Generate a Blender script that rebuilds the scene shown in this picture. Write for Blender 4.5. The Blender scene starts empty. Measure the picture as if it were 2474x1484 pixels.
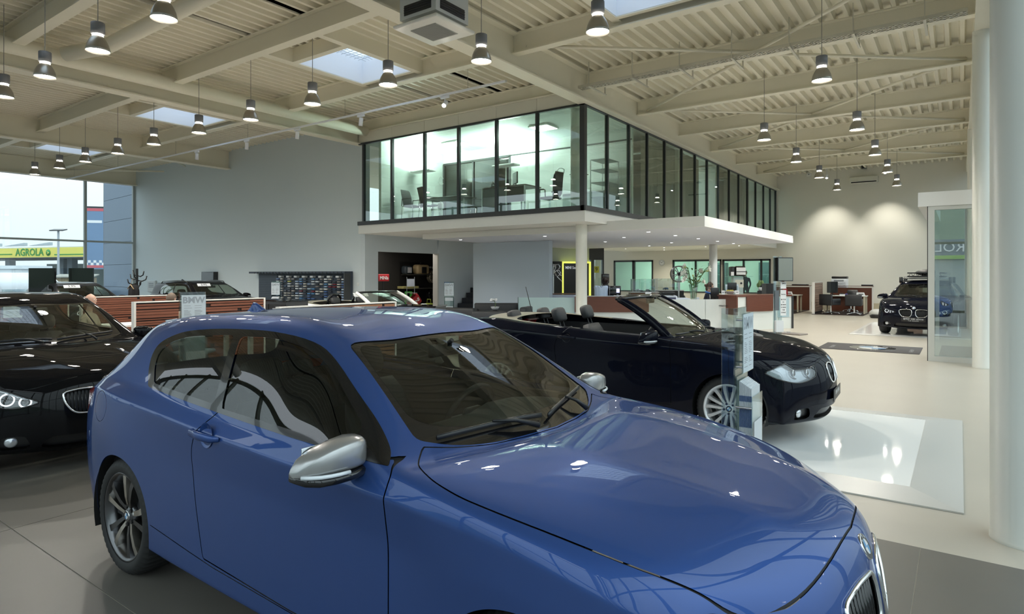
import bpy, bmesh, math, random
import numpy as np
from math import sin, cos, pi, radians as R
from mathutils import Vector, Matrix
from mathutils.bvhtree import BVHTree
random.seed(7)
SC = bpy.context.scene
COL = SC.collection
# ------------------------------------------------------------------ camera
EYE = 1.65
YAW = R(35.65)
cam = bpy.data.cameras.new('camera')
cam.lens = 36 * 1510 / 2474
cam.sensor_width = 36
cam.shift_y = -79 / 2474
cam.clip_start = .05
cam.clip_end = 500
co = bpy.data.objects.new('camera', cam)
co.location = (0, 0, EYE)
co.rotation_euler = (R(90), 0, YAW)
COL.objects.link(co)
SC.camera = co
# ------------------------------------------------------------------ world, exposure
w = bpy.data.worlds.new('overcast_sky')
SC.world = w
w.use_nodes = True
bg = w.node_tree.nodes['Background']
# overcast sky: luminance rises smoothly from horizon to zenith as (1 + 2 sin h) / 3
nt_ = w.node_tree
tc_ = nt_.nodes.new('ShaderNodeTexCoord'); sx_ = nt_.nodes.new('ShaderNodeSeparateXYZ')
m1_ = nt_.nodes.new('ShaderNodeMath'); m1_.operation = 'MAXIMUM'; m1_.inputs[1].default_value = 0
m2_ = nt_.nodes.new('ShaderNodeMath'); m2_.operation = 'MULTIPLY_ADD'
SKY_H = .54
m2_.inputs[1].default_value = 2 * SKY_H; m2_.inputs[2].default_value = SKY_H
nt_.links.new(tc_.outputs['Generated'], sx_.inputs[0]); nt_.links.new(sx_.outputs['Z'], m1_.inputs[0]); nt_.links.new(m1_.outputs[0], m2_.inputs[0]); nt_.links.new(m2_.outputs[0], bg.inputs[1])
bg.inputs[0].default_value = (.83, .925, 1.0, 1)
SC.view_settings.view_transform = 'Standard'
SC.view_settings.look = 'None'
SC.view_settings.exposure = 1.22
SC.view_settings.gamma = 1
SC.view_settings.use_curve_mapping = False
try:
    SC.cycles.use_denoising = True
    SC.cycles.max_bounces = 10
    SC.cycles.diffuse_bounces = 5
    SC.cycles.glossy_bounces = 4
    SC.cycles.transparent_max_bounces = 16
    SC.cycles.sample_clamp_indirect = 6
    SC.cycles.caustics_reflective = False
    SC.cycles.caustics_refractive = False
except Exception:
    pass
LAMP_W, SPOT_W, DOWN_W, OFFICE_W = 46, 75, 18, 12
GAP_W = 32
LAMP_E = 26
# ------------------------------------------------------------------ materials
MATS = {}
def mat(name, col=(.8, .8, .8), rough=.5, metal=0., coat=0., spec=.5, emit=None, noise=0., nscale=8., bump=0., trans=0., ior=1.45, flake=0.):
    if name in MATS:
        return MATS[name]
    m = bpy.data.materials.new(name)
    m.use_nodes = True
    nt = m.node_tree
    b = nt.nodes['Principled BSDF']
    b.inputs['Base Color'].default_value = (*col, 1)
    b.inputs['Roughness'].default_value = rough
    b.inputs['Metallic'].default_value = metal
    b.inputs['Specular IOR Level'].default_value = spec
    if coat:
        b.inputs['Coat Weight'].default_value = coat
        b.inputs['Coat Roughness'].default_value = .015
    if emit:
        b.inputs['Emission Color'].default_value = (*emit[0], 1)
        b.inputs['Emission Strength'].default_value = emit[1]
    if trans:
        b.inputs['Transmission Weight'].default_value = trans
        b.inputs['IOR'].default_value = ior
    if noise or bump:
        tc = nt.nodes.new('ShaderNodeTexCoord')
        nz = nt.nodes.new('ShaderNodeTexNoise')
        nz.inputs['Scale'].default_value = nscale
        nz.inputs['Detail'].default_value = 4
        nt.links.new(tc.outputs['Object'], nz.inputs['Vector'])
        if noise:
            hs = nt.nodes.new('ShaderNodeMix')
            hs.data_type = 'RGBA'
            hs.inputs[6].default_value = (*[c * (1 - noise) for c in col], 1)
            hs.inputs[7].default_value = (*[min(1, c * (1 + noise)) for c in col], 1)
            nt.links.new(nz.outputs['Fac'], hs.inputs[0])
            nt.links.new(hs.outputs[2], b.inputs['Base Color'])
        if bump:
            bp = nt.nodes.new('ShaderNodeBump')
            bp.inputs['Strength'].default_value = bump
            bp.inputs['Distance'].default_value = .01
            nt.links.new(nz.outputs['Fac'], bp.inputs['Height'])
            nt.links.new(bp.outputs['Normal'], b.inputs['Normal'])
    MATS[name] = m
    return m
def glass(name, tint=(.9, .96, .94), ior=1.5, rough=0., gain=1.0):
    """thin pane: straight-through tint plus fresnel mirror"""
    if name in MATS:
        return MATS[name]
    m = bpy.data.materials.new(name)
    m.use_nodes = True
    nt = m.node_tree
    for n in list(nt.nodes):
        nt.nodes.remove(n)
    o = nt.nodes.new('ShaderNodeOutputMaterial')
    t = nt.nodes.new('ShaderNodeBsdfTransparent')
    t.inputs[0].default_value = (*tint, 1)
    g = nt.nodes.new('ShaderNodeBsdfGlossy')
    g.inputs['Roughness'].default_value = rough
    lw = nt.nodes.new('ShaderNodeLayerWeight')
    lw.inputs[0].default_value = .5
    # Schlick with the facing term
    pw = nt.nodes.new('ShaderNodeMath'); pw.operation = 'POWER'; pw.inputs[1].default_value = 5
    f0 = ((ior - 1) / (ior + 1)) ** 2 * 2 * gain
    mr = nt.nodes.new('ShaderNodeMath'); mr.operation = 'MULTIPLY_ADD'
    mr.inputs[1].default_value = 1 - f0; mr.inputs[2].default_value = f0
    cl = nt.nodes.new('ShaderNodeClamp')
    mx = nt.nodes.new('ShaderNodeMixShader')
    nt.links.new(lw.outputs['Facing'], pw.inputs[0])
    nt.links.new(pw.outputs[0], mr.inputs[0])
    nt.links.new(mr.outputs[0], cl.inputs[0])
    nt.links.new(cl.outputs[0], mx.inputs[0])
    nt.links.new(t.outputs[0], mx.inputs[1])
    nt.links.new(g.outputs[0], mx.inputs[2])
    nt.links.new(mx.outputs[0], o.inputs[0])
    MATS[name] = m
    return m
def emis(name, col, s):
    return mat(name, (.8, .8, .8), .5, emit=(col, s))
def stripes(name, c1, c2, scale, axis='Z', rough=.4, stretch=(1, 1, 1)):
    """wood-like grain: noise stretched along one axis"""
    if name in MATS:
        return MATS[name]
    m = mat(name, c1, rough)
    nt = m.node_tree
    tc = nt.nodes.new('ShaderNodeTexCoord')
    mp = nt.nodes.new('ShaderNodeMapping')
    mp.inputs['Scale'].default_value = stretch
    nz = nt.nodes.new('ShaderNodeTexNoise')
    nz.inputs['Scale'].default_value = scale
    nz.inputs['Detail'].default_value = 5
    mx = nt.nodes.new('ShaderNodeMix'); mx.data_type = 'RGBA'
    mx.inputs[6].default_value = (*c1, 1); mx.inputs[7].default_value = (*c2, 1)
    nt.links.new(tc.outputs['Object'], mp.inputs[0])
    nt.links.new(mp.outputs[0], nz.inputs['Vector'])
    nt.links.new(nz.outputs['Fac'], mx.inputs[0])
    nt.links.new(mx.outputs[2], nt.nodes['Principled BSDF'].inputs['Base Color'])
    return m
# ------------------------------------------------------------------ mesh builder
class MB:
    def __init__(s, M=None):
        s.v = []; s.f = []; s.sm = []; s.M = M
    def _add(s, vs, fs, smooth=False, M=None):
        n = len(s.v)
        for p in vs:
            p = Vector(p)
            if M is not None: p = M @ p
            if s.M is not None: p = s.M @ p
            s.v.append(p)
        for f in fs:
            s.f.append([n + i for i in f]); s.sm.append(smooth)
        return s
    def box(s, x0, x1, y0, y1, z0, z1, M=None):
        vs = [(x, y, z) for z in (z0, z1) for y in (y0, y1) for x in (x0, x1)]
        return s._add(vs, [(0, 2, 3, 1), (4, 5, 7, 6), (0, 1, 5, 4), (2, 6, 7, 3), (0, 4, 6, 2), (1, 3, 7, 5)], False, M)
    def cbox(s, c, d, M=None):
        return s.box(c[0] - d[0] / 2, c[0] + d[0] / 2, c[1] - d[1] / 2, c[1] + d[1] / 2, c[2] - d[2] / 2, c[2] + d[2] / 2, M)
    def rbox(s, x0, x1, y0, y1, z0, z1, r, M=None, n=3):
        """box with rounded vertical edges and softened top and bottom"""
        r = min(r, (x1 - x0) / 2 - 1e-4, (y1 - y0) / 2 - 1e-4, (z1 - z0) / 2 - 1e-4)
        rings = []
        for (ins, z) in [(r, z0)] + [(r - r * sin(a), z0 + r - r * cos(a)) for a in (pi / 4, pi / 2)] + [(r - r * sin(a), z1 - r + r * cos(a)) for a in (pi / 2, pi / 4)] + [(r, z1)]:
            ring = []
            for (cx, cy, a0) in ((x1 - r, y1 - r, 0), (x0 + r, y1 - r, pi / 2), (x0 + r, y0 + r, pi), (x1 - r, y0 + r, 1.5 * pi)):
                for k in range(n + 1):
                    a = a0 + pi / 2 * k / n
                    ring.append((cx + (r - ins) * cos(a), cy + (r - ins) * sin(a), z))
            rings.append(ring)
        return s.loft(rings, True, True, M=M)
    def loft(s, rings, closed=True, caps=False, smooth=True, M=None):
        n = len(rings[0]); vs = [p for r in rings for p in r]; fs = []
        for i in range(len(rings) - 1):
            for j in range(n if closed else n - 1):
                k = (j + 1) % n
                fs.append((i * n + j, i * n + k, (i + 1) * n + k, (i + 1) * n + j))
        if caps:
            fs.append(tuple(reversed(range(n)))); fs.append(tuple((len(rings) - 1) * n + j for j in range(n)))
        return s._add(vs, fs, smooth, M)
    def lathe(s, prof, n=24, M=None, caps=False, a0=0., a1=2 * pi):
        full = abs(a1 - a0 - 2 * pi) < 1e-6
        m = n if full else n + 1
        rings = [[(r * cos(a0 + (a1 - a0) * k / n), r * sin(a0 + (a1 - a0) * k / n), z) for k in range(m)] for r, z in prof]
        return s.loft(rings, full, caps, True, M)
    def cyl(s, p0, p1, r0, r1=None, n=12, caps=True):
        p0 = Vector(p0); p1 = Vector(p1); d = p1 - p0
        q = d.to_track_quat('Z', 'Y').to_matrix().to_4x4()
        M = Matrix.Translation(p0) @ q; r1 = r0 if r1 is None else r1
        L = d.length
        rings = [[(r * cos(2 * pi * k / n), r * sin(2 * pi * k / n), z) for k in range(n)] for r, z in ((r0, 0), (r1, L))]
        s.loft(rings, True, False, True, M)
        if caps:
            s._add(rings[0], [tuple(reversed(range(n)))], False, M); s._add(rings[1], [tuple(range(n))], False, M)
        return s
    def tube(s, pts, r, n=8, closed=False, caps=True, flat=None):
        pts = [Vector(p) for p in pts]; N = len(pts); rings = []; up = None
        rr = r if hasattr(r, '__len__') else [r] * N
        for i, p in enumerate(pts):
            if closed: t = pts[(i + 1) % N] - pts[i - 1]
            else: t = pts[min(i + 1, N - 1)] - pts[max(i - 1, 0)]
            t = t.normalized() if t.length > 1e-9 else Vector((0, 0, 1))
            if up is None:
                up = Vector((0, 0, 1)) if abs(t.z) < .9 else Vector((1, 0, 0))
            a = t.cross(up)
            if a.length < 1e-6: a = t.cross(Vector((1, 0, 0)))
            a.normalize(); b = a.cross(t).normalized(); up = b
            fa, fb = (1, 1) if flat is None else flat
            rings.append([tuple(p + a * (rr[i] * fa * cos(2 * pi * k / n)) + b * (rr[i] * fb * sin(2 * pi * k / n))) for k in range(n)])
        if closed: rings.append(rings[0])
        return s.loft(rings, True, caps and not closed)
    def prism(s, poly, z0, z1, M=None, smooth=False):
        n = len(poly)
        vs = [(x, y, z0) for x, y in poly] + [(x, y, z1) for x, y in poly]
        fs = [tuple(reversed(range(n))), tuple(range(n, 2 * n))]
        s._add(vs, fs, False, M)
        return s._add(vs, [(i, (i + 1) % n, n + (i + 1) % n, n + i) for i in range(n)], smooth, M)
    def quad(s, a, b, c, d):
        return s._add([a, b, c, d], [(0, 1, 2, 3)])
    def ball(s, c, rx, ry=None, rz=None, n=12, m=8, M=None):
        ry = rx if ry is None else ry; rz = rx if rz is None else rz
        rings = [[(c[0] + rx * sin(t) * cos(2 * pi * k / n), c[1] + ry * sin(t) * sin(2 * pi * k / n), c[2] - rz * cos(t)) for k in range(n)] for t in [max(.02, min(pi - .02, pi * i / m)) for i in range(m + 1)]]
        return s.loft(rings, True, True, True, M)
    def mesh(s, name):
        me = bpy.data.meshes.new(name)
        me.from_pydata([tuple(p) for p in s.v], [], s.f)
        me.polygons.foreach_set('use_smooth', s.sm)
        me.update()
        return me
def link(name, data, parent=None, loc=None, rot=None):
    o = bpy.data.objects.new(name, data)
    COL.objects.link(o)
    if parent is not None: o.parent = parent
    if loc is not None: o.location = loc
    if rot is not None: o.rotation_euler = rot
    return o
def obj(name, mb, m, parent=None, loc=None, rot=None, auto=None):
    me = mb.mesh(name) if isinstance(mb, MB) else mb
    if m is not None and not me.materials: me.materials.append(m)
    if auto: me.set_sharp_from_angle(angle=R(auto))
    return link(name, me, parent, loc, rot)
def tag(o, label, cat, group=None, kind=None):
    if label: o['label'] = label
    if cat: o['category'] = cat
    if group: o['group'] = group
    if kind: o['kind'] = kind
    return o
def thing(name, label, cat, loc=(0, 0, 0), rotz=0., group=None):
    return tag(link(name, None, None, loc, (0, 0, rotz)), label, cat, group)
def struct(name, mb, m, parent=None):
    o = obj(name, mb, m, parent)
    if parent is None: o['kind'] = 'structure'
    return o
def dup(root, loc, rotz=None, label=None, group=None):
    r = root.copy(); COL.objects.link(r); r.location = loc
    if rotz is not None: r.rotation_euler = (0, 0, rotz)
    if label: r['label'] = label
    if group: r['group'] = group
    for ch in list(root.children):
        c = ch.copy(); COL.objects.link(c); c.parent = r
        for g in list(ch.children):
            d = g.copy(); COL.objects.link(d); d.parent = c
    return r
def bevel(o, wd=.005, seg=2, ang=40):
    m = o.modifiers.new('bevel', 'BEVEL'); m.width = wd; m.segments = seg; m.limit_method = 'ANGLE'; m.angle_limit = R(ang)
    return o
def text(name, s, size, m, parent=None, loc=(0, 0, 0), rot=(R(90), 0, 0), depth=.002, align='CENTER', sx=1., bold=0.):
    c = bpy.data.curves.new(name, 'FONT'); c.body = s; c.size = size; c.extrude = depth; c.align_x = align; c.align_y = 'CENTER'
    c.resolution_u = 2; c.offset = bold
    o = bpy.data.objects.new(name, c); COL.objects.link(o)
    dg = bpy.context.evaluated_depsgraph_get()
    me = bpy.data.meshes.new_from_object(o.evaluated_get(dg))
    bpy.data.objects.remove(o); bpy.data.curves.remove(c)
    me.materials.clear(); me.materials.append(m)
    t = link(name, me, parent, loc, rot); t.scale = (sx, 1, 1)
    return t
# photograph pixel -> world point on a known plane (used to read measured places)
_F = Vector((-sin(YAW), cos(YAW))); _G = Vector((cos(YAW), sin(YAW)))
def ray(u, v):
    h = _F + _G * ((u - 1237) / 1510); return Vector((h.x, h.y, -(v - 663) / 1510))
def atz(u, v, z=0.): r = ray(u, v); return Vector((0, 0, EYE)) + r * ((z - EYE) / r.z)
def atx(u, v, x): r = ray(u, v); return Vector((0, 0, EYE)) + r * (x / r.x)
def aty(u, v, y): r = ray(u, v); return Vector((0, 0, EYE)) + r * (y / r.y)
def spot(name, parent, loc, power, angle=120, blend=.7, radius=.06, col=(1, .95, .87), rot=(0, 0, 0)):
    l = bpy.data.lights.new(name, 'SPOT'); l.energy = power; l.spot_size = R(angle); l.spot_blend = blend; l.shadow_soft_size = radius; l.color = col
    return link(name, l, parent, loc, rot)
def area(name, parent, loc, power, sx, sy, col=(1, 1, 1), rot=(0, 0, 0)):
    l = bpy.data.lights.new(name, 'AREA'); l.energy = power; l.shape = 'RECTANGLE'; l.size = sx; l.size_y = sy; l.color = col
    return link(name, l, parent, loc, rot)
WHITE = mat('white_paint', (.80, .80, .78), .55)
WALLP = mat('wall_paint', (.64, .71, .745), .6)  # base colour carries the cool tint that daylight gives the left wall
CREAM = mat('cream_steel', (.84, .80, .67), .5)
DARKM = mat('dark_anthracite', (.035, .037, .04), .4)
BLACK = mat('black_plastic', (.012, .012, .013), .35)
BLACKG = mat('black_gloss', (.008, .008, .009), .06, coat=.5)
CHROME = mat('chrome', (.85, .85, .86), .08, 1.)
ALU = mat('brushed_aluminium', (.62, .63, .64), .3, 1.)
ALUL = mat('light_grey_aluminium', (.62, .62, .60), .45, .3)
RUBBER = mat('rubber', (.018, .018, .018), .7)
PAPER = mat('paper', (.82, .84, .86), .6)
INK = mat('dark_ink', (.03, .03, .035), .6)
GREYINK = mat('grey_ink', (.28, .30, .33), .6)
GLASSW = glass('window_glass', (.93, .97, .96))
GLASSO = glass('office_glass', (.86, .94, .90), gain=1.6)
GLASSV = glass('vestibule_glass', (.70, .78, .76), gain=5)
REDWOOD = stripes('red_brown_wood', (.16, .055, .03), (.10, .032, .02), 6, rough=.35, stretch=(1, 1, 12))
SLATWOOD = stripes('slat_wood', (.25, .085, .045), (.14, .045, .025), 5, rough=.4, stretch=(1, 1, 10))
SLATLITE = stripes('pale_slat_wood', (.36, .17, .085), (.22, .095, .05), 5, rough=.4, stretch=(1, 1, 10))
LEATHER = mat('black_leather', (.02, .021, .024), .42, bump=.15, nscale=60)
# ================================================================== ROOM
YB = 32.3; XG = -7.28; YO = 13.13; XL = -31.1; XD = -15.3; YW = 13.35; ZD = 6.45
FLOORB = mat('beige_floor', (.50, .46, .39), .32, noise=.06, nscale=1.3)
FLOORG = mat('grey_floor', (.135, .125, .11), .38, noise=.08, nscale=2)
mb = MB().box(XL, 1.2, 4.5, YB, -.1, 0)
mb.box(XL, 1.2, -4.2, 4.5, -.1, -.003)
fl = struct('floor', mb, FLOORB)
# grey sheet floor in front, laid in panels with open joints
def grey_tiles():
    xs = [XL, -24.2, -19.2, -14.2, -9.2, -4.99, -.195, 1.2]; ys = [-4.2, -1.72, 1.4, 4.5]
    for i in range(len(xs) - 1):
        for j in range(len(ys) - 1):
            g = .003
            obj('tile', MB().box(xs[i] + g, xs[i + 1] - g, ys[j] + g, ys[j + 1] - g, -.002, .0015), FLOORG, fl)
grey_tiles()
# ---- ceiling deck: trapezoidal ribs along Y
def deck(x0, x1, y0, y1, mb, holes=(), pitch=.25, dep=.115):
    def run(xa, xb, ya, yb):
        prof = []; n0 = math.floor(xa / pitch); x = n0 * pitch
        while x < xb + pitch:
            prof += [(x, 0), (x + .07, 0), (x + .10, dep), (x + .22, dep)]
            x += pitch
        prof = [(max(xa, min(xb, a)), b) for a, b in prof if xa - .13 < a < xb + .13]
        a = [(p[0], ya, ZD + p[1]) for p in prof]; b = [(p[0], yb, ZD + p[1]) for p in prof]
        mb.loft([a, b], False, False, False)
    holes = [(a - .03, b + .03, c - .03, d + .03) for a, b, c, d in holes]
    xs = sorted({x0, x1} | {h[0] for h in holes} | {h[1] for h in holes})
    for i in range(len(xs) - 1):
        hs = [h for h in holes if h[0] <= xs[i] < h[1]]
        yy = y0
        for h in sorted(hs, key=lambda q: q[2]):
            run(xs[i], xs[i + 1], yy, h[2]); yy = h[3]
        run(xs[i], xs[i + 1], yy, y1)
SKY = [(-11.5, -9.9, 8.2, 9.96), (-19.1, -17.4, 8.2, 9.96), (-26.9, -25.2, 8.2, 9.96), (-4.9, -3.2, 8.2, 9.96),
       (-11.5, -9.9, 2.2, 3.96), (-19.1, -17.4, 2.2, 3.96)]
mb = MB()
deck(XL - .3, XG, -4.2, YW, mb, [s for s in SKY if s[1] < XG])
deck(XG, 1.2, -4.2, YB, mb, [s for s in SKY if s[0] > XG])
ceil = struct('ceiling', mb, CREAM)
# roof slab above the deck keeps the daylight to the skylights
mb = MB()
def slab(mb, x0, x1, y0, y1, z0, z1, holes):
    holes = [(a - .06, b + .06, c - .06, d + .06) for a, b, c, d in holes]
    xs = sorted({x0, x1} | {h[0] for h in holes} | {h[1] for h in holes})
    for i in range(len(xs) - 1):
        hs = sorted([h for h in holes if h[0] <= xs[i] < h[1]], key=lambda q: q[2]); yy = y0
        for h in hs:
            mb.box(xs[i], xs[i + 1], yy, h[2], z0, z1); yy = h[3]
        mb.box(xs[i], xs[i + 1], yy, y1, z0, z1)
slab(mb, XL - .5, XG, -4.4, YW + .2, ZD + .13, ZD + .3, [s for s in SKY if s[1] < XG])
slab(mb, XG, 1.4, -4.4, YB + .2, ZD + .13, ZD + .3, [s for s in SKY if s[0] > XG])
mb.box(XD - 12, XG, YW + .2, YB + .2, ZD + .13, ZD + .3)
struct('roof', mb, CREAM)
# ---- steel beams
def ibeam(p0, p1, h, wd, tf=.03, tw=.02):
    """top centre line p0->p1"""
    p0 = Vector(p0); p1 = Vector(p1); d = (p1 - p0); L = d.length
    M = Matrix.Translation(p0) @ Matrix.Rotation(math.atan2(d.y, d.x), 4, 'Z')
    mb = MB(M)
    mb.box(0, L, -wd / 2, wd / 2, -tf, 0); mb.box(0, L, -wd / 2, wd / 2, -h, -h + tf); mb.box(0, L, -tw / 2, tw / 2, -h + tf, -tf)
    return mb
for x, y1 in ((-31.0, YW), (-23.15, YW), (-15.4, YW), (XG, YB)):
    mb = ibeam((x, -4.2, ZD), (x, y1, ZD), .72, .34)
    struct('ceiling_beam', mb, CREAM)
YS = [-1.8, 1.2, 4.2, 7.2, 10.2]
for xa, xb in ((-31, -23.15), (-23.15, -15.4), (-15.4, XG)):
    for y in YS:
        struct('ceiling_beam', ibeam((xa + .02, y, ZD), (xb - .02, y, ZD), .41, .2, .022), CREAM)
YR = YS + [13.2, 16.1, 19.25, 22.35, 25.5, 28.6]
for i, y in enumerate(YR):
    mb = ibeam((XG + .02, y, ZD), (.2, y, ZD), .41, .2, .022)
    mb.box(XG + .22, XG + .24, y - .1, y + .1, ZD - .41, ZD)
    mb.box(-.12, -.10, y - .1, y + .1, ZD - .41, ZD)
    struct('ceiling_beam', mb, CREAM)
struct('ceiling_beam', ibeam((XD, YO + .1, ZD), (XG, YO + .1, ZD), .38, .16), CREAM)
mb = MB().box(.2, .62, -4.2, YB, 5.93, 6.45)
struct('ceiling_beam', mb, CREAM)
# diagonal wind bracing flats under the right-hand deck
def brace(a, b):
    o = struct('ceiling_brace', MB().tube([a, b], .035, 6), CREAM)
for i in range(4, len(YR) - 1):
    z = ZD - .28; y0, y1 = YR[i], YR[i + 1]
    if i % 2 == 0: brace((XG + .3, y0, z), (-3.4, y1, z)); brace((-3.4, y1, z), (.1, y0, z))
    else: brace((XG + .3, y1, z - .03), (-3.4, y0, z - .03)); brace((-3.4, y0, z - .03), (.1, y1, z - .03))
for a, b in (((-31, 10.4, 6.1), (-28, 13.2, 6.1)), ((-23.3, 10.4, 6.15), (-26.2, 13.2, 6.15))): brace(a, b)
# ---- skylights: upstand kerb, glass and mesh
KERB = mat('skylight_kerb', (.84, .86, .90), .5)
MESHW = mat('skylight_wire', (.5, .52, .55), .5)
SKYG = glass('skylight_glass', (.85, .9, .95))
for k, (x0, x1, y0, y1) in enumerate(SKY):
    t = link('skylight', None); t['kind'] = 'structure'
    zb = ZD - .38; zt = ZD + .34
    mb = MB()
    mb.box(x0 - .05, x0, y0 - .05, y1 + .05, ZD + .001, zt); mb.box(x1, x1 + .05, y0 - .05, y1 + .05, ZD + .001, zt)
    mb.box(x0, x1, y0 - .05, y0, ZD + .001, zt); mb.box(x0, x1, y1, y1 + .05, ZD + .001, zt)
    obj('kerb', mb, KERB, t)
    mb = MB().box(x0 - .15, x0, 7.2 if y0 > 5 else 1.2, 10.2 if y0 > 5 else 4.2, ZD - .3, ZD)
    mb.box(x1, x1 + .15, 7.2 if y0 > 5 else 1.2, 10.2 if y0 > 5 else 4.2, ZD - .3, ZD)
    mb.box(x0, x1, y0 - .14, y0, ZD - .3, ZD)
    mb.box(x0, x1, y1, y1 + .1, ZD - .3, ZD)
    obj('trimmer', mb, CREAM, t)
    mb = MB().box(x0, x0 + .006, y0, y1, ZD - .28, ZD).box(x1 - .006, x1, y0, y1, ZD - .28, ZD).box(x0, x1, y0, y0 + .006, ZD - .28, ZD).box(x0, x1, y1 - .006, y1, ZD - .28, ZD)
    obj('reveal', mb, KERB, t)
    obj('pane', MB().box(x0, x1, y0, y1, zt - .02, zt - .01), SKYG, t)
    mb = MB()
    n = 14
    for i in range(1, n):
        xx = x0 + (x1 - x0) * i / n; yy = y0 + (y1 - y0) * i / n
        mb.box(xx - .004, xx + .004, y0, y1, zt - .12, zt - .112); mb.box(x0, x1, yy - .004, yy + .004, zt - .112, zt - .104)
    g = obj('wire_mesh', mb, MESHW, t); g['kind'] = 'stuff'
# ---- round duct along the main beam and branch
def tube_obj(name, label, cat, pts, r, m, n=16):
    return tag(obj(name, MB().tube(pts, r, n), m), label, cat)
z = 6.02
zx = -14.75
tube_obj('ventilation_duct', 'cream round duct running along the ceiling beam to the glass office', 'duct', [(zx, -4, z), (zx, 12.9, z)], .15, CREAM, 20)
tube_obj('ventilation_duct', 'short cream duct branching off the long round duct at an elbow', 'duct', [(zx + .32, 4.9, z), (zx + .95, 5.35, z + .12), (zx + 1.25, 5.35, z + .12), (-7.6, 5.3, z + .12)], .14, CREAM, 20)
ZC0 = 2.75
# ---- left wall, with the dark office door wall turning the corner
mb = MB().box(XL, XD - .2, YW, YW + .25, 0, ZD + .13)
mb.box(XD - .2, XD, YW, YW + .2, 2.95, ZD + .13)
struct('wall_left', mb, WALLP)
WALLB = mat('wall_paint_cool', (.62, .68, .72), .6)
mb = MB()
mb.box(XD - .2, XD, YW + .0, 13.9, 0, 2.95); mb.box(XD - .2, XD, 13.9, 16.72, 2.39, 2.95); mb.box(XD - .2, XD, 16.80, 21.5, 0, 2.92)
struct('wall_shop', mb, WALLB)
mb = MB().box(XD - .22, XD + .005, 16.721, 16.799, 0, 2.389)
struct('door_1', mb, ALUL)
mb = MB().box(-14.03, -10.85, 17.2, 17.4, 0, ZC0)
struct('wall_stairs', mb, mat('wall_paint_daylight_tint', (.60, .69, .78), .6))  # blue tint of the daylight is put into this wall's base colour
# back wall with the window openings under the office
mb = MB()
wins = [(-16.03, -13.66, .69, 2.43), (-12.55, -9.95, .69, 2.42), (-9.9, -7.55, .69, 2.41)]
xx = -22.
for a, b, z0, z1 in wins:
    mb.box(xx, a, YB, YB + .2, 0, 3.3); mb.box(a, b, YB, YB + .2, 0, z0); mb.box(a, b, YB, YB + .2, z1, 3.3); xx = b
mb.box(xx, XG, YB, YB + .2, 0, 3.3)
mb.box(XG, 1.2, YB, YB + .2, 0, ZD + .13)
mb.box(-16, XG, YB, YB + .2, 3.3, ZD + .13)
struct('wall_back', mb, mat('wall_back_paint', (.70, .69, .63), .6))
struct('baseboard_back', MB().box(XG, 1.0, YB - .02, YB, 0, .35), mat('sand_skirting', (.50, .45, .33), .5))
# ---- glass office on the upper floor
offfloor = MB().box(XD - .05, XG, YO, YB, 2.92, 3.20)
struct('floor_office', offfloor, WHITE)
mb = MB().box(XD - .05, XG, YO - .04, YO + .1, 3.18, 3.30); mb.box(XG - .1, XG + .04, YO - .04, YB, 3.18, 3.30)
struct('trim_1', mb, DARKM)
FRAME = mat('office_frame', (.030, .034, .038), .35)
mu = [-15.12, -13.86, -12.52, -11.24, -9.93, -8.65]
mv = [14.36, 15.64, 16.86, 18.16, 19.59, 20.84, 22.08, 23.34, 24.68, 25.97, 27.25, 28.56, 29.92, 31.15, 32.21]
GZ0, GZ1 = 3.30, 5.70
wf = link('window_1', None); wf['kind'] = 'structure'
obj('frame', MB().box(-15.33, XG, YO - .02, YO + .06, GZ1 - .0, GZ1 + .05), FRAME, wf)
obj('corner_post', MB().box(XG - .13, XG + .0, YO - .02, YO + .11, GZ0, GZ1 + .05), FRAME, wf)
for x in mu:
    obj('mullion', MB().box(x - .035, x + .035, YO - .02, YO + .07, GZ0, GZ1), FRAME, wf)
for a, b in zip(mu, mu[1:] + [XG - .1]):
    obj('pane', MB().box(a + .03, b - .03, YO + .02, YO + .028, GZ0, GZ1), GLASSO, wf)
ws = link('window_2', None); ws['kind'] = 'structure'
obj('frame', MB().box(XG - .08, XG, YO + .1, YB, GZ1, GZ1 + .05), FRAME, ws)
for y in mv:
    obj('mullion', MB().box(XG - .09, XG + .0, y - .03, y + .03, GZ0, GZ1), FRAME, ws)
for a, b in zip([YO + .1] + mv, mv):
    obj('pane', MB().box(XG - .04, XG - .032, a + .03, b - .03, GZ0, GZ1), GLASSO, ws)
mb = MB()
for a, b in zip([-15.33] + mu[1:], mu[1:] + [XG]):
    mb.box(a + .004, b - .004, YO, YO + .05, GZ1 + .05, 6.07)
struct('trim_2', mb, mat('office_panel', (.72, .70, .62), .5))
struct('trim_3', MB().box(XG - .08, XG + .02, YO - .02, YB, GZ1 + .05, GZ1 + .10), WHITE)
struct('trim_4', MB().tube([(XD, YO - .03, 6.09), (XG, YO - .03, 6.09)], .025, 6), CREAM)
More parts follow.
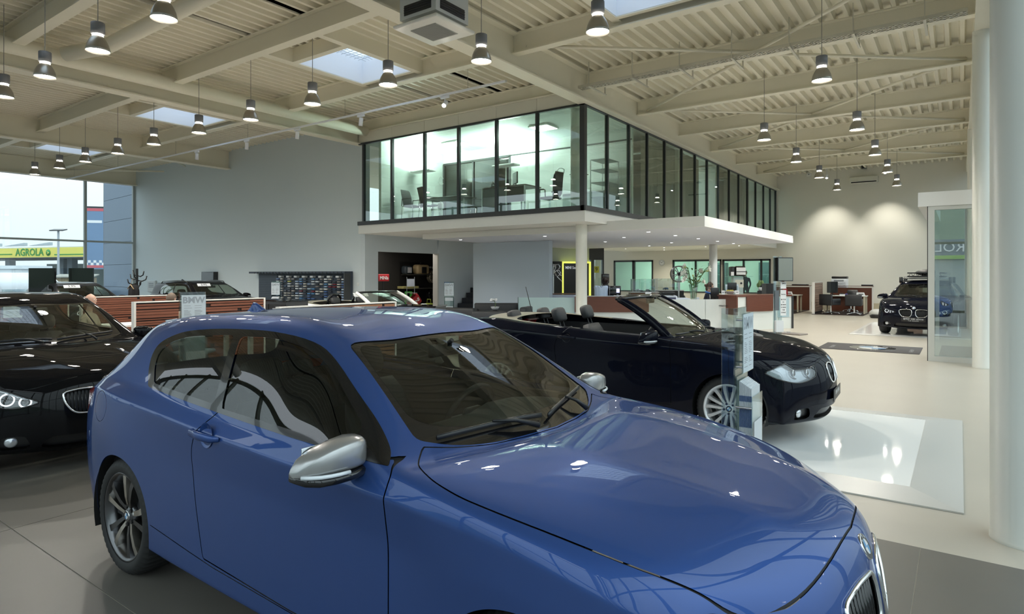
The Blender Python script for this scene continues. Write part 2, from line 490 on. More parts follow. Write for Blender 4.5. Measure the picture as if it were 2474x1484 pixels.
# inside the office: ceiling, walls, partition
OFFW = mat('office_wall', (.76, .80, .77), .6)
struct('ceiling_office', MB().box(XD, XG - .1, YO + .15, YB, GZ1 + .06, GZ1 + .12), mat('office_ceiling', (.72, .78, .74), .6))
struct('floor_office_carpet', MB().box(XD + .05, XG - .1, YO + .25, YB - .02, 3.2, 3.3), mat('office_floor', (.30, .33, .36), .6))
YP = 16.1
mb = MB().box(-14.55, -14.45, YO + .12, YP, 3.3, GZ1 + .06)
mb.box(-14.45, XG - .15, YP, YP + .08, 5.42, GZ1 + .06)
mb.box(-11.6, XG - .15, YP, YP + .08, 3.3, 5.42)
mb.box(-10.4, -10.3, 19.6, YB - .02, 3.3, GZ1 + .06)
struct('wall_office', mb, OFFW)
mb = MB().box(-10.3, XG - .15, 19.6, 19.7, 3.3, GZ1); mb.box(-10.3, XG - .15, 23.4, 23.5, 3.3, GZ1); mb.box(-10.3, XG - .15, 27.3, 27.4, 3.3, GZ1)
struct('wall_office_cross', mb, OFFW)
struct('trim_5', MB().box(-11.6, XG - .15, YP - .02, YP, 5.40, 5.44), FRAME)
SMG = glass('smoked_glass', (.25, .30, .29))
struct('wall_corridor', MB().box(-14.55, -11.6, YP + 1.4, YP + 1.5, 3.3, GZ1), mat('corridor_wall', (.25, .28, .28), .6))
struct('window_3', MB().box(-14.42, -13.2, YP + .02, YP + .03, 3.4, 5.40), SMG)
struct('door_2', MB().box(-13.05, -12.15, YP - .01, YP + .05, 3.3, 5.38), mat('office_grey_door', (.05, .055, .06), .3))
struct('window_4', MB().box(-12.1, -11.6, YP + .02, YP + .03, 3.4, 5.40), SMG)
mb = MB()
for x in (-14.42, -13.12, -12.12, -11.62): mb.box(x - .03, x + .03, YP - .04, YP + .06, 3.3, 5.42)
mb.box(-14.42, -11.6, YP - .04, YP + .06, 5.38, 5.44)
struct('trim_6', mb, FRAME)
struct('column_office', MB().lathe([(.12, 3.3), (.12, 5.75)], 24, Matrix.Translation((-7.78, 13.55, 0))), WHITE)
# curtains behind part of the side glazing: vertical fabric blinds
BLIND = mat('grey_blind_fabric', (.30, .29, .26), .8)
for a, b in ((16.95, 21.9), (24.8, 28.4)):
    mb = MB(); n = int((b - a) / .22)
    pts0 = [(-7.55 + .03 * (i % 2), a + (b - a) * i / n, GZ0) for i in range(n + 1)]
    mb.loft([pts0, [(p[0], p[1], GZ1) for p in pts0]], False, False, False)
    o = obj('curtain', mb, BLIND)
    tag(o, 'grey pleated blind behind the %s side panes of the glass office' % ('nearer' if a < 20 else 'farther'), 'blind')
# ---- low canopy ceiling under the office
XC = -4.78; YC = 14.27; YE = 23.6; XE = -13.68; ZC = 2.755
CAN = mat('canopy_soffit', (.74, .77, .86), .6)
struct('ceiling_canopy', MB().box(XE + .02, XC - .02, YC + .02, YE, ZC, ZC + .05), CAN)
mb = MB().box(XE, XC, YC, YC + .04, ZC - .003, 2.915); mb.box(XG + .01, XC, YC, YC + .04, 2.915, 2.998)
mb.box(XC - .04, XC, YC + .04, YE, ZC - .003, 2.998); mb.box(XG + .01, XC - .04, YC + .04, YE, 2.97, 2.998); mb.box(XE, XC, YE, YE + .04, ZC - .003, 2.915)
mb.box(XE, XE + .04, YC + .04, YE, ZC - .003, 2.915)
struct('trim_7', mb, WHITE)
# ---- round columns
def column(x, y, r, z1):
    mb = MB().lathe([(r + .004, 0), (r + .004, .03), (r, .032), (r, z1)], 32, Matrix.Translation((x, y, 0)))
    return struct('column', mb, mat('column_paint', (.76, .76, .70), .4))
column(.31, 4.97, .16, 5.95); column(.33, 13.8, .16, 5.95); column(.33, 22.9, .16, 5.95); column(.31, -3.9, .16, 5.95)
column(-7.86, 14.0, .145, 2.92); column(-7.42, 23.1, .145, ZC)
# ---- right facade: glass with mullions
FAC = mat('facade_frame', (.30, .30, .24), .45)
mbp = link('window_5', None); mbp['kind'] = 'structure'
for y in np.arange(-4.2, YB, 1.49):
    obj('mullion', MB().box(.82, .92, y - .03, y + .03, 0, 6.45), FAC, mbp)
obj('transom', MB().box(.83, .91, -4.2, YB, 3.0, 3.06), FAC, mbp)
obj('transom', MB().box(.83, .91, -4.2, YB, .0, .08), FAC, mbp)
obj('pane', MB().box(.866, .874, -4.2, YB, .08, 6.45), GLASSW, mbp)
# ---- left window wall
LFR = mat('left_window_frame', (.42, .46, .46), .45)
wl = link('window_6', None); wl['kind'] = 'structure'
ym = [13.30, 11.33, 7.6, 3.9, .2, -3.5]
for y in ym:
    obj('mullion', MB().box(XL - .06, XL + .06, y - .05, y + .05, 0, 5.75), LFR, wl)
for z in (.04, 3.10):
    obj('transom', MB().box(XL - .05, XL + .05, -4.2, 13.35, z - .04, z + .04), LFR, wl)
obj('pane', MB().box(XL - .004, XL + .004, -4.2, 13.3, .05, 5.7), GLASSW, wl)
# facade behind the viewpoint
wr = link('window_7', None); wr['kind'] = 'structure'
for x in np.arange(-30.5, .9, 1.95):
    obj('mullion', MB().box(x - .05, x + .05, -4.25, -4.15, 0, 6.0), FAC, wr)
for z in (.05, 3.0, 5.9):
    obj('transom', MB().box(XL, 1., -4.24, -4.16, z - .05, z + .05), FAC, wr)
obj('pane', MB().box(XL, .9, -4.204, -4.196, .05, 6.0), GLASSW, wr)
# ---- entrance vestibule
VF = mat('vestibule_frame', (.60, .61, .58), .4)
v = link('door_3', None); v['kind'] = 'structure'
obj('header', MB().box(-.66, .9, 14.28, 14.6, 2.945, 3.215), WHITE, v)
obj('header', MB().box(-.66, -.40, 14.6, 18.8, 2.945, 3.215), WHITE, v)
mb = MB().box(-.5, -.397, 14.3, 14.42, 0, 2.945); mb.box(-.397, .82, 14.3, 14.40, 0, .10); mb.box(-.397, .82, 14.3, 14.40, 2.87, 2.945); mb.box(.52, .60, 14.3, 14.40, .1, 2.9)
mb.box(-.5, -.42, 18.6, 18.72, 0, 2.945)
obj('frame', mb, VF, v)
obj('pane', MB().box(-.397, .82, 14.345, 14.353, .1, 2.87), GLASSV, v)
obj('pane', MB().box(-.456, -.448, 14.42, 15.2, .05, 2.9), GLASSW, v)
obj('seal', MB().box(-.512, -.5, 14.3, 14.36, 0, 2.945), BLACK, v)
obj('floor_plate', MB().box(-.35, .8, 14.9, 17.5, 0, .012), mat('entrance_mat', (.10, .10, .10), .9), v)
# ================================================================== LIGHT FITTINGS
LAMPGREY = mat('lamp_canister', (.20, .20, .21), .45, .2)
LAMPREF = mat('lamp_reflector', (.36, .34, .30), .32, .75)
GLOW = emis('lamp_glow', (1, .93, .80), LAMP_E)
CORDM = mat('lamp_cord', (.30, .29, .26), .6)
BULBZ = 5.0
def pendant(loc, label, group=None):
    t = thing('pendant_lamp', label, 'lamp', loc, 0, group)
    obj('cord', MB().cyl((0, 0, .21), (0, 0, ZD - BULBZ + .02), .006, n=6), CORDM, t)
    obj('canister', MB().lathe([(.0, .215), (.085, .215), (.088, .21), (.088, .055), (.0, .055)], 24), LAMPGREY, t)
    obj('light_gap', MB().lathe([(.06, .055), (.068, .05), (.07, .02), (.06, .012)], 20), GLOW, t)
    obj('reflector', MB().lathe([(.074, .018), (.095, -.01), (.118, -.05), (.138, -.10), (.150, -.155), (.156, -.19), (.153, -.19), (.146, -.155), (.134, -.10), (.114, -.05), (.09, -.012), (.07, .012)], 28), LAMPREF, t)
    obj('light_disc', MB().lathe([(.002, -.165), (.147, -.165)], 24), GLOW, t)
    return t
ORD = ['first', 'second', 'third', 'fourth', 'fifth', 'sixth', 'seventh', 'eighth', 'ninth', 'tenth', 'eleventh']
rows = [([-13.88, -11.93, -9.94, -8.02], 3.78, 'grey bell pendant lamp, %s from the left in the nearest row above the wood screens'),
        ([-23.86, -21.85, -20.0, -17.95, -15.97, -13.86, -11.82, -9.8, -7.78, -5.79, -3.85], 7.29, 'grey bell pendant lamp, %s from the left in the long row past the skylights')]
lamp0 = None
pts = []
for xs, y, lab in rows:
    for i, x in enumerate(xs): pts.append((x, y, lab % ORD[i]))
for i, y in enumerate([15.45, 18.99, 22.53, 26.16]): pts.append((-3.76, y, 'grey bell pendant lamp, %s from the front in the row nearer the glass office' % ORD[i]))
for i, y in enumerate([11.25, 15.54, 19.09, 22.56, 26.15]): pts.append((-1.84, y, 'grey bell pendant lamp, %s from the front in the row nearer the glass facade' % ORD[i]))
lampgroup = 'grey bell pendant lamps'
for x, y, lab in pts:
    if lamp0 is None:
        lamp0 = pendant((x, y, BULBZ), lab, lampgroup); o = lamp0
    else: o = dup(lamp0, (x, y, BULBZ), None, lab)
    spot('lamp_light', o, (0, 0, -.20), LAMP_W, 150, .55, .09)
    l = bpy.data.lights.new('gap_light', 'POINT'); l.energy = GAP_W; l.shadow_soft_size = .03; l.color = (1, .95, .87); link('gap_light', l, o, (0, 0, .035))
# track light along X with five spot heads
TRK = mat('track_white', (.82, .84, .90), .4)
t = thing('track_light', 'long white spotlight track hanging below the ribbed ceiling', 'track light', (-7.55, 10.3, 5.6))
obj('track', MB().box(-22.6, 0, -.02, .02, -.02, .02), TRK, t)
mb = MB()
obj('end_cap', MB().box(0, .02, -.022, .022, -.022, .022), ALUL, t)
for x in (-1, -5, -9.3, -13.5, -17.8, -21.8): obj('wire', MB().cyl((x, 0, .02), (x, 0, ZD - 5.6 + .05), .004, n=5), CORDM, t)
HOT = emis('spot_glow', (1, .97, .9), 60)
for k, (x, lab) in enumerate(zip((-9.2, -11.95, -14.5, -16.9, -19.7), ('first spotlight head at the right end of the track, shining at the viewer', 'second spotlight head from the right end of the track', 'third spotlight head from the right end of the track', 'fourth spotlight head from the right end of the track', 'fifth spotlight head from the right, nearest the left end of the track'))):
    h = thing('spotlight', 'white ' + lab, 'spotlight', (x, 10.3, 5.565), 0, 'spotlights on the track')
    obj('adapter', MB().rbox(-.12, .12, -.025, .025, -.05, .012, .01), TRK, h)
    aim = Vector((.32, -.75, -.6)) if k == 0 else Vector((-.28, .12, -.95))
    aim.normalize(); q = aim.to_track_quat('Z', 'Y').to_matrix().to_4x4()
    M = Matrix.Translation((0, 0, -.17)) @ q
    hd = obj('lamp_head', MB().lathe([(.0, -.10), (.045, -.10), (.05, -.095), (.05, .10), (.044, .10), (.042, .08)], 20, M), TRK, h)
    obj('bracket', MB().cyl((0, 0, -.05), (0, 0, -.15), .012, n=8), TRK, h)
    obj('light_disc', MB().lathe([(.001, .085), (.042, .085)], 20, M), HOT, h)
    spot('spot_light', h, tuple(Vector((0, 0, -.17)) + aim * .11), SPOT_W * (.5 if k == 0 else 1), 60, .6, .04, (1, .97, .92), aim.to_track_quat('-Z', 'Y').to_euler())
# recessed downlights in the canopy soffit and reception ceiling
RIM = mat('downlight_rim', (.75, .76, .78), .3, .6)
GLOW2 = emis('downlight_glow', (.95, .97, 1), 9)
d0 = None
n = 0
for j, y in enumerate([15.3, 17.2, 19.1, 21.0, 22.8]):
    for i, x in enumerate([-13.0, -11.4, -9.8, -8.2, -6.6, -5.3]):
        if (i + j) % 2 and i not in (4,): continue
        on = (i + 2 * j) % 4 != 3
        lab = 'small canopy downlight, %s from the left in the %s row' % (ORD[i], ORD[j])
        d = thing('downlight', lab, 'downlight', (x, y, ZC), 0, 'downlights in the canopy soffit')
        obj('rim', MB().lathe([(.05, -.001), (.065, -.004), (.07, 0)], 16), RIM, d)
        obj('lens', MB().lathe([(.001, -.0012), (.05, -.0012)], 16), GLOW2 if on else ALUL, d)
        if on: spot('down_light', d, (0, 0, -.02), DOWN_W, 120, .6, .04, (.86, .92, 1))
for i, (x, y) in enumerate([(-12.5, 25.2), (-10.2, 25.2), (-8.4, 25.2), (-13.5, 28.5), (-11.5, 28.5), (-9.5, 28.5), (-8.0, 28.5), (-12.5, 31), (-10, 31)]):
    d = thing('downlight', 'small recessed ceiling downlight behind the reception, %s of the nine' % ORD[i], 'downlight', (x, y, 2.92), 0, 'downlights behind the reception')
    obj('rim', MB().lathe([(.05, -.001), (.065, -.004), (.07, 0)], 16), RIM, d)
    obj('lens', MB().lathe([(.001, -.0012), (.05, -.0012)], 16), GLOW2, d)
    spot('down_light', d, (0, 0, -.02), DOWN_W * 2.2, 130, .6, .04, (1, .93, .72))
# two downward wall washers on the back wall at the right
for i, x in enumerate((-4.85, -2.6)):
    t = thing('wall_washer', 'small ceiling spotlight lighting the far cream wall, %s one' % ('left' if i == 0 else 'right'), 'spotlight', (x, 30.9, 6.02), 0, 'wall washers')
    obj('lamp_head', MB().lathe([(0, .1), (.06, .1), (.06, -.08), (.05, -.08), (.045, -.05)], 16, Matrix.Rotation(R(-20), 4, 'X')), TRK, t)
    obj('light_disc', MB().lathe([(.001, -.06), (.045, -.06)], 16, Matrix.Rotation(R(-20), 4, 'X')), HOT, t)
    obj('stem', MB().cyl((0, 0, .08), (0, 0, .52), .012, n=6), TRK, t)
    spot('wash_light', t, (0, 0, -.1), 190, 75, .8, .05, (1, .95, .82), (R(18), 0, 0))
# ---- ceiling cassette air conditioner
t = thing('air_conditioner', 'white cassette air conditioner hung below the ceiling girder', 'air conditioner', (-6.42, 6.95, 0))
o = obj('casing', MB().box(-.36, .36, -.36, .36, 5.42, 6.5), mat('ac_casing', (.62, .64, .64), .45), t)
mb = MB().rbox(-.44, .44, -.44, .44, 5.29, 5.345, .03)
obj('fascia', mb, mat('ac_fascia', (.80, .79, .74), .4), t)
gr = obj('intake_grille', MB().box(-.25, .25, -.25, .25, 5.282, 5.289), mat('ac_grille', (.42, .42, .40), .5), t)
for i in range(24): obj('louver', MB().box(-.25, .25, -.245 + i * .02, -.24 + i * .02, 5.277, 5.282), mat('ac_grille', (.42, .42, .40), .5), t)
mb = MB()
for s in (-1, 1):
    mb.box(s * .362 - .004, s * .362 + .004, -.27, .27, 5.47, 5.62); mb.box(-.27, .27, s * .362 - .004, s * .362 + .004, 5.47, 5.62)
vt = obj('outlet', mb, BLACK, t)
mb = MB()
for s in (-1, 1):
    for zz in (5.51, 5.545, 5.58):
        mb.box(s * .368 - .006, s * .368 + .006, -.27, .27, zz, zz + .008); mb.box(-.27, .27, s * .368 - .006, s * .368 + .006, zz, zz + .008)
obj('outlet_blade', mb, DARKM, t)
# ---- perforated cable tray under the second right-hand beam
TRAY = mat('galvanised_tray', (.60, .58, .50), .45, .3)
t = thing('cable_tray', 'perforated cable tray hanging under a cream ceiling beam', 'cable tray', (0, 12.55, 5.92))
mb = MB().box(XG + .2, .1, .10, .106, -.03, .03); mb.box(XG + .2, .1, -.106, -.10, -.03, .03)
obj('side_rail', mb, TRAY, t)
mb = MB(); x = XG + .2
while x < .1:
    mb.box(x, x + .05, -.1, .1, -.03, -.025); x += .09
mb.box(XG + .2, .1, -.1, -.07, -.03, -.024); mb.box(XG + .2, .1, .07, .1, -.03, -.024); mb.box(XG + .2, .1, -.015, .015, -.03, -.024)
g = obj('rung', mb, TRAY, t); g['kind'] = 'stuff'
for x in np.arange(XG + .5, 0, 1.05):
    obj('hanger', MB().box(x - .02, x + .02, -.16, .70, -.055, -.032).box(x - .015, x + .015, .64, .66, -.03, .12).box(x - .008, x + .008, -.15, -.13, -.03, .5), TRAY, t)
# office lights: two uplight floor lamps and ceiling panel light, really emitting
for i, x in enumerate((-13.98, -11.2)):
    y = 14.6 if i == 0 else 15.3
    t = thing('uplight_lamp', 'slim white floor uplighter in the upstairs office, ' + ('beside the dark meeting chairs' if i == 0 else 'behind the grey office desk'), 'lamp', (x, y, 3.3), 0)
    obj('base', MB().rbox(-.18, .18, -.14, .14, 0, .02, .01), ALUL, t); obj('pole', MB().cyl((0, 0, .02), (0, 0, 1.62), .018), ALUL, t)
    obj('lamp_head', MB().rbox(-.42, .42, -.16, .16, 1.62, 1.68, .02), ALUL, t)
    obj('light_strip', MB().box(-.38, .38, -.12, .12, 1.681, 1.684), emis('office_glow', (.86, 1, .92), 18), t)
    l = area('up_light', t, (0, 0, 1.7), OFFICE_W * 4.5, .7, .22, (.86, 1, .93), (R(180), 0, 0))
for i, (x, y) in enumerate([(-12.8, 14.8), (-9.4, 14.6), (-8.8, 21.6), (-8.8, 29.6)]):
    t = thing('ceiling_panel', 'flat square ceiling light in the glass office, ' + ['above the meeting table', 'above the tall desk chair', 'in the middle office', 'in the farthest office'][i], 'lamp', (x, y, 5.74))
    obj('frame', MB().box(-.31, .31, -.31, .31, -.03, .01), WHITE, t)
    obj('diffuser', MB().box(-.28, .28, -.28, .28, -.035, -.03), emis('office_panel_glow', (.88, 1, .94), 7), t)
    area('panel_light', t, (0, 0, -.05), OFFICE_W, .55, .55, (.88, 1, .94))
# ================================================================== CARS: body surfacing
def ss_eval(verts, faces, creases, level):
    """Catmull-Clark limit mesh of a half cage mirrored in y"""
    me = bpy.data.meshes.new('cage')
    me.from_pydata([tuple(v) for v in verts], [], faces)
    if creases:
        at = me.attributes.new('crease_edge', 'FLOAT', 'EDGE')
        for e in me.edges:
            k = tuple(sorted(e.vertices))
            if k in creases: at.data[e.index].value = creases[k]
    o = bpy.data.objects.new('cage', me); COL.objects.link(o)
    m = o.modifiers.new('ss', 'SUBSURF'); m.levels = level; m.render_levels = level; m.use_limit_surface = True; m.quality = 3
    dg = bpy.context.evaluated_depsgraph_get(); ev = o.evaluated_get(dg); em = ev.to_mesh()
    V = np.empty(len(em.vertices) * 3); em.vertices.foreach_get('co', V); V = V.reshape(-1, 3)
    em.calc_loop_triangles()
    T = np.empty(len(em.loop_triangles) * 3, dtype=np.int64); em.loop_triangles.foreach_get('vertices', T); T = T.reshape(-1, 3)
    ev.to_mesh_clear(); bpy.data.objects.remove(o); bpy.data.meshes.remove(me)
    return V, T
def surf_from_rows(rows, fcap, rcap, level, row_crease):
    """rows[k] = list of (x,y,z) per station, k=0 sill .. 8 centre; caps[k<5] = 3 columns to the centre"""
    NR = len(rows); NS = len(rows[0]); vid = {}; P = []
    def add(key, p): vid[key] = len(P); P.append(list(p))
    for k in range(NR):
        for i in range(NS): add((k, i), rows[k][i])
    B = NR - 4                        # belt row index (5)
    for cap, tagc in ((fcap, 'f'), (rcap, 'r')):
        for k in range(B):
            for c in range(3): add((tagc, k, c), cap[k][c])
    n = len(P); y0 = [abs(p[1]) < 1e-6 for p in P]
    mir = {}
    for i in range(n):
        if y0[i]: mir[i] = i
        else: mir[i] = len(P); P.append([P[i][0], -P[i][1], P[i][2]])
    F = []
    def q(a, b, c, d):
        F.append((d, c, b, a)); F.append((mir[a], mir[b], mir[c], mir[d]))
    for k in range(NR - 1):
        for i in range(NS - 1): q(vid[k, i + 1], vid[k + 1, i + 1], vid[k + 1, i], vid[k, i])
    def capv(t, k, c):
        end = NS - 1 if t == 'f' else 0
        if c == 0: return vid[k, end]
        if k == B: return vid[B + c, end]
        return vid[t, k, c - 1]
    for t in 'fr':
        for k in range(B):
            for c in range(3):
                a, b, cc, d = capv(t, k, c), capv(t, k, c + 1), capv(t, k + 1, c + 1), capv(t, k + 1, c)
                if t == 'f': q(a, b, cc, d)
                else: q(d, cc, b, a)
    cr = {}
    for k, cv in row_crease.items():
        for i in range(NS - 1):
            c = cv(rows[k][i][0], rows[k][i + 1][0]) if callable(cv) else cv
            for a, b in ((vid[k, i], vid[k, i + 1]), (mir[vid[k, i]], mir[vid[k, i + 1]])): cr[tuple(sorted((a, b)))] = c
    tgt = np.array(P); cur = tgt.copy()
    for it in range(5):
        L, _ = ss_eval(cur, F, cr, 1)
        d = tgt - L[:len(P)]
        cur = cur + d * .85
        cur[[i for i in range(n) if y0[i]], 1] = 0
    return ss_eval(cur, F, cr, level)
def vnormals(V, T):
    N = np.zeros_like(V); fn = np.cross(V[T[:, 1]] - V[T[:, 0]], V[T[:, 2]] - V[T[:, 0]])
    for k in range(3): np.add.at(N, T[:, k], fn)
    return N / (np.linalg.norm(N, axis=1, keepdims=True) + 1e-12)
class Sh:
    """triangle shell with carried normals"""
    def __init__(s, V, T, N): s.V = V; s.T = T; s.N = N
    def clean(s):
        u, inv = np.unique(s.T, return_inverse=True)
        return Sh(s.V[u], inv.reshape(-1, 3), s.N[u])
    def carve(s, fn):
        """split along fn=0: (inside fn<0, outside)"""
        V, T, N = s.V, s.T, s.N
        if len(T) == 0: return s, s
        d = fn(V); d = np.where(np.abs(d) < 1e-7, 1e-7, d)
        ins = d < 0; c = ins[T].sum(1)
        inT = [T[c == 3]]; outT = [T[c == 0]]
        mix = T[(c == 1) | (c == 2)]
        if len(mix):
            lone = np.where(ins[mix].sum(1) == 1, True, False)
            m = ins[mix] == lone[:, None]
            k = m.argmax(1); r = np.arange(len(mix))
            a = mix[r, k]; b = mix[r, (k + 1) % 3]; cc = mix[r, (k + 2) % 3]
            e = np.concatenate([np.stack([a, b], 1), np.stack([a, cc], 1)]); es = np.sort(e, 1)
            ue, inv = np.unique(es, axis=0, return_inverse=True); inv = inv.ravel()
            t = (d[ue[:, 0]] / (d[ue[:, 0]] - d[ue[:, 1]]))[:, None]
            nv = V[ue[:, 0]] * (1 - t) + V[ue[:, 1]] * t; nn = N[ue[:, 0]] * (1 - t) + N[ue[:, 1]] * t
            nn /= np.linalg.norm(nn, axis=1, keepdims=True) + 1e-12
            base = len(V); ab = base + inv[:len(mix)]; ac = base + inv[len(mix):]
            V = np.concatenate([V, nv]); N = np.concatenate([N, nn])
            t1 = np.stack([a, ab, ac], 1); t2 = np.stack([ab, b, cc], 1); t3 = np.stack([ab, cc, ac], 1)
            inT += [t1[lone], t2[~lone], t3[~lone]]; outT += [t1[~lone], t2[lone], t3[lone]]
        return Sh(V, np.concatenate(inT), N).clean(), Sh(V, np.concatenate(outT), N).clean()
    def off(s, d): return Sh(s.V + s.N * d, s.T, s.N)
    def recess(s, d):
        """sunk floor plus the side walls down to it"""
        e = np.concatenate([s.T[:, [0, 1]], s.T[:, [1, 2]], s.T[:, [2, 0]]]); es = np.sort(e, 1)
        u, ix, c = np.unique(es, axis=0, return_index=True, return_counts=True); b = e[ix[c == 1]]; n = len(s.V)
        V = np.concatenate([s.V - s.N * d, s.V]); N = np.concatenate([s.N, s.N])
        W = np.concatenate([np.stack([b[:, 0], b[:, 1], b[:, 1] + n], 1), np.stack([b[:, 0], b[:, 1] + n, b[:, 0] + n], 1)])
        return Sh(V, np.concatenate([s.T, W]), N)
    def flip(s): return Sh(s.V, s.T[:, ::-1], -s.N)
    def sides(s):
        c = s.V[s.T].mean(1)[:, 1] > 0
        return Sh(s.V, s.T[c], s.N).clean(), Sh(s.V, s.T[~c], s.N).clean()
    def mesh(s, name, m):
        me = bpy.data.meshes.new(name)
        me.vertices.add(len(s.V)); me.vertices.foreach_set('co', s.V.ravel())
        me.loops.add(len(s.T) * 3); me.loops.foreach_set('vertex_index', s.T.ravel().astype(np.int32))
        me.polygons.add(len(s.T)); me.polygons.foreach_set('loop_start', np.arange(0, len(s.T) * 3, 3, dtype=np.int32))
        me.polygons.foreach_set('use_smooth', np.ones(len(s.T), dtype=bool))
        me.update(calc_edges=True); me.validate()
        if len(me.vertices) == len(s.V): me.normals_split_custom_set_from_vertices([tuple(x) for x in s.N])
        me.materials.append(m)
        return me
def join_sh(*ss):
    V = []; T = []; N = []; n = 0
    for s in ss: V.append(s.V); T.append(s.T + n); N.append(s.N); n += len(s.V)
    return Sh(np.concatenate(V), np.concatenate(T), np.concatenate(N))
def rpoly(pts, r=.03, seg=5):
    """polygon with rounded corners; r may be given per point as a third value"""
    n = len(pts); out = []
    for i in range(n):
        p = np.array(pts[i][:2], float); a = np.array(pts[i - 1][:2], float); b = np.array(pts[(i + 1) % n][:2], float)
        rr = pts[i][2] if len(pts[i]) > 2 else r
        da = a - p; db = b - p; la = np.hypot(*da); lb = np.hypot(*db)
        c = min(rr, la * .49, lb * .49)
        if c < 1e-4: out.append(p); continue
        A = p + da / la * c; B = p + db / lb * c
        for k in range(seg + 1):
            t = k / seg; out.append(A * (1 - t) ** 2 + 2 * p * t * (1 - t) + B * t * t)
    return np.array(out)
def spline(pts, n=6, closed=False):
    P = np.array(pts, float); N = len(P); out = []
    for i in range(N if closed else N - 1):
        if closed: p0, p1, p2, p3 = P[i - 1], P[i], P[(i + 1) % N], P[(i + 2) % N]
        else: p0, p1, p2, p3 = P[max(i - 1, 0)], P[i], P[i + 1], P[min(i + 2, N - 1)]
        for k in range(n):
            t = k / n
            out.append(.5 * (2 * p1 + (p2 - p0) * t + (2 * p0 - 5 * p1 + 4 * p2 - p3) * t * t + (3 * p1 - p0 - 3 * p2 + p3) * t ** 3))
    if not closed: out.append(P[-1])
    return np.array(out)
def sdf_poly(poly, Q):
    P = np.asarray(poly); d = np.full(len(Q), 1e9); ins = np.zeros(len(Q), bool)
    for i in range(len(P)):
        a = P[i]; b = P[(i + 1) % len(P)]; ab = b - a; L = ab @ ab
        if L < 1e-12: continue
        t = np.clip(((Q - a) @ ab) / L, 0, 1); dd = Q - a - t[:, None] * ab
        d = np.minimum(d, (dd ** 2).sum(1))
        c = (a[1] > Q[:, 1]) != (b[1] > Q[:, 1])
        if abs(b[1] - a[1]) > 1e-12: ins ^= c & (Q[:, 0] < (b[0] - a[0]) * (Q[:, 1] - a[1]) / (b[1] - a[1]) + a[0])
    d = np.sqrt(d)
    return np.where(ins, -d, d)
SIDE = lambda V: V[:, [0, 2]]
PLAN = lambda V: np.stack([V[:, 0], np.abs(V[:, 1])], 1)
FRONT = lambda V: np.stack([np.abs(V[:, 1]), V[:, 2]], 1)
def feat(poly, proj, lim=None, grow=0.):
    """signed distance of a projected outline, limited to lim(V)<0"""
    def f(V):
        d = sdf_poly(poly, proj(V)) - grow
        if lim is not None: d = np.maximum(d, lim(V))
        return d
    return f
def bvh(sh): return BVHTree.FromPolygons([tuple(v) for v in sh.V], [tuple(int(i) for i in t) for t in sh.T])
def rim_tube(pts2, tree, axis, r, mb, side=1, n=6, closed=True, lift=.002, flat=None):
    """tube along an outline laid on the body. axis 'x': pts (y,z) cast from the front; 'z': pts (x,y) cast from above; 'y': pts (x,z) cast from the side"""
    out = []
    for a, b in pts2:
        if axis == 'x': h = tree.ray_cast(Vector((4, a * side, b)), Vector((-1, 0, 0)))
        elif axis == 'z': h = tree.ray_cast(Vector((a, b * side, 4)), Vector((0, 0, -1)))
        elif axis == 'y': h = tree.ray_cast(Vector((a, 4 * side, b)), Vector((0, -side, 0)))
        else: h = tree.ray_cast(Vector((1.8 + 3 * axis[0], side * 3 * axis[1], 0)) + Vector((axis[1] * a * -1, side * axis[0] * a, b)) * 1, Vector((-axis[0], -side * axis[1], 0)))
        if h[0] is not None: out.append(h[0] + h[1] * lift)
    if len(out) > 2: mb.tube(out, r, n, closed=closed, flat=flat)
    return out
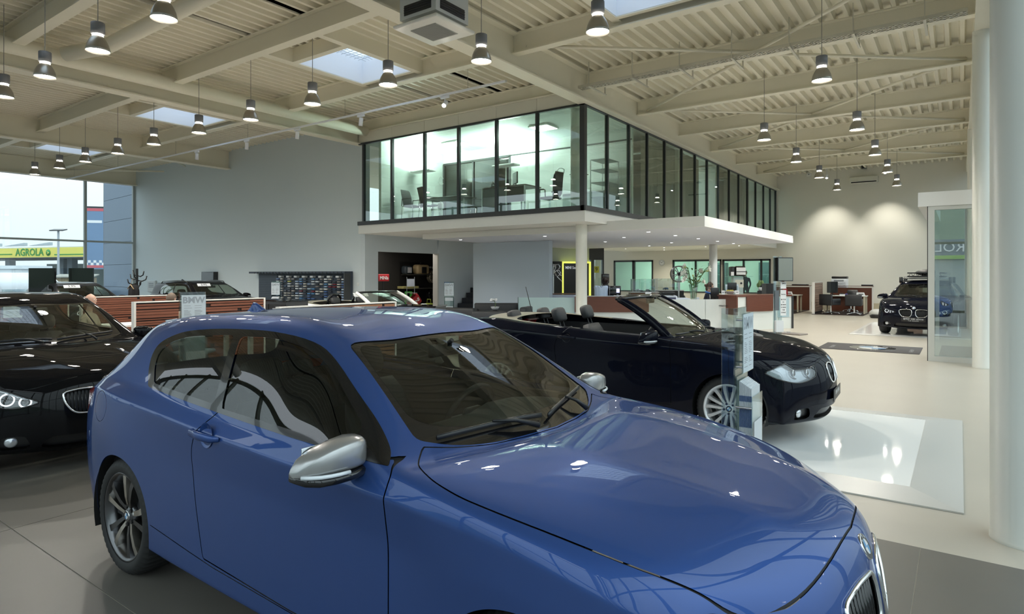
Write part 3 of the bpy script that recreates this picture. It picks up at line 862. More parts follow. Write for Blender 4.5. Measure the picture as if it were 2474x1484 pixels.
# ------------------------------------------------------------------ wheels
def wheel(parent, x, y, side, style, R0=.318, wd=.225, rim_r=.235, rot=0.):
    """wheel part with its sub-parts; outer face towards side"""
    wroot = link('wheel', None, parent, (x, y, R0), (R(-90) * side, 0, 0))   # local +z = outward
    hw = wd / 2
    prof = [(rim_r - .005, -hw + .01), (rim_r + .03, -hw), (R0 - .03, -hw + .004), (R0 - .008, -hw + .025), (R0, -hw + .05), (R0, hw - .05), (R0 - .008, hw - .025), (R0 - .03, hw - .004), (rim_r + .035, hw), (rim_r + .008, hw - .006), (rim_r - .004, hw - .02)]
    n = 150; rings = []
    for i, (r, z) in enumerate(prof):
        ring = []
        for k in range(n):
            rr = r
            if i in (2, 3, 6, 7) and k % 3 == 0: rr = r - .006
            if i in (4, 5) and k % 3 == 0: rr = r - .009
            a = 2 * pi * (k + (.9 if i in (4, 5) else 0)) / n
            ring.append((rr * cos(a), rr * sin(a), z))
        rings.append(ring)
    obj('tyre', MB().loft(rings, True), RUBBER, wroot)
    RIM = style['rim']; DARKR = style.get('dark', RIM)
    mb = MB().lathe([(rim_r - .008, -hw + .02), (rim_r - .02, -hw + .05), (rim_r - .03, hw - .06), (rim_r - .018, hw - .03), (rim_r - .004, hw - .012), (rim_r + .006, hw - .008), (rim_r + .007, hw - .016), (rim_r - .004, hw - .022)], 60)
    obj('rim_barrel', mb, DARKR, wroot)
    obj('brake_disc', MB().lathe([(.05, hw - .10), (.15, hw - .10), (.15, hw - .115), (.05, hw - .115)], 40), ALU, wroot)
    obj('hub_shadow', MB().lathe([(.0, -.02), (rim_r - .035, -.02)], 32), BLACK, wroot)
    ns = style['n']; zf = hw - .02
    for k in range(ns):
        a0 = 2 * pi * k / ns + rot
        M = Matrix.Rotation(a0, 4, 'Z')
        if style['kind'] == 'double':       # pair of flat-faced blades opening to the rim
            for s in (-1, 1):
                def sec(r, off, wdt, zt, zb):
                    return [(r, s * off - wdt, zb), (r, s * off - wdt * .7, zt), (r, s * off + wdt * .7, zt), (r, s * off + wdt, zb)]
                k5 = style.get('fat', 1.); rings = [sec(.045, .015, .014, zf - .018, zf - .06), sec(.10, .023, .0165 * k5, zf - .006, zf - .055), (sec(.17, .036, .020 * k5, zf - .001, zf - .05)), sec(rim_r - .010, .054, .026 * k5, zf - .002, zf - .045)]
                obj('spoke', MB(M).loft(rings, True, True, False), RIM if s == style.get('bright', s) else DARKR, wroot)
        else:                               # V spokes
            for s in (-1, 1):
                def sec2(r, off, wdt, zt, zb):
                    return [(r, s * off - wdt, zb), (r, s * off - wdt * .5, zt), (r, s * off + wdt * .5, zt), (r, s * off + wdt, zb)]
                rings = [sec2(.05, .010, .010, zf - .020, zf - .05), sec2(.12, .017, .0095, zf - .010, zf - .045), sec2(rim_r - .01, .030, .011, zf - .006, zf - .04)]
                obj('spoke', MB(M).loft(rings, True, True, False), RIM, wroot)
    obj('hub', MB().lathe([(0, zf - .012), (.03, zf - .012), (.036, zf - .016), (.062, zf - .022), (.068, zf - .03), (.068, zf - .07)], 30), DARKR, wroot)
    mb = MB()
    for k in range(5):
        a = 2 * pi * (k + .5) / 5 + rot; mb.cyl((.05 * cos(a), .05 * sin(a), zf - .03), (.05 * cos(a), .05 * sin(a), zf - .012), .011, n=10)
    obj('wheel_bolt', mb, BLACK, wroot)
    roundel(wroot, Matrix.Translation((0, 0, zf - .011)) @ Matrix.Rotation(rot + R(90), 4, 'Z'), .030, False)
    return wroot
ROUND_B = mat('roundel_blue', (.10, .32, .62), .25, coat=.5); ROUND_W = mat('roundel_white', (.78, .80, .82), .25, coat=.5); ROUND_K = mat('roundel_black', (.012, .012, .014), .2, coat=.5)
def roundel(parent, M, r, letters=True):
    """round four-quarter emblem with a dark ring; M maps +z to outward"""
    b = obj('badge', MB(M).lathe([(0, .003), (r * .97, .003), (r, .001), (r, -.004)], 32), CHROME, parent)
    obj('badge_ring', MB(M).lathe([(r * .60, .0036), (r * .93, .0036)], 32), ROUND_K, parent)
    mw = MB(M); mbl = MB(M)
    for k in range(4):
        m = mbl if k % 2 else mw
        a0 = pi / 2 * k; pts = [(0, 0, .0038)] + [(r * .58 * cos(a0 + pi / 2 * i / 8), r * .58 * sin(a0 + pi / 2 * i / 8), .0038) for i in range(9)]
        m._add(pts, [tuple(range(10))])
    obj('badge_quarter', mw, ROUND_W, parent); obj('badge_quarter', mbl, ROUND_B, parent)
    if letters:
        for ch, ang in (('B', 40), ('M', 0), ('W', -40)):
            a = R(90 + ang); t = text('badge_letter', ch, r * .36, ROUND_W, None, (0, 0, 0), (0, 0, 0), .0003, bold=.0)
            t.data.transform(M @ Matrix.Translation((r * .765 * cos(a), r * .765 * sin(a), .0042)) @ Matrix.Rotation(R(ang), 4, 'Z'))
            t.parent = parent
    return b
# ------------------------------------------------------------------ interior pieces
SEATM = mat('car_seat_dark', (.035, .036, .038), .6, bump=.2, nscale=40)
LINING = mat('car_lining_dark', (.022, .022, .024), .7)
DASHM = mat('dashboard_dark', (.03, .03, .032), .55)
def seat_mb(x, y, mb=None, ph=1.0, hr=True, wd=.25):
    mb = mb or MB()
    # cushion
    mb.rbox(x - .22, x + .28, y - wd, y + wd, .30, .46, .05)
    M = Matrix.Translation((x - .18, y, .42)) @ Matrix.Rotation(R(-20), 4, 'Y')
    rings = []
    for z, w2, d in ((0, .23, .07), (.15, .255, .085), (.35, .25, .08), (.50, .215, .07), (.58 * ph, .17, .055)):
        rings.append([(d * sgn(cos(a)) * abs(cos(a)) ** .6, w2 * sgn(sin(a)) * abs(sin(a)) ** .6, z) for a in [2 * pi * k / 20 for k in range(20)]])
    mb.loft(rings, True, True, True, M)
    return mb, M
def sgn(v): return -1 if v < 0 else 1
def headrest_mb(M, z, w=.125, h=.17, d=.055):
    mb = MB()
    rings = []
    for t, sc in ((0, .72), (.12, .92), (.5, 1.0), (.82, .95), (.95, .8), (1, .55)):
        rings.append([(d * sc * sgn(cos(a)) * abs(cos(a)) ** .65, w * sc * sgn(sin(a)) * abs(sin(a)) ** .55, z + h * t) for a in [2 * pi * k / 20 for k in range(20)]])
    mb.loft(rings, True, True, True, M)
    for s in (-1, 1): mb.cyl(M @ Vector((0, s * .045, z - .09)), M @ Vector((0, s * .045, z + .02)), .007, n=8)
    return mb
def steering(parent, x, y, z, m):
    st = obj('steering_wheel', MB(Matrix.Translation((x, y, z)) @ Matrix.Rotation(R(-65), 4, 'Y')).tube([(.18 * cos(a), .18 * sin(a), 0) for a in [2 * pi * k / 28 for k in range(28)]], .015, 8, True), m, parent)
    mb = MB(Matrix.Translation((x, y, z)) @ Matrix.Rotation(R(-65), 4, 'Y'))
    mb.rbox(-.05, .05, -.07, .07, -.04, .005, .02); mb.box(-.012, .012, -.17, .17, -.018, -.004); mb.box(-.17, 0, -.012, .012, -.018, -.004)
    obj('steering_hub', mb, m, parent)
def mirror_part(parent, sx, sy, z, side, cap, low, name='wing_mirror'):
    """door mirror: painted cap, black lower shell, foot, indicator strip, glass"""
    root = link(name, None, parent, (sx, sy * side, z))
    def sec(y, top, bot, fx, bx, x0):
        ring = []
        for k in range(24):
            a = 2 * pi * k / 24; ca, sa = cos(a), sin(a)
            xx = x0 + (fx if ca > 0 else bx) * sgn(ca) * abs(ca) ** .55
            zz = (top + bot) / 2 + (top - bot) / 2 * sgn(sa) * abs(sa) ** .55
            ring.append((xx, y * side, zz))
        return ring
    prof = [(-.125, .030, .2, 0), (-.115, .052, .6, 0), (-.09, .066, .85, .004), (-.05, .070, 1., .006), (.0, .064, 1., .004), (.05, .052, .96, -.004), (.09, .036, .85, -.014), (.12, .014, .66, -.028), (.138, -.016, .42, -.040), (.145, -.030, .2, -.046)]
    obj('mirror_cap', MB().loft([sec(y, t_, -.046, .070 * f, .045 * f, x0) for y, t_, f, x0 in prof], True, True), cap, root)
    low_p = [(-.13, .5, 0), (-.10, .85, .003), (-.04, 1., .005), (.04, 1., -.002), (.09, .9, -.014), (.125, .7, -.028), (.143, .35, -.043)]
    obj('mirror_base', MB().loft([sec(y, -.042, -.046 - .034 * min(1, f + .1), .073 * f, .046 * f, x0) for y, f, x0 in low_p], True, True), low, root)
    pts = [(.071 * f + x0 + .002, y * side, -.040) for y, f, x0 in ((-.01, 1., .004), (.03, .99, -.0005), (.06, .95, -.006), (.09, .86, -.014), (.115, .70, -.025), (.134, .48, -.037))]
    obj('indicator_strip', MB().tube(pts, .0075, 6), mat('indicator_lens', (.80, .84, .88), .15, coat=.5), root)
    obj('mirror_foot', MB().tube([(.01, -.10 * side, -.062), (.02, -.16 * side, -.072), (.035, -.225 * side, -.075)], [.024, .019, .024], 10, flat=(1.5, .8)), low, root)
    obj('mirror_glass', MB().rbox(-.050, -.046, -.10, .10, -.06, .045, .02), mat('mirror_glass', (.6, .63, .66), .03, 1.), root)
    return root
# ================================================================== CARS: closed hatchback family
HX = [0] * 17
def hatch_tables():
    r8 = [(-2.13, 0, .99), (-1.98, 0, 1.155), (-1.83, 0, 1.335), (-1.62, 0, 1.38), (-1.345, 0, 1.415), (-.97, 0, 1.442), (-.45, 0, 1.455), (-.09, 0, 1.432), (.17, 0, 1.362), (.50, 0, 1.198), (.86, 0, .995), (.97, 0, .975), (1.12, 0, .985), (1.37, 0, .970), (1.69, 0, .925), (1.93, 0, .870), (2.085, 0, .80)]
    r7 = [(-2.11, .26, .99), (-1.96, .28, 1.15), (-1.80, .29, 1.325), (-1.60, .30, 1.37), (-1.345, .305, 1.405), (-.97, .31, 1.432), (-.45, .31, 1.445), (-.10, .305, 1.422), (.155, .31, 1.352), (.47, .345, 1.193), (.80, .375, .995), (.93, .375, .973), (1.10, .34, .983), (1.36, .325, .966), (1.68, .30, .918), (1.91, .275, .862), (2.055, .25, .79)]
    r6 = [(-2.07, .51, .985), (-1.90, .555, 1.13), (-1.72, .55, 1.29), (-1.56, .57, 1.335), (-1.345, .58, 1.365), (-.97, .588, 1.388), (-.45, .588, 1.400), (-.12, .578, 1.388), (.12, .588, 1.330), (.42, .665, 1.180), (.73, .722, .990), (.86, .70, .968), (1.08, .63, .968), (1.345, .605, .944), (1.65, .56, .890), (1.85, .515, .830), (1.985, .47, .762)]
    r5 = [(-2.0, .695, .975), (-1.88, .75, 1.02), (-1.75, .768, 1.04), (-1.56, .785, 1.045), (-1.345, .80, 1.045), (-.97, .812, 1.03), (-.45, .824, 1.008), (-.12, .830, .995), (.10, .833, .985), (.42, .838, .975), (.74, .843, .962), (.88, .846, .950), (1.10, .846, .930), (1.345, .828, .898), (1.62, .772, .842), (1.78, .715, .792), (1.87, .66, .752)]
    r4 = [(-2.03, .735, .905), (-1.93, .795, .945), (-1.78, .825, .975), (-1.58, .848, .98), (-1.345, .862, .965), (-.97, .870, .945), (-.45, .876, .918), (-.12, .879, .905), (.10, .880, .896), (.42, .882, .886), (.74, .883, .876), (.88, .884, .87), (1.10, .886, .853), (1.345, .880, .825), (1.62, .84, .758), (1.78, .78, .695), (1.875, .715, .652)]
    r3 = [(-2.05, .745, .72), (-1.95, .81, .72), (-1.8, .85, .72), (-1.6, .876, .722), (-1.345, .890, .725), (-.97, .887, .722), (-.45, .884, .718), (-.12, .884, .715), (.10, .884, .713), (.42, .885, .708), (.74, .886, .703), (.88, .888, .70), (1.10, .892, .698), (1.345, .889, .69), (1.62, .856, .615), (1.78, .80, .55), (1.88, .74, .52)]
    r2 = [(-2.05, .735, .50), (-1.95, .805, .48), (-1.8, .842, .46), (-1.6, .866, .44), (-1.345, .876, .42), (-.97, .870, .40), (-.45, .866, .385), (-.12, .866, .38), (.10, .866, .38), (.42, .866, .38), (.74, .868, .38), (.88, .872, .385), (1.10, .878, .40), (1.345, .882, .42), (1.62, .857, .42), (1.78, .81, .39), (1.875, .755, .37)]
    r1 = [(-2.0, .71, .32), (-1.92, .785, .30), (-1.8, .825, .285), (-1.6, .85, .265), (-1.345, .862, .245), (-.97, .866, .23), (-.45, .868, .222), (-.12, .868, .22), (.10, .868, .22), (.42, .868, .22), (.74, .868, .22), (.88, .867, .222), (1.10, .865, .228), (1.345, .862, .235), (1.62, .842, .24), (1.78, .80, .235), (1.86, .745, .23)]
    r0 = [(-1.92, .60, .27)] + [(x, .75, .19) for x in (-1.85, -1.75, -1.58, -1.345, -.97, -.45, -.12, .10, .42, .74, .88, 1.10, 1.345, 1.62)] + [(1.74, .72, .195), (1.79, .66, .20)]
    fcap = [[(1.89, .43, .185), (1.96, .22, .18), (1.98, 0, .18)], [(2.00, .46, .225), (2.09, .25, .22), (2.11, 0, .22)], [(2.05, .475, .36), (2.14, .25, .36), (2.165, 0, .36)], [(2.07, .475, .52), (2.15, .25, .52), (2.175, 0, .52)], [(2.045, .47, .665), (2.12, .25, .685), (2.145, 0, .692)]]
    rcap = [[(-2.0, .45, .27), (-2.05, .24, .27), (-2.06, 0, .27)], [(-2.12, .50, .32), (-2.17, .25, .32), (-2.18, 0, .32)], [(-2.18, .51, .50), (-2.23, .26, .50), (-2.24, 0, .50)], [(-2.18, .51, .72), (-2.23, .26, .72), (-2.24, 0, .72)], [(-2.15, .51, .915), (-2.19, .26, .925), (-2.20, 0, .93)]]
    r4 = [(x, y + (.007 if -1.7 < x < 1.2 else .002), z) for x, y, z in r4]
    r3 = [(x, y - (.014 if -1.0 < x < .9 else 0), z) for x, y, z in r3]
    r2 = [(x, y + (.006 if -1.0 < x < 1.0 else 0), z) for x, y, z in r2]
    r5 = [(x, y - (.012 if -1.9 < x < -1.2 else 0), z) for x, y, z in r5]
    r7 = [(x, y, z + (.007 if x > 1.0 else 0)) for x, y, z in r7]
    return [r0, r1, r2, r3, r4, r5, r6, r7, r8], fcap, rcap
DLO = rpoly(np.concatenate([spline([(-1.176, 1.044), (-1.281, 1.125), (-1.338, 1.205), (-1.305, 1.268), (-1.132, 1.326), (-.89, 1.355), (-.61, 1.370), (-.28, 1.372), (0, 1.342), (.205, 1.272), (.486, 1.126), (.66, 1.02), (.741, .969)], 4), [(.42, .976), (.1, .984), (-.448, 1.008)]]), .004, 1)
QG = rpoly([(-1.13, 1.066, .02), (-1.225, 1.142, .02), (-1.275, 1.212, .05), (-1.20, 1.270, .05), (-1.02, 1.312, .08), (-.60, 1.342, .02), (-.478, 1.036, .02)], .02)
DG = rpoly([(-.405, 1.026, .015), (-.535, 1.338, .03), (-.26, 1.348, .12), (-.02, 1.318, .1), (.19, 1.252, .1), (.40, 1.138, .05), (.53, 1.065, .02), (.50, .995, .02)], .02)
WSO = rpoly([(.92, -.1), (.915, .0), (.895, .2), (.855, .38), (.79, .53), (.70, .655, .03), (.42, .600, .1), (.165, .545, .04), (.19, .3), (.20, 0), (.20, -.1)], .12)
WSI = rpoly([(.80, -.1), (.80, .0), (.785, .2), (.745, .38), (.68, .53, .05), (.61, .60, .04), (.42, .572, .1), (.19, .515, .05), (.222, .3), (.235, 0), (.235, -.1)], .12)
HOOD = np.concatenate([[(.93, -.1), (.925, 0), (.905, .2), (.865, .38), (.80, .53)], spline([(.735, .655), (.80, .745), (.90, .805), (1.0, .832), (1.134, .842), (1.345, .826), (1.614, .772), (1.80, .70), (1.885, .655), (1.955, .575), (2.025, .43), (2.065, .25), (2.082, 0)], 4), [(2.082, -.1)]])
DOOR = rpoly([(-.40, 1.025, .02), (-.50, .93, .1), (-.572, .82, .12), (-.545, .62, .3), (-.462, .335, .01), (.2, .306, .01), (.785, .302, .01), (.782, .60, .1), (.775, .955, .02), (.735, .985, .01), (.2, 1.0, .01)], .02)
HL = rpoly([(.455, .622, .01), (.56, .668, .05), (.655, .725, .05), (.715, .742, .02), (.748, .70, .03), (.745, .62, .04), (.66, .578, .06), (.56, .582, .05)], .02)
KID = rpoly([(.040, .655, .04), (.060, .694, .03), (.20, .704, .1), (.325, .680, .035), (.315, .60, .06), (.255, .508, .05), (.085, .498, .05), (.042, .56, .04)], .03)
INTAKE = rpoly([(-.1, .33), (.40, .335, .04), (.46, .25, .05), (.40, .235, .03), (-.1, .23)], .01)
FOGR = rpoly([(.55, .36, .03), (.70, .35, .03), (.70, .25, .03), (.50, .25, .03)], .02)
TAIL = rpoly([(-1.80, .975, .02), (-2.03, .955, .02), (-2.3, .93), (-2.3, .79), (-2.02, .77, .03), (-1.93, .83, .05)], .02)
RWIN = rpoly([(-.1, 1.265), (.40, 1.255, .05), (.47, 1.22, .04), (.50, 1.06, .04), (.44, 1.035, .03), (-.1, 1.045)], .03)
def car_paint(name, col, metal, rough, coat=1.):
    m = mat(name, col, rough, metal, coat)
    return m
CARGLASS = glass('car_glass', (.42, .47, .43), gain=1.2)
CARGLASS2 = glass('car_glass_clear', (.62, .67, .60), gain=1.5)
LENS = glass('headlamp_lens', (.88, .90, .90), gain=1.6)
HLIN = mat('headlamp_inner', (.05, .05, .055), .25, .3, .5); HLSIL = mat('headlamp_bright_inner', (.55, .60, .66), .25, .5, .5); HLB = mat('headlamp_reflector', (.75, .78, .82), .12, 1.)
RINGW = mat('headlamp_ring', (.85, .87, .9), .2, emit=((.9, .95, 1), .5))
TRIMG = mat('gloss_black_trim', (.006, .006, .007), .08, coat=.6)
SEAMM = mat('panel_gap', (.004, .004, .005), .6)
TAILM = mat('tail_lamp_red', (.35, .01, .015), .12, coat=1.)
WELL = mat('wheel_well', (.01, .01, .01), .9)
SILV = car_paint('silver_mirror_paint', (.42, .42, .42), .6, .28)
COCK = rpoly([(-1.33, -.1), (-1.32, .45, .1), (-1.24, .64, .1), (-.9, .685), (.1, .70), (.60, .69, .05), (.66, .62, .03), (.72, -.1)], .05)
TONN = rpoly([(-1.80, -.1), (-1.78, .45, .2), (-1.62, .68, .2), (-1.1, .765), (-.58, .79, .01), (-.58, .68, .01), (-.9, .66), (-1.2, .60), (-1.30, -.1)], .03)
TONM = mat('soft_top_cover_fabric', (.16, .15, .115), .6)
OBL = lambda V: np.stack([np.abs(V[:, 1]) - (V[:, 0] - 1.9) * .6, V[:, 2]], 1)
HL_E = rpoly([(.345, .765, .03), (.5, .785, .1), (.66, .790, .1), (.82, .762, .08), (.985, .695, .01), (.87, .635, .06), (.68, .595, .08), (.52, .605, .08), (.35, .655, .04)], .04)
KID_E = rpoly([(.040, .66, .05), (.060, .735, .03), (.16, .752, .08), (.245, .725, .04), (.235, .64, .06), (.185, .565, .05), (.085, .555, .04), (.045, .59, .04)], .03)
def loop_of(sh):
    """ordered border of a shell"""
    e = np.concatenate([sh.T[:, [0, 1]], sh.T[:, [1, 2]], sh.T[:, [2, 0]]]); es = np.sort(e, 1)
    u, ix, c = np.unique(es, axis=0, return_index=True, return_counts=True)
    nxt = {int(a): int(b) for a, b in e[ix[c == 1]]}
    best = []
    while nxt:
        a = next(iter(nxt)); L = []
        while a in nxt: L.append(a); a = nxt.pop(a)
        if len(L) > len(best): best = L
    P = sh.V[best]; out = [P[0]]
    for p in P[1:]:
        if np.linalg.norm(p - out[-1]) > .012: out.append(p)
    return [Vector(p) for p in out]
def open_mod(rows, fc, rc):
    r6 = [(-2.06, .51, .995), (-1.93, .53, 1.035), (-1.78, .54, 1.06), (-1.58, .56, 1.07), (-1.345, .58, 1.07), (-.97, .60, 1.045), (-.45, .62, 1.012), (-.12, .63, 1.0), (.10, .64, .99), (.42, .66, .975), (.73, .68, .965)]
    r7 = [(-2.10, .26, 1.0), (-1.98, .27, 1.05), (-1.83, .28, 1.08), (-1.60, .28, 1.095), (-1.345, .29, 1.09), (-.97, .3, 1.05), (-.45, .31, 1.012), (-.10, .31, 1.0), (.155, .32, .99), (.45, .33, .975), (.76, .35, .968)]
    r8 = [(-2.12, 0, 1.0), (-1.99, 0, 1.055), (-1.85, 0, 1.085), (-1.62, 0, 1.10), (-1.345, 0, 1.095), (-.97, 0, 1.05), (-.45, 0, 1.012), (-.09, 0, 1.0), (.17, 0, .99), (.48, 0, .975), (.80, 0, .970)]
    rows[6][:11] = r6; rows[7][:11] = r7; rows[8][:11] = r8
    up = {11: .0, 12: .022, 13: .022, 14: .02, 15: .014}
    for i, d in up.items():
        for k in (7, 8): x, y, z = rows[k][i]; rows[k][i] = (x, y, z + d)
    rows[5] = [(x, y, z + (.03 if x < -1 else .012 if x < -.3 else -.005 if x < .5 else -.015 if x < .9 else 0)) for x, y, z in rows[5]]
def open_top(t, body, full, part, paint, gl, o):
    """windscreen with its frame, roll hoops, aerial"""
    def P(u, v):     # u across -1..1, v base..top
        a = abs(u)
        b = Vector((.86 - .17 * a ** 2.2, .665 * u, .962 - .02 * a)); c = Vector((.225 - .13 * a ** 2.2, .595 * u, 1.362 - .02 * a ** 3))
        p = b.lerp(c, v); p += Vector((.04, 0, .03)) * (4 * v * (1 - v)) * (1 - .3 * a); return p
    nu, nv = 24, 12
    rings = [[P(-1 + 2 * i / nu, j / nv) for i in range(nu + 1)] for j in range(nv + 1)]
    obj('windscreen', MB().loft(rings, False, False, True), gl, t)
    for s in (-1, 1):
        pts = [P(s, v) for v in np.linspace(-.04, 1, 14)]
        obj('windscreen_pillar', MB().tube(pts, [.046 - .012 * k / 13 for k in range(14)], 10, flat=(.75, 1.15)), paint, t)
    obj('windscreen_header', MB().tube([P(u, 1.0) + Vector((-.015, 0, 0)) for u in np.linspace(-1, 1, 25)], .030, 10, flat=(1.5, .8)), TRIMG, t)
    e = MB().tube([P(-.955 + 1.91 * i / 24, .97) + Vector((.012, 0, .008)) for i in range(25)], .006, 6)
    obj('windscreen_seal', e, BLACK, t)
    obj('cabin_mirror', MB(Matrix.Translation(P(0, .88) + Vector((-.09, 0, -.02)))).rbox(-.012, .012, -.11, .11, -.03, .035, .012).cyl((0, 0, .02), (.07, 0, .04), .01), BLACK, t)
    if o.get('hoops'):
        for y in (-.36, .36):
            obj('roll_hoop', MB().tube([(-.86, y - .17, 1.0), (-.82, y - .165, 1.2), (-.80, y - .09, 1.275), (-.80, y + .09, 1.275), (-.82, y + .165, 1.2), (-.86, y + .17, 1.0)], .03, 10), CHROME if False else BLACKG, t)
    if o.get('aerial'): obj('aerial', MB().cyl((-1.66, .42, 1.07), (-1.77, .42, 1.44), .007, .004, 8).cyl((-1.655, .42, 1.06), (-1.67, .42, 1.11), .014, .010, 8), BLACK, t)
def build_car(label, loc, theta, paint, o, group=None):
    """o: options dict"""
    sc = np.array(o.get('scale', (1, 1, 1)), float); lvl = o.get('level', 3)
    rows, fc, rc = hatch_tables()
    if 'mod' in o: o['mod'](rows, fc, rc)
    creases = {5: lambda a, b: .45 if b < .80 else (.22 if b < 1.3 else .15), 4: .6, 3: lambda a, b: .45 if a > -1 else .2, 6: lambda a, b: .25 if b < .75 else .1, 1: .5, 2: .15, 7: lambda a, b: .45 if 1.0 < b < 1.95 else 0.}
    V, T = surf_from_rows(rows, fc, rc, lvl, creases)
    N = vnormals(V, T)
    body = Sh(V, T, N); full = bvh(body)
    t = thing('car', label, 'car', loc, theta, group)
    t.scale = tuple(sc)
    hero = o.get('hero', False)
    part = lambda n, sh, m, p=t: link(n, sh.mesh(n, m), p)
    # wheel arches
    for cx in (-1.345, 1.345):
        f = lambda V, cx=cx: np.maximum(np.hypot(V[:, 0] - cx, V[:, 2] - .315) - .347, .5 - np.abs(V[:, 1]))
        _, body = body.carve(f)
        for s in (-1, 1):
            mb = MB(); M = Matrix.Translation((cx, 0, .315))
            ring = lambda y, r: [(r * cos(a), y * s, r * sin(a)) for a in np.linspace(-.35, pi + .35, 30)]
            mb.loft([ring(.868, .350), ring(.80, .365), ring(.50, .365), ring(.50, .02)], False, False, True, M)
            obj('wheel_well', mb, WELL, t)
    # glazing
    gl = o.get('glass', CARGLASS); opn = o.get('open')
    if not opn:
      D, body = body.carve(feat(DLO, SIDE))
      g1, D = D.carve(feat(DG, SIDE)); g2, D = D.carve(feat(QG, SIDE))
      for q in D.off(.002).sides(): part('window_trim', q, TRIMG)
      for s in (*g1.off(-.004).sides(), *g2.off(-.002).sides()): part('side_window', s, gl)
      W, body = body.carve(feat(WSO, PLAN, lambda V: .86 - V[:, 2]))
      Wg, Wf = W.carve(feat(WSI, PLAN))
      part('windscreen_border', Wf.off(-.004), TRIMG); ws = part('windscreen', Wg.off(-.003), gl)
      rl = lambda V: V[:, 0] + 1.5
      Rw, body = body.carve(feat(RWIN, FRONT, rl)); part('rear_window', Rw.off(-.003), gl)
    else:
      open_top(t, body, full, part, paint, gl, o)
      W, body = body.carve(feat(COCK, PLAN, lambda V: .8 - V[:, 2]))
      T_, body = body.carve(feat(TONN, PLAN, lambda V: .93 - V[:, 2])); part('soft_top_cover', T_.off(.004), TONM)
      W, body = body.carve(feat(np.where(WSO > 5, WSO, WSO), PLAN, lambda V: np.maximum(.8 - V[:, 2], .58 - V[:, 0])))
      part('cowl', W.off(-.01), BLACK)
    # hood and doors with open joints
    def panel(poly, proj, lim, name, split, gap=.0028):
        nonlocal body
        A, body = body.carve(feat(poly, proj, lim, gap)); P_, S_ = A.carve(feat(poly, proj, lim, -gap))
        for q in (S_.off(-.006).sides() if split else (S_.off(-.006),)): part('panel_gap', q, SEAMM)
        return [part(name, q, paint) for q in (P_.sides() if split else (P_,))]
    hood = panel(HOOD, PLAN, lambda V: .72 - V[:, 2], 'bonnet', False)[0]
    doors = panel(DOOR, SIDE, lambda V: .6 - np.abs(V[:, 1]), 'door', True)
    # front lamps, grille, intakes
    HLp, hproj, KIDp = o.get('HL', HL), o.get('hproj', FRONT), o.get('KID', KID)
    hl, body = body.carve(feat(HLp, hproj, lambda V: 1.5 - V[:, 0]))
    for s, sg in zip(hl.sides(), (1, -1)):
        h = part('headlamp', s.off(-.001), LENS)
        link('lamp_housing', s.recess(.05 if hproj is FRONT else .035).mesh('lamp_housing', HLIN if hproj is FRONT else HLSIL), h)
        mb = MB(); mr = MB(); ml = MB()
        for (y, z, r) in o.get('lamps', ((.555, .628, .038), (.655, .652, .046))):
            hit = full.ray_cast(Vector((4, y * sg, z)), Vector((-1, 0, 0)))
            if hit[0]:
                d = (hit[1] * .35 + Vector((1, 0, 0)) * .65).normalized()
                M = Matrix.Translation(hit[0] - hit[1] * .030) @ d.to_track_quat('Z', 'Y').to_matrix().to_4x4()
                mr.tube([M @ Vector((r * cos(a), r * sin(a), 0)) for a in [2 * pi * k / 24 for k in range(24)]], .0065, 6, True)
                mb.lathe([(r * .8, -.005), (r * .6, -.02), (.001, -.028)], 20, M); ml.lathe([(.001, .004), (r * .45, -.003), (r * .6, -.014)], 20, M)
        obj('lamp_ring', mr, RINGW if hproj is FRONT else CHROME, h); obj('reflector', mb, HLB, h); obj('projector', ml, BLACKG, h)
        e = MB(); L_ = loop_of(s)
        e.tube(L_, .006, 6, True); obj('lamp_edge', e, TRIMG, h)
        if hproj is FRONT:
            e = MB(); rim_tube([(a, b - .014) for a, b in HLp[8:20]], full, 'x', .007, e, sg, 6, False, -.014)
            obj('light_brow', e, HLB, h)
    k_, body = body.carve(feat(KIDp, FRONT, lambda V: 1.9 - V[:, 0]))
    for s, sg in zip(k_.sides(), (1, -1)):
        g = part('grille', s.recess(.035), BLACK)
        e = MB(); rim_tube(KIDp, full, 'x', .0085, e, sg, 8, True, .003); obj('grille_rim', e, CHROME, g)
        for q in range(10):
            y = .068 + .0255 * q; zs = [z for z in np.linspace(.45, .80, 36) if sdf_poly(KIDp, np.array([[y, z]]))[0] < -.004]
            if len(zs) < 3: continue
            pts = []
            for z in (zs[0], (zs[0] + zs[-1]) / 2, zs[-1]):
                h = full.ray_cast(Vector((4, y * sg, z)), Vector((-1, 0, 0)))
                if h[0]: pts.append(h[0] - Vector((.014, 0, 0)))
            obj('grille_bar', MB().tube(pts, .0045, 6, flat=(.8, 2.2)), BLACKG if not o.get('brightbars') else CHROME, g)
    ik, body = body.carve(feat(INTAKE, FRONT, lambda V: 1.9 - V[:, 0])); part('lower_intake', ik.recess(.03), BLACK)
    fg, body = body.carve(feat(FOGR, FRONT, lambda V: 1.6 - V[:, 0]))
    for s, sg in zip(fg.sides(), (1, -1)):
        q = part('fog_recess', s.recess(.03), BLACK)
        hit = full.ray_cast(Vector((4, .63 * sg, .305)), Vector((-1, 0, 0)))
        if hit[0]:
            M = Matrix.Translation(hit[0] - hit[1] * .02) @ (hit[1] + Vector((1, 0, 0))).to_track_quat('Z', 'Y').to_matrix().to_4x4()
            obj('fog_lamp', MB(M).lathe([(.001, .012), (.03, .008), (.042, 0), (.045, -.01)], 20), mat('fog_lens', (.7, .72, .75), .1, .6), q)
    tl, body = body.carve(feat(TAIL, SIDE, lambda V: .45 - np.abs(V[:, 1])))
    for s in tl.sides(): part('tail_lamp', s.off(.001), TAILM)
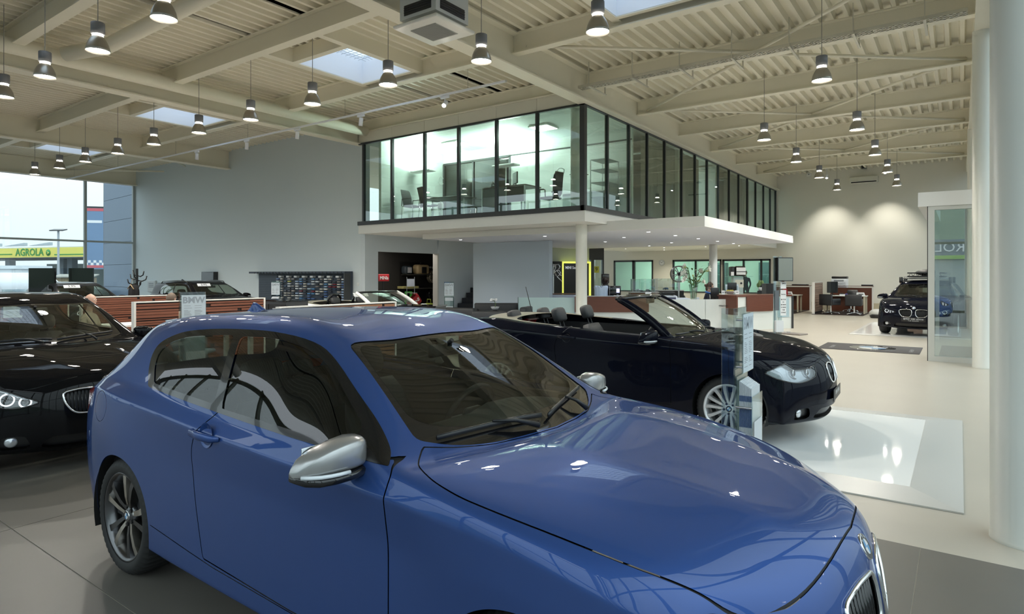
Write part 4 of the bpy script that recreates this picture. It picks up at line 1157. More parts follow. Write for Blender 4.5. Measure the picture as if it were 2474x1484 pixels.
    if hero:
        c = np.array([(-1.62 + .1 * cos(a), .895 + .085 * sin(a)) for a in np.linspace(0, 2 * pi, 33)[:-1]])
        lim = lambda V: V[:, 1] + .5
        A, body = body.carve(feat(c, SIDE, lim, .0015)); fd, S_ = A.carve(feat(c, SIDE, lim, -.0015))
        part('fuel_flap', fd, paint); part('panel_gap', S_.off(-.004), SEAMM)
        LX, LZ = [-.99, -.6, -.375, .2, .98], [.369, .333, .315, .299, .292]
        lim = lambda V: np.maximum(.6 - np.abs(V[:, 1]), np.maximum(V[:, 0] - .98, -.99 - V[:, 0]))
        A, body = body.carve(lambda V: np.maximum(V[:, 2] - np.interp(V[:, 0], LX, LZ) - .0022, lim(V)))
        low, S_ = A.carve(lambda V: V[:, 2] - np.interp(V[:, 0], LX, LZ) + .0022)
        for q in S_.off(-.003).sides(): part('panel_gap', q, SEAMM)
        for q in low.sides(): part('side_skirt', q, paint)
    part('body', body, paint)
    # dark lining inside the lower body and roof
    lin, rest = body.carve(lambda V: np.maximum(V[:, 2] - .97, np.abs(V[:, 0]) - 1.5))
    dl = [q for q in doors]
    inn = MB().box(-1.55, .85, -.78, .78, .24, .28)
    inn.box(-1.6, .9, -.80, -.76, .28, .955); inn.box(-1.6, .9, .76, .80, .28, .955); inn.box(-1.62, -1.55, -.78, .78, .28, .95)
    obj('cabin_lining', inn, LINING, t)
    if not opn:
     rf, _ = body.carve(lambda V: np.maximum(1.02 - V[:, 2], np.maximum(V[:, 0] - .75, -1.9 - V[:, 0])))
     part('roof_lining', rf.off(-.022).flip(), mat('roof_lining', (.10, .10, .10), .8))
    # dashboard, seats
    mb = MB(); rings = []
    for x, z0, z1 in ((.20, .55, .80), (.25, .52, .905), (.42, .5, .955), (.62, .5, .965), (.80, .5, .955)):
        rings.append([(x, -.72, z0), (x, -.74, z1 - .03), (x - .01, -.45, z1), (x, -.1, z1 + .005), (x, .2, z1 + .005), (x - .02, .37, z1 + .03 * (x < .5)), (x, .6, z1), (x, .74, z1 - .03), (x, .72, z0)])
    mb.loft(rings, False, False, True); obj('dashboard', mb, DASHM, t)
    steering(t, .10, .37, .86, DASHM)
    for (x, y) in ((-.35, -.37), (-.35, .37)):
        s_, M = seat_mb(x - o.get('seatx', 0), y); so = obj('seat', s_, SEATM, t); obj('headrest', headrest_mb(M, .63 + .035 * bool(opn)), SEATM, so)
    for y in (() if o.get('two') else (-.36, .36)):
        s_, M = seat_mb(-1.12 + .1 * bool(opn), y, wd=.3, ph=.9); so = obj('seat', s_, SEATM, t); obj('headrest', headrest_mb(M, .54 + .09 * bool(opn), .12, .15 if opn else .11), SEATM, so)
    if not opn: obj('cabin_mirror', MB().rbox(.24, .265, -.12, .12, 1.235, 1.30, .012).cyl((.26, 0, 1.29), (.30, 0, 1.32), .012), BLACK, t)
    # outside fittings
    for s in (-1, 1):
        mirror_part(t, .58, .945, 1.0 - .02 * bool(opn), s, o.get('mirror', paint), BLACKG)
    def onside(x, z, s): return full.ray_cast(Vector((x, 3 * s, z)), Vector((0, -s, 0)))
    for s in (-1, 1):
        h = onside(-.40, .915, s)
        if h[0]:
            c = h[0]; d = doors[0] if s > 0 else doors[1]
            cup = MB(Matrix.Translation(c + Vector((-.01, -.000 * s, 0))) @ h[1].to_track_quat('Z', 'Y').to_matrix().to_4x4())
            obj('handle_cup', cup.lathe([(.001, -.02), (.035, -.012), (.055, .0015), (.058, .002)], 24), paint, d)
            obj('door_handle', MB().tube([c + Vector((-.115, .006 * s, .004)), c + Vector((-.10, .028 * s, .004)), c + Vector((-.02, .036 * s, .003)), c + Vector((.07, .028 * s, .0)), c + Vector((.105, .004 * s, -.002))], [.014, .019, .020, .018, .011], 10, flat=(.55, 1.0)), paint, d)
    hit = full.ray_cast(Vector((4, 0, o.get('badgez', .748))), Vector((-1, 0, 0)))
    if hit[0]:
        zax = hit[1]; yax = Vector((0, 1, 0)); xax = yax.cross(zax).normalized(); 
        up = zax.cross(yax) ; up = up if up.z > 0 else -up
        xr = up.cross(zax); M = Matrix((xr, up, zax)).transposed().to_4x4()
        roundel(t, Matrix.Translation(hit[0]) @ M, .041)
    # wipers
    def wp(x, y):
        h = full.ray_cast(Vector((x, y, 3)), Vector((0, 0, -1))); return h[0] + h[1] * .016
    for (a, b, piv) in (((.735, -.585), (.842, -.02), (.885, -.10)), ((.855, .02), (.70, .56), (.87, .36))):
        p = [wp(a[0] + (b[0] - a[0]) * k / 8, a[1] + (b[1] - a[1]) * k / 8) for k in range(9)]
        wo = obj('wiper', MB().tube(p, .0075, 6, flat=(.8, 1.6)), BLACK, t)
        mid = p[4] + Vector((0, 0, .014))
        obj('wiper_arm', MB().tube([wp(*piv), (wp(*piv) + mid) / 2 + Vector((0, 0, .012)), mid], [.014, .009, .006], 8), BLACK, wo)
    if o.get('fin', True) and not opn:
        z0 = full.ray_cast(Vector((-1.42, 0, 3)), Vector((0, 0, -1)))[0].z - .004
        prof = [(-.085, 0, .034), (-.07, .035, .020), (-.055, .062, .012), (-.02, .060, .012), (.05, .03, .016), (.12, .004, .010)]
        rings = [[(-1.42 + x, w * cos(a) * (1 if True else 1), z0 + (z if sin(a) > 0 else 0) * abs(sin(a)) ** .6) for a in np.linspace(0, pi, 9)] for x, z, w in prof]
        obj('roof_antenna', MB().loft(rings, False, False, True), paint, t)
    for x in (-1.345, 1.345):
        for s in (-1, 1):
            wheel(t, x, s * (.868 - .115), s, o['wheel'], rot=o.get('rot', .3))
    if o.get('plate'):
        hit = full.ray_cast(Vector((4, 0, .44)), Vector((-1, 0, 0)))
        px = hit[0].x + .012
        pl = obj('number_plate', MB().rbox(px - .008, px, -.26, .26, .385, .495, .004), BLACK, t)
        text('plate_text', o['plate'][0], .058, ROUND_W, pl, (px + .001, 0, .452), (R(90), 0, R(90)), .0005)
        text('plate_text', o['plate'][1], .035, ROUND_W, pl, (px + .001, 0, .407), (R(90), 0, R(90)), .0005)
    return t, full
BLUE = car_paint('blue_metallic_paint', (.036, .085, .275), .45, .45)
BLACKP = car_paint('black_car_paint', (.006, .006, .007), .0, .35)
NAVYP = car_paint('blue_black_car_paint', (.005, .006, .012), .0, .35)
WHITEP = car_paint('white_car_paint', (.72, .72, .70), .0, .3)
GREYP = car_paint('dark_grey_car_paint', (.03, .032, .036), .3, .35)
for m_ in (BLUE, BLACKP, NAVYP, GREYP, WHITEP):
    b_ = m_.node_tree.nodes['Principled BSDF']; b_.inputs['Specular IOR Level'].default_value = 0.; b_.inputs['Coat Weight'].default_value = {BLUE: .9, WHITEP: .5}.get(m_, .45); b_.inputs['Coat IOR'].default_value = 1.45
W_DUO = {'kind': 'double', 'n': 5, 'rim': mat('alloy_bright', (.62, .58, .52), .22, 1.), 'dark': mat('alloy_ferric', (.13, .13, .135), .25, 1.), 'bright': 1, 'fat': 1.1}
W_SILV = {'kind': 'v', 'n': 10, 'rim': mat('alloy_silver', (.72, .73, .74), .3, .6), 'dark': mat('alloy_silver', (.72, .73, .74), .3, .6)}
W_SEVEN = {'kind': 'double', 'n': 7, 'rim': W_SILV['rim'], 'dark': W_SILV['rim']}
blue, bfull = build_car('metallic blue three-door hatchback with silver wing mirrors, nearest to the viewer', (-2.38, 2.385, 0), R(-.5), BLUE, {'hero': True, 'level': 4, 'mirror': SILV, 'wheel': W_DUO, 'rot': .12})
f20, _ = build_car('glossy black hatchback facing right, parked behind the blue hatchback', (-8.066, 2.385, 0), R(-1.33), BLACKP, {'wheel': W_SILV, 'glass': CARGLASS2})
e88, _ = build_car('black open convertible with its roof down on the white platform', (-3.183, 6.896, .035), R(1.98), NAVYP, {'open': True, 'mod': open_mod, 'HL': HL_E, 'hproj': OBL, 'KID': KID_E, 'lamps': ((.50, .69, .052), (.64, .69, .05)), 'wheel': W_SEVEN, 'glass': CARGLASS2, 'aerial': True, 'badgez': .775, 'rot': .2, 'plate': ('BMW 120d', '')})
HL_F = rpoly([(.36, .628, .01), (.50, .655, .05), (.64, .70, .05), (.715, .722, .02), (.745, .69, .03), (.745, .62, .04), (.66, .578, .06), (.50, .59, .06)], .02)
f30, _ = build_car('dark blue saloon with a roof carrier, facing the viewer beside the glass entrance', (-.818, 21.59, .03), R(265.78), NAVYP, {'scale': (1.07, 1.03, 1.0), 'HL': HL_F, 'lamps': ((.52, .625, .036), (.645, .648, .044)), 'wheel': W_SILV, 'plate': ('BMW 328i xDrive', 'F 30  Limousine'), 'badgez': .742})
z4, _ = build_car('white open roadster beyond the wood screens, in front of the dark shop doorway', (-10.7, 9.6, 0), R(0), WHITEP, {'open': True, 'mod': open_mod, 'HL': HL_E, 'hproj': OBL, 'KID': KID_E, 'lamps': ((.50, .69, .05),), 'wheel': W_SILV, 'glass': CARGLASS2, 'hoops': True, 'two': True, 'scale': (1.12, 1., .93), 'level': 3})
def wagon_mod(rows, fc, rc):
    for k, dz in ((6, 0), (7, 0), (8, 0)):
        for i, (x, z) in {2: (-2.02, 1.33), 3: (-1.85, 1.36), 4: (-1.5, 1.385), 1: (-2.1, 1.16)}.items():
            q = rows[k][i]; rows[k][i] = (x - .05 * (k - 6), q[1], z + .025 * (k - 6) - (.02 if k == 6 else 0))
wag, _ = build_car('black estate car with roof rails near the grey wall, behind the wood screens', (-19.1, 10.3, 0), R(0), BLACKP, {'mod': wagon_mod, 'wheel': W_SILV, 'glass': CARGLASS2, 'scale': (1.05, 1.03, 1.0)})
for s in (-1, 1): obj('roof_rail', MB().tube([(-1.6, .57 * s, 1.36), (-1.5, .57 * s, 1.43), (-.5, .58 * s, 1.455), (-.1, .57 * s, 1.43), (0, .57 * s, 1.35)], .014, 8), BLACKG, wag)
coupe, _ = build_car('dark grey saloon with chrome side trim parked by the left window', (-20.6, 7.3, 0), R(0), GREYP, {'wheel': W_SILV, 'glass': CARGLASS2, 'scale': (1.05, 1.02, .985)})
# roof carrier on the saloon
t = thing('roof_carrier', 'black roof basket on silver cross bars on top of the dark blue saloon', 'roof rack', (-.818, 21.59, .03), R(265.78))
for x in (.0, -.85):
    obj('cross_bar', MB().tube([(x, -.60, 1.50), (x, .60, 1.50)], .03, 10, flat=(1.6, .7)), ALU, t)
    for s in (-1, 1): obj('bar_foot', MB().loft([[(x + a, s * .60 + b, z) for a, b in ((-w_, -.04), (w_, -.04), (w_, .04), (-w_, .04))] for z, w_ in ((1.375, .07), (1.44, .06), (1.54, .045))], True, True), BLACK, t)
mb = MB()
for z in (1.56, 1.66): mb.tube([(.1, -.42, z), (.1, .42, z), (-.95, .42, z), (-.95, -.42, z)], .018, 8, True)
obj('basket_rail', mb, BLACK, t)
for i in range(7):
    y0 = -.40 + .114 * i
    obj('basket_stay', MB().tube([(.1, y0, 1.56), (.1, y0 + .057, 1.66), (.1, y0 + .114, 1.56)], .009, 6), BLACK, t)
obj('basket_floor', MB().box(-.95, .1, -.42, .42, 1.535, 1.55), BLACK, t)
obj('stowed_bag', MB().ball((-.4, 0, 1.67), .4, .3, .10, 16, 8), LEATHER, t)
# cards with the financing rate on the windscreens
for nm, (x, y, z), rz in (('white windscreen price card on the white roadster', (-10.73, 9.25, 1.20), 0), ('white windscreen price card on the black estate car', (-18.72, 10.0, 1.33), 0), ('white windscreen price card on the dark grey saloon', (-20.25, 7.05, 1.31), 0)):
    c = thing('price_card', nm, 'price card', (x, y, z), rz)
    M = Matrix.Rotation(R(-35), 4, 'Y')
    obj('card', MB(M).box(-.004, .0, -.2, .2, -.05, .05), PAPER, c)
    tx = text('card_text', '3.9%', .10, INK, c, (.003, 0, .002), (0, 0, 0), .0006); tx.rotation_euler = (M @ Matrix.Rotation(R(90), 4, 'Z') @ Matrix.Rotation(R(90), 4, 'X')).to_euler()
# ================================================================== SHOWROOM OBJECTS
def P3(u, v, d):
    r = ray(u, v); return Vector((0, 0, EYE)) + r * d
def at_d(u, d, z=0.):
    h = _F + _G * ((u - 1237) / 1510); return Vector((h.x * d, h.y * d, z))
# ---- platforms
def platform(label, x0, x1, y0, y1, b=.33, h=.035, mtop=None):
    t = thing('platform', label, 'platform', ((x0 + x1) / 2, (y0 + y1) / 2, 0))
    cx, cy = (x0 + x1) / 2, (y0 + y1) / 2; hx, hy = (x1 - x0) / 2, (y1 - y0) / 2; ix, iy = hx - b, hy - b
    obj('top', MB().box(-ix, ix, -iy, iy, .002, h), mtop, t)
    B = mat('platform_bevel', (.62, .62, .60), .3, .2)
    for pts in (((-hx, -hy), (hx, -hy), (ix, -iy), (-ix, -iy)), ((hx, -hy), (hx, hy), (ix, iy), (ix, -iy)), ((hx, hy), (-hx, hy), (-ix, iy), (ix, iy)), ((-hx, hy), (-hx, -hy), (-ix, -iy), (-ix, iy))):
        (a, b_, c, d) = pts
        mb = MB()._add([(*a, .001), (*b_, .001), (*c, .001), (*d, .001), (*a, .012), (*b_, .012), (*c, h + .002), (*d, h + .002)], [(3, 2, 1, 0), (4, 5, 6, 7), (0, 1, 5, 4), (2, 3, 7, 6)])
        o = obj('edge_ramp', mb, B, t)
    return t
GLTOP = mat('platform_white_glass', (.93, .94, .93), .05, spec=.3)
platform('white glossy platform with sloping grey rim under the black convertible', -6.6, .02, 5.29, 8.63, mtop=GLTOP)
platform('white glossy platform under the dark blue saloon by the entrance', -2.5, .35, 19.35, 24.5, .12, .03, GLTOP)
# ---- entrance mat with emblem
t = thing('entrance_mat', 'grey doormat with a large round emblem on the beige floor', 'doormat', (-1.64, 16.0, 0))
MATM = mat('doormat_grey', (.085, .08, .08), .95, bump=.3, nscale=120)
obj('carpet', MB().rbox(-.96, .96, -.70, .70, .001, .012, .005), MATM, t)
em = Matrix.Translation((.05, 0, .0122)) @ Matrix.Diagonal((1, 1, .2, 1))
roundel(t, em, .46)
for y, s in ((-.25, 'FREUDE AM FAHREN'), (.0, 'BMW')):
    text('mat_text', s[:6], .11, mat('mat_print', (.3, .3, .3), .9), t, (-.72, y, .0125), (0, 0, R(90)), .0004)
    text('mat_text', s[-6:], .11, MATS['mat_print'], t, (.80, y, .0125), (0, 0, R(90)), .0004)
# ---- wooden slat screens
FRW = mat('screen_frame', (.74, .72, .68), .45)
def slat_screen(label, x, y0, y1, wood, top=1.2):
    t = thing('slat_screen', label, 'screen', (x, (y0 + y1) / 2, 0))
    L = (y1 - y0) / 2
    obj('backing', MB().box(-.012, .012, -L + .03, L - .03, .08, top - .02), mat('screen_backing', (.02, .012, .010), .7), t)
    for a, b in ((-L, -L + .03), (L - .03, L)): obj('end_post', MB().box(-.05, .05, a, b, 0, top), FRW, t)
    obj('top_rail', MB().box(-.045, .045, -L + .03, L - .03, top - .018, top), FRW, t)
    z = top - .022; k = 0; rnd = random.Random(int(abs(x) * 100))
    while z > .12:
        h = rnd.choice((.036, .05, .066, .05)); cut = rnd.uniform(-.8, .8) * L
        for a, b in ((-L + .032, cut - rnd.choice((.002, .05))), (cut + rnd.choice((.002, .08)), L - .032)):
            if b - a > .05: obj('slat', MB().box(-.034, .034, a, b, z - h, z - .012 * rnd.choice((.6, 1, 1.6))), wood, t)
        z -= h
    return t
slat_screen('long wooden slat screen behind the seated customers, left of the middle', -14.15, 5.07, 6.83, SLATWOOD)
slat_screen('middle wooden slat screen with white frame behind the blue hatchback', -10.95, 4.67, 7.03, SLATWOOD)
slat_screen('paler wooden slat screen just above the blue roof, in front of the white roadster', -7.62, 5.1, 7.28, SLATLITE)
slat_screen('farthest wooden slat screen, over the roof of the black hatchback', -17.3, 4.0, 5.95, SLATWOOD)
# ---- desks between the screens
def desk(label, loc, rz=0, w=1.6, d=.8, top=None, legm=ALUL, modesty=None):
    t = thing('desk', label, 'desk', loc, rz)
    obj('desk_top', MB().box(-w / 2, w / 2, -d / 2, d / 2, .715, .745), top or WHITE, t)
    for sx in (-1, 1):
        for sy in (-1, 1): obj('leg', MB().box(sx * (w / 2 - .06) - .03, sx * (w / 2 - .06) + .03, sy * (d / 2 - .06) - .03, sy * (d / 2 - .06) + .03, 0, .715), legm, t)
    if modesty: obj('modesty_panel', MB().box(-w / 2 + .1, w / 2 - .1, -.012, .012, .30, .70), modesty, t)
    return t
desk('sales desk between the two dark wood screens', (-12.4, 5.6, 0), R(90))
desk('sales desk in front of the middle wood screen', (-9.2, 6.2, 0), R(90))
def office_chair(label, loc, rz, fab, tall=False, group=None):
    t = thing('office_chair', label, 'chair', loc, rz, group)
    obj('seat', MB().rbox(-.24, .24, -.24, .24, .43, .49, .03), fab, t)
    hgt = .62 if tall else .42
    rings = []
    for z, w_, xo in ((.50, .18, -.22), (.60, .22, -.26), (.60 + hgt * .5, .235, -.27), (.5 + hgt * .9, .22, -.30), (.54 + hgt, .19, -.34)):
        rings.append([(xo + .022 * cos(a) + .03 * (1 - abs(sin(a))), w_ * sin(a), z) for a in [2 * pi * k / 16 for k in range(16)]])
    obj('backrest', MB().loft(rings, True, True), fab, t)
    if tall: obj('hoop', MB().tube([(-.35, -.17, .52 + hgt), (-.40, -.12, .61 + hgt), (-.41, .0, .63 + hgt), (-.40, .12, .61 + hgt), (-.35, .17, .52 + hgt)], .012, 8), ALUL, t)
    for s in (-1, 1): obj('armrest', MB().tube([(-.05, .27 * s, .45), (-.05, .29 * s, .66), (.0, .29 * s, .68), (.16, .29 * s, .68)], [.015, .015, .022, .022], 8), BLACK, t)
    obj('column', MB().cyl((0, 0, .12), (0, 0, .43), .025), CHROME, t)
    for k in range(5):
        a = 2 * pi * k / 5
        obj('foot', MB().tube([(0, 0, .13), (.3 * cos(a), .3 * sin(a), .07)], [.022, .014], 8).ball((.3 * cos(a), .3 * sin(a), .032), .03, n=8, m=6), CHROME, t)
    return t
BGREY = mat('blue_grey_fabric', (.16, .20, .24), .8); BLKFAB = mat('black_mesh_fabric', (.02, .02, .022), .7)
office_chair('blue-grey desk chair behind the black hatchback wing mirror', (-9.55, 4.95, 0), R(40), BGREY)
# ---- glass information stands
STG = glass('stand_glass', (.88, .95, .95), gain=2.2)
SHEET = mat('stand_sheet', (.70, .78, .84), .5)
def stand(label, loc, rz, lines=True, big=True):
    """glass blade in the local y-z plane, sheets facing +x"""
    t = thing('information_stand', label, 'stand', loc, rz, 'glass information stands')
    obj('base_plate', MB().box(-.16, .26, -.20, .20, 0, .012), ALU, t)
    obj('glass_blade', MB().box(-.006, .006, -.16, .16, .012, 1.41), STG, t)
    obj('glass_fin', MB().box(-.09, -.006, -.155, -.143, .012, 1.41), STG, t)
    s = obj('sheet_holder', MB().box(.050, .056, -.155, .155, .955, 1.375), STG, t)
    obj('sheet', MB().box(.0572, .0582, -.1485, .1485, .96, 1.37), SHEET, t)
    text('heading', 'BMW', .115, mat('heading_grey', (.40, .45, .50), .5), t, (.0586, 0, 1.30), (R(90), 0, R(90)), .0004, bold=.004)
    mb = MB(); rnd = random.Random(5)
    z = 1.225
    while z > .99:
        a = -.12
        for seg in range(2):
            w_ = rnd.uniform(.05, .10); mb.box(.0583, .0586, a, a + w_, z, z + .004); a += .13
        z -= rnd.choice((.012, .014, .03))
    g = obj('print_lines', mb, GREYINK, t); g['kind'] = 'stuff'
    for z in (1.0, 1.33):
        for y in (-.13, .13): obj('spacer', MB().cyl((.006, y, z), (.050, y, z), .009, n=10), CHROME, t)
    obj('rack_back', MB().box(.012, .017, -.155, .155, .42, .93), STG, t)
    obj('rack_front', MB().box(.115, .120, -.155, .155, .40, .80), STG, t)
    for i in range(9):
        zt = .90 - .006 * i
        c = (mat('brochure_white', (.72, .76, .80), .5), mat('brochure_blue', (.10, .16, .32), .5))
        b = obj('brochure', MB().box(.025 + .0095 * i, .0325 + .0095 * i, -.125, .125, .44, zt), c[0], t)
        obj('brochure_spine', MB().box(.0252 + .0095 * i, .0323 + .0095 * i, -.1262, -.1248, .58, .72), c[1], t); obj('brochure_spine', MB().box(.0252 + .0095 * i, .0323 + .0095 * i, -.1262, -.1248, .76, .80), c[1], t)
    obj('brochure_cover', MB().box(.1205, .122, -.11, .13, .42, .62), mat('brochure_white', (.72, .76, .80), .5), t)
    for z in (.50, .72): obj('spacer', MB().cyl((.006, -.148, z), (.115, -.148, z), .009, n=10), CHROME, t)
    return t
s0 = stand('glass information stand with brochures in front of the convertible front wheel', (-1.29, 4.62, 0), R(2))
def stand2(loc, rz, label): return dup(s0, loc, rz, label)
stand2((-8.45, 4.36, 0), R(-15), 'glass information stand with a printed sheet before the middle wood screen')
stand2((-12.3, 3.49, 0), R(-10), 'glass information stand showing only its printed heading over the black hatchback roof')
stand2((-13.4, 15.2, 0), R(-50), 'glass information stand beside the dark stairs')
stand2((-18.75, 12.5, 0), R(-60), 'glass information stand before the dark colour sample wall')
# ---- service totem with a screen
t = thing('screen_totem', 'glass totem with flat screen and white opening-hours card near the reception', 'totem', at_d(1884, 15.6), R(-38))
obj('base_plate', MB().box(-.35, .35, -.3, .3, 0, .03), mat('totem_base', (.25, .22, .20), .4), t)
for y in (-.19, -.05): obj('glass_blade', MB().box(-.02, -.008, y, y + .12, .03, 2.10), STG, t)
obj('post', MB().box(-.05, -.025, -.14, -.10, .03, 2.08), ALU, t)
o = obj('screen_case', MB().box(-.0, .09, -.13, .32, 1.48, 2.07), BLACKG, t); obj('screen', MB().box(.0905, .094, -.11, .30, 1.50, 2.05), mat('grey_screen', (.22, .25, .23), .15), t)
obj('hours_card', MB().box(.02, .026, .0, .17, .62, 1.26), PAPER, t); obj('title_card', MB().box(.02, .026, .0, .17, 1.29, 1.46), PAPER, t)
text('card_text', 'BMW', .05, INK, t, (.0268, .10, 1.42), (R(90), 0, R(90)), .0005, bold=.001)
for i, s in enumerate(('Service', '', 'M 07:30', 'Di', 'M 08:00', 'D 08:00', 'F 08', 'S 09:00')):
    if s: text('card_text', s, .045, INK, t, (.0268, .085, 1.15 - .065 * i), (R(90), 0, R(90)), .0005, bold=.001)
obj('grey_leaflet', MB().box(.0, .006, -.15, -.02, .75, 1.25), mat('grey_leaflet', (.12, .14, .16), .5), t)
for i in range(6):
    obj('brochure', MB().box(.01 + .012 * i, .019 + .012 * i, -.17, .05, .22, .5), MATS['brochure_white'], t)
# loose base plates on the floor near it
for lab, (u, d), rz in (('low grey floor plate at the foot of the white counter', (1790, 18.3), 20), ('low grey floor plate beside the glass totem', (1905, 17.3), -20)):
    b = thing('floor_plate', lab, 'plate', at_d(u, d), R(rz)); obj('plate', MB().rbox(-.45, .45, -.2, .2, .001, .035, .01), MATS['totem_base'], b); obj('socket', MB().cyl((0, 0, .035), (0, 0, .06), .05), ALU, b)
# ---- colour sample wall
t = thing('sample_wall', 'dark slatted display wall with columns of paint samples', 'display', (0, 13.34, 0))
x0, x1 = -20.95, -15.85
obj('panel', MB().box(x0, x1, -.10, -.02, .15, 1.68), mat('sample_panel', (.030, .042, .062), .5), t)
obj('top_board', MB().box(x0 - .25, x1, -.34, -.02, 1.68, 1.745), mat('sample_panel', (.030, .042, .062), .5), t)
obj('side_board', MB().box(x1 - .05, x1, -.34, -.10, .15, 1.68), DARKM, t)
for i in range(22): obj('groove_slat', MB().box(x0 + .02, x0 + 1.15, -.112, -.10, 1.62 - .065 * i, 1.655 - .065 * i), mat('sample_slat', (.045, .06, .085), .45), t)
for i in range(27): obj('clip', MB().box(x0 + .1 + .185 * i, x0 + .13 + .185 * i, -.352, -.34, 1.672, 1.735), DARKM, t)
pal = [(.62, .66, .70), (.30, .42, .62), (.08, .15, .35), (.55, .52, .46), (.75, .78, .80), (.20, .03, .04), (.05, .05, .06), (.42, .55, .66), (.03, .06, .12), (.25, .22, .2), (.10, .26, .50), (.45, .40, .34)]
SM = [mat('paint_sample_%s' % 'abcdefghijkl'[i], c, .2, coat=.6) for i, c in enumerate(pal)]; SMY = mat('paint_sample_yellow', (.55, .55, .08), .25, coat=.6)
rnd = random.Random(3)
me0 = {}
def sample(m):
    if m.name not in me0:
        mm = MB().box(-.075, .075, -.055, .0, 0, .035).mesh('sample'); mm.materials.append(m); me0[m.name] = mm
    return me0[m.name]
SS = mat('sample_header', (.62, .65, .66), .4)
ncol = 17
for c in range(ncol):
    xc = -19.7 + c * .222
    base = rnd.choice(([0, 4, 1, 7, 8], [1, 2, 7, 10, 4], [3, 11, 9, 4, 6], [6, 6, 9, 8, 3], [1, 7, 10, 2, 0]))
    if c % 2: obj('column_header', MB().box(xc - .075, xc + .075, -.22, -.10, 1.54, 1.60), SS, t)
    for r in range(12 if c not in (5, 8, 9) else 10):
        if rnd.random() < .12: continue
        m = SM[rnd.choice(base)]
        if c == 3 and r == 1: m = SMY
        if rnd.random() < .04: m = SM[5]
        link('sample', sample(m), t, (xc, -.11, 1.47 - .082 * r))
# dark cabinets before it
for i, (u0, d) in enumerate(((678, 13.5), (1012, 9.3))):
    c = thing('low_cabinet', ('low black drawer cabinet before the paint samples', 'low black drawer cabinet beside the pale wood screen end')[i], 'cabinet', at_d(u0, (12.6, 11.2)[i]), R((0, 20)[i]))
    w_ = (.55, .42)[i]
    obj('carcass', MB().box(-w_, w_, -.25, .25, .0, 1.12 if i == 0 else 1.08), DARKM, c); obj('worktop', MB().box(-w_ - .02, w_ + .02, -.27, .27, 1.121 if i == 0 else 1.081, 1.14 if i == 0 else 1.10), BLACKG, c)
    for k in (-1, 1):
        dr = obj('drawer', MB().box(k * w_ / 2 - w_ / 2 + .01, k * w_ / 2 + w_ / 2 - .01, -.27, -.25, .80, 1.06), BLACK, c)
        obj('handle', MB().box(k * w_ / 2 - .12, k * w_ / 2 + .12, -.29, -.27, .97, .985), ALU, dr)
# ---- wall-hung objects on the left wall
def wallbox(name, label, cat, u0, v0, u1, v1, dep, m, front=None):
    a = aty(u0, v0, YW); b = aty(u1, v1, YW)
    t = thing(name, label, cat, ((a.x + b.x) / 2, YW - .003, (a.z + b.z) / 2))
    w_, h_ = abs(b.x - a.x) / 2, abs(a.z - b.z) / 2
    obj('casing', MB().rbox(-w_, w_, -dep, 0, -h_, h_, .01), m, t)
    obj('front', MB().box(-w_ + .03, w_ - .03, -dep - .004, -dep, -h_ + .03, h_ - .03), front or m, t)
    return t, w_, h_
t, w_, h_ = wallbox('wall_screen', 'black square wall display behind the estate car roof', 'screen', 497, 657, 527, 684, .18, BLACK, BLACKG)
t, w_, h_ = wallbox('wall_panel', 'small grey control panel on the left wall beside the coat stand', 'panel', 361, 678, 379, 706, .08, mat('grey_panel', (.55, .58, .60), .5))
for i in range(3): obj('button_row', MB().box(-w_ * .6, w_ * .6, -.092, -.084, h_ * .5 - .08 * i - .02, h_ * .5 - .08 * i + .02), GREYINK, t)
t = thing('light_switch', 'small switch plate on the wall right of the paint samples', 'switch', (-15.62, YW - .003, 1.33)); obj('plate', MB().rbox(-.045, .045, -.012, 0, -.045, .045, .006), WHITE, t); obj('rocker', MB().box(-.02, .02, -.016, -.012, -.03, .03), WALLP, t)
# ---- coat stand with coat
p = at_d(331, 19.8)
t = thing('coat_stand', 'black tree-shaped coat stand by the left wall', 'coat stand', p)
obj('pole', MB().cyl((0, 0, .03), (0, 0, 1.83), .035), BLACK, t); obj('base', MB().lathe([(0, .04), (.2, .03), (.22, 0)], 24), BLACK, t)
for k, (a, z) in enumerate(((0, 1.3), (70, 1.45), (140, 1.25), (200, 1.5), (265, 1.35), (320, 1.55), (20, 1.6), (180, 1.63))):
    a = R(a); c, s = cos(a), sin(a)
    obj('hook', MB().tube([(c * .03, s * .03, z), (c * .14, s * .14, z - .02), (c * .24, s * .24, z + .03), (c * .27, s * .27, z + .15)], .018, 8), BLACK, t)
p2 = at_d(324, 19.3)
t = thing('black_coat', 'black coat on a wooden hanger hung from the coat stand', 'coat', (p2.x, p2.y, 0))
rings = []
for z, w_, d_ in ((.35, .22, .12), (.8, .24, .13), (1.15, .24, .12), (1.25, .20, .10), (1.34, .07, .06)):
    rings.append([(w_ * cos(a), d_ * sin(a) * (1 + .15 * sin(5 * a)), z) for a in [2 * pi * k / 24 for k in range(24)]])
obj('cloth', MB().loft(rings, True, True), mat('black_cloth', (.012, .012, .013), .9), t)
obj('hanger', MB().tube([(-.2, -.1, 1.20), (0, -.1, 1.33), (.2, -.1, 1.20)], .014, 8).tube([(0, -.1, 1.33), (0, -.06, 1.46), (.05, -.06, 1.50)], .006, 6), mat('hanger_wood', (.55, .38, .2), .5), t)
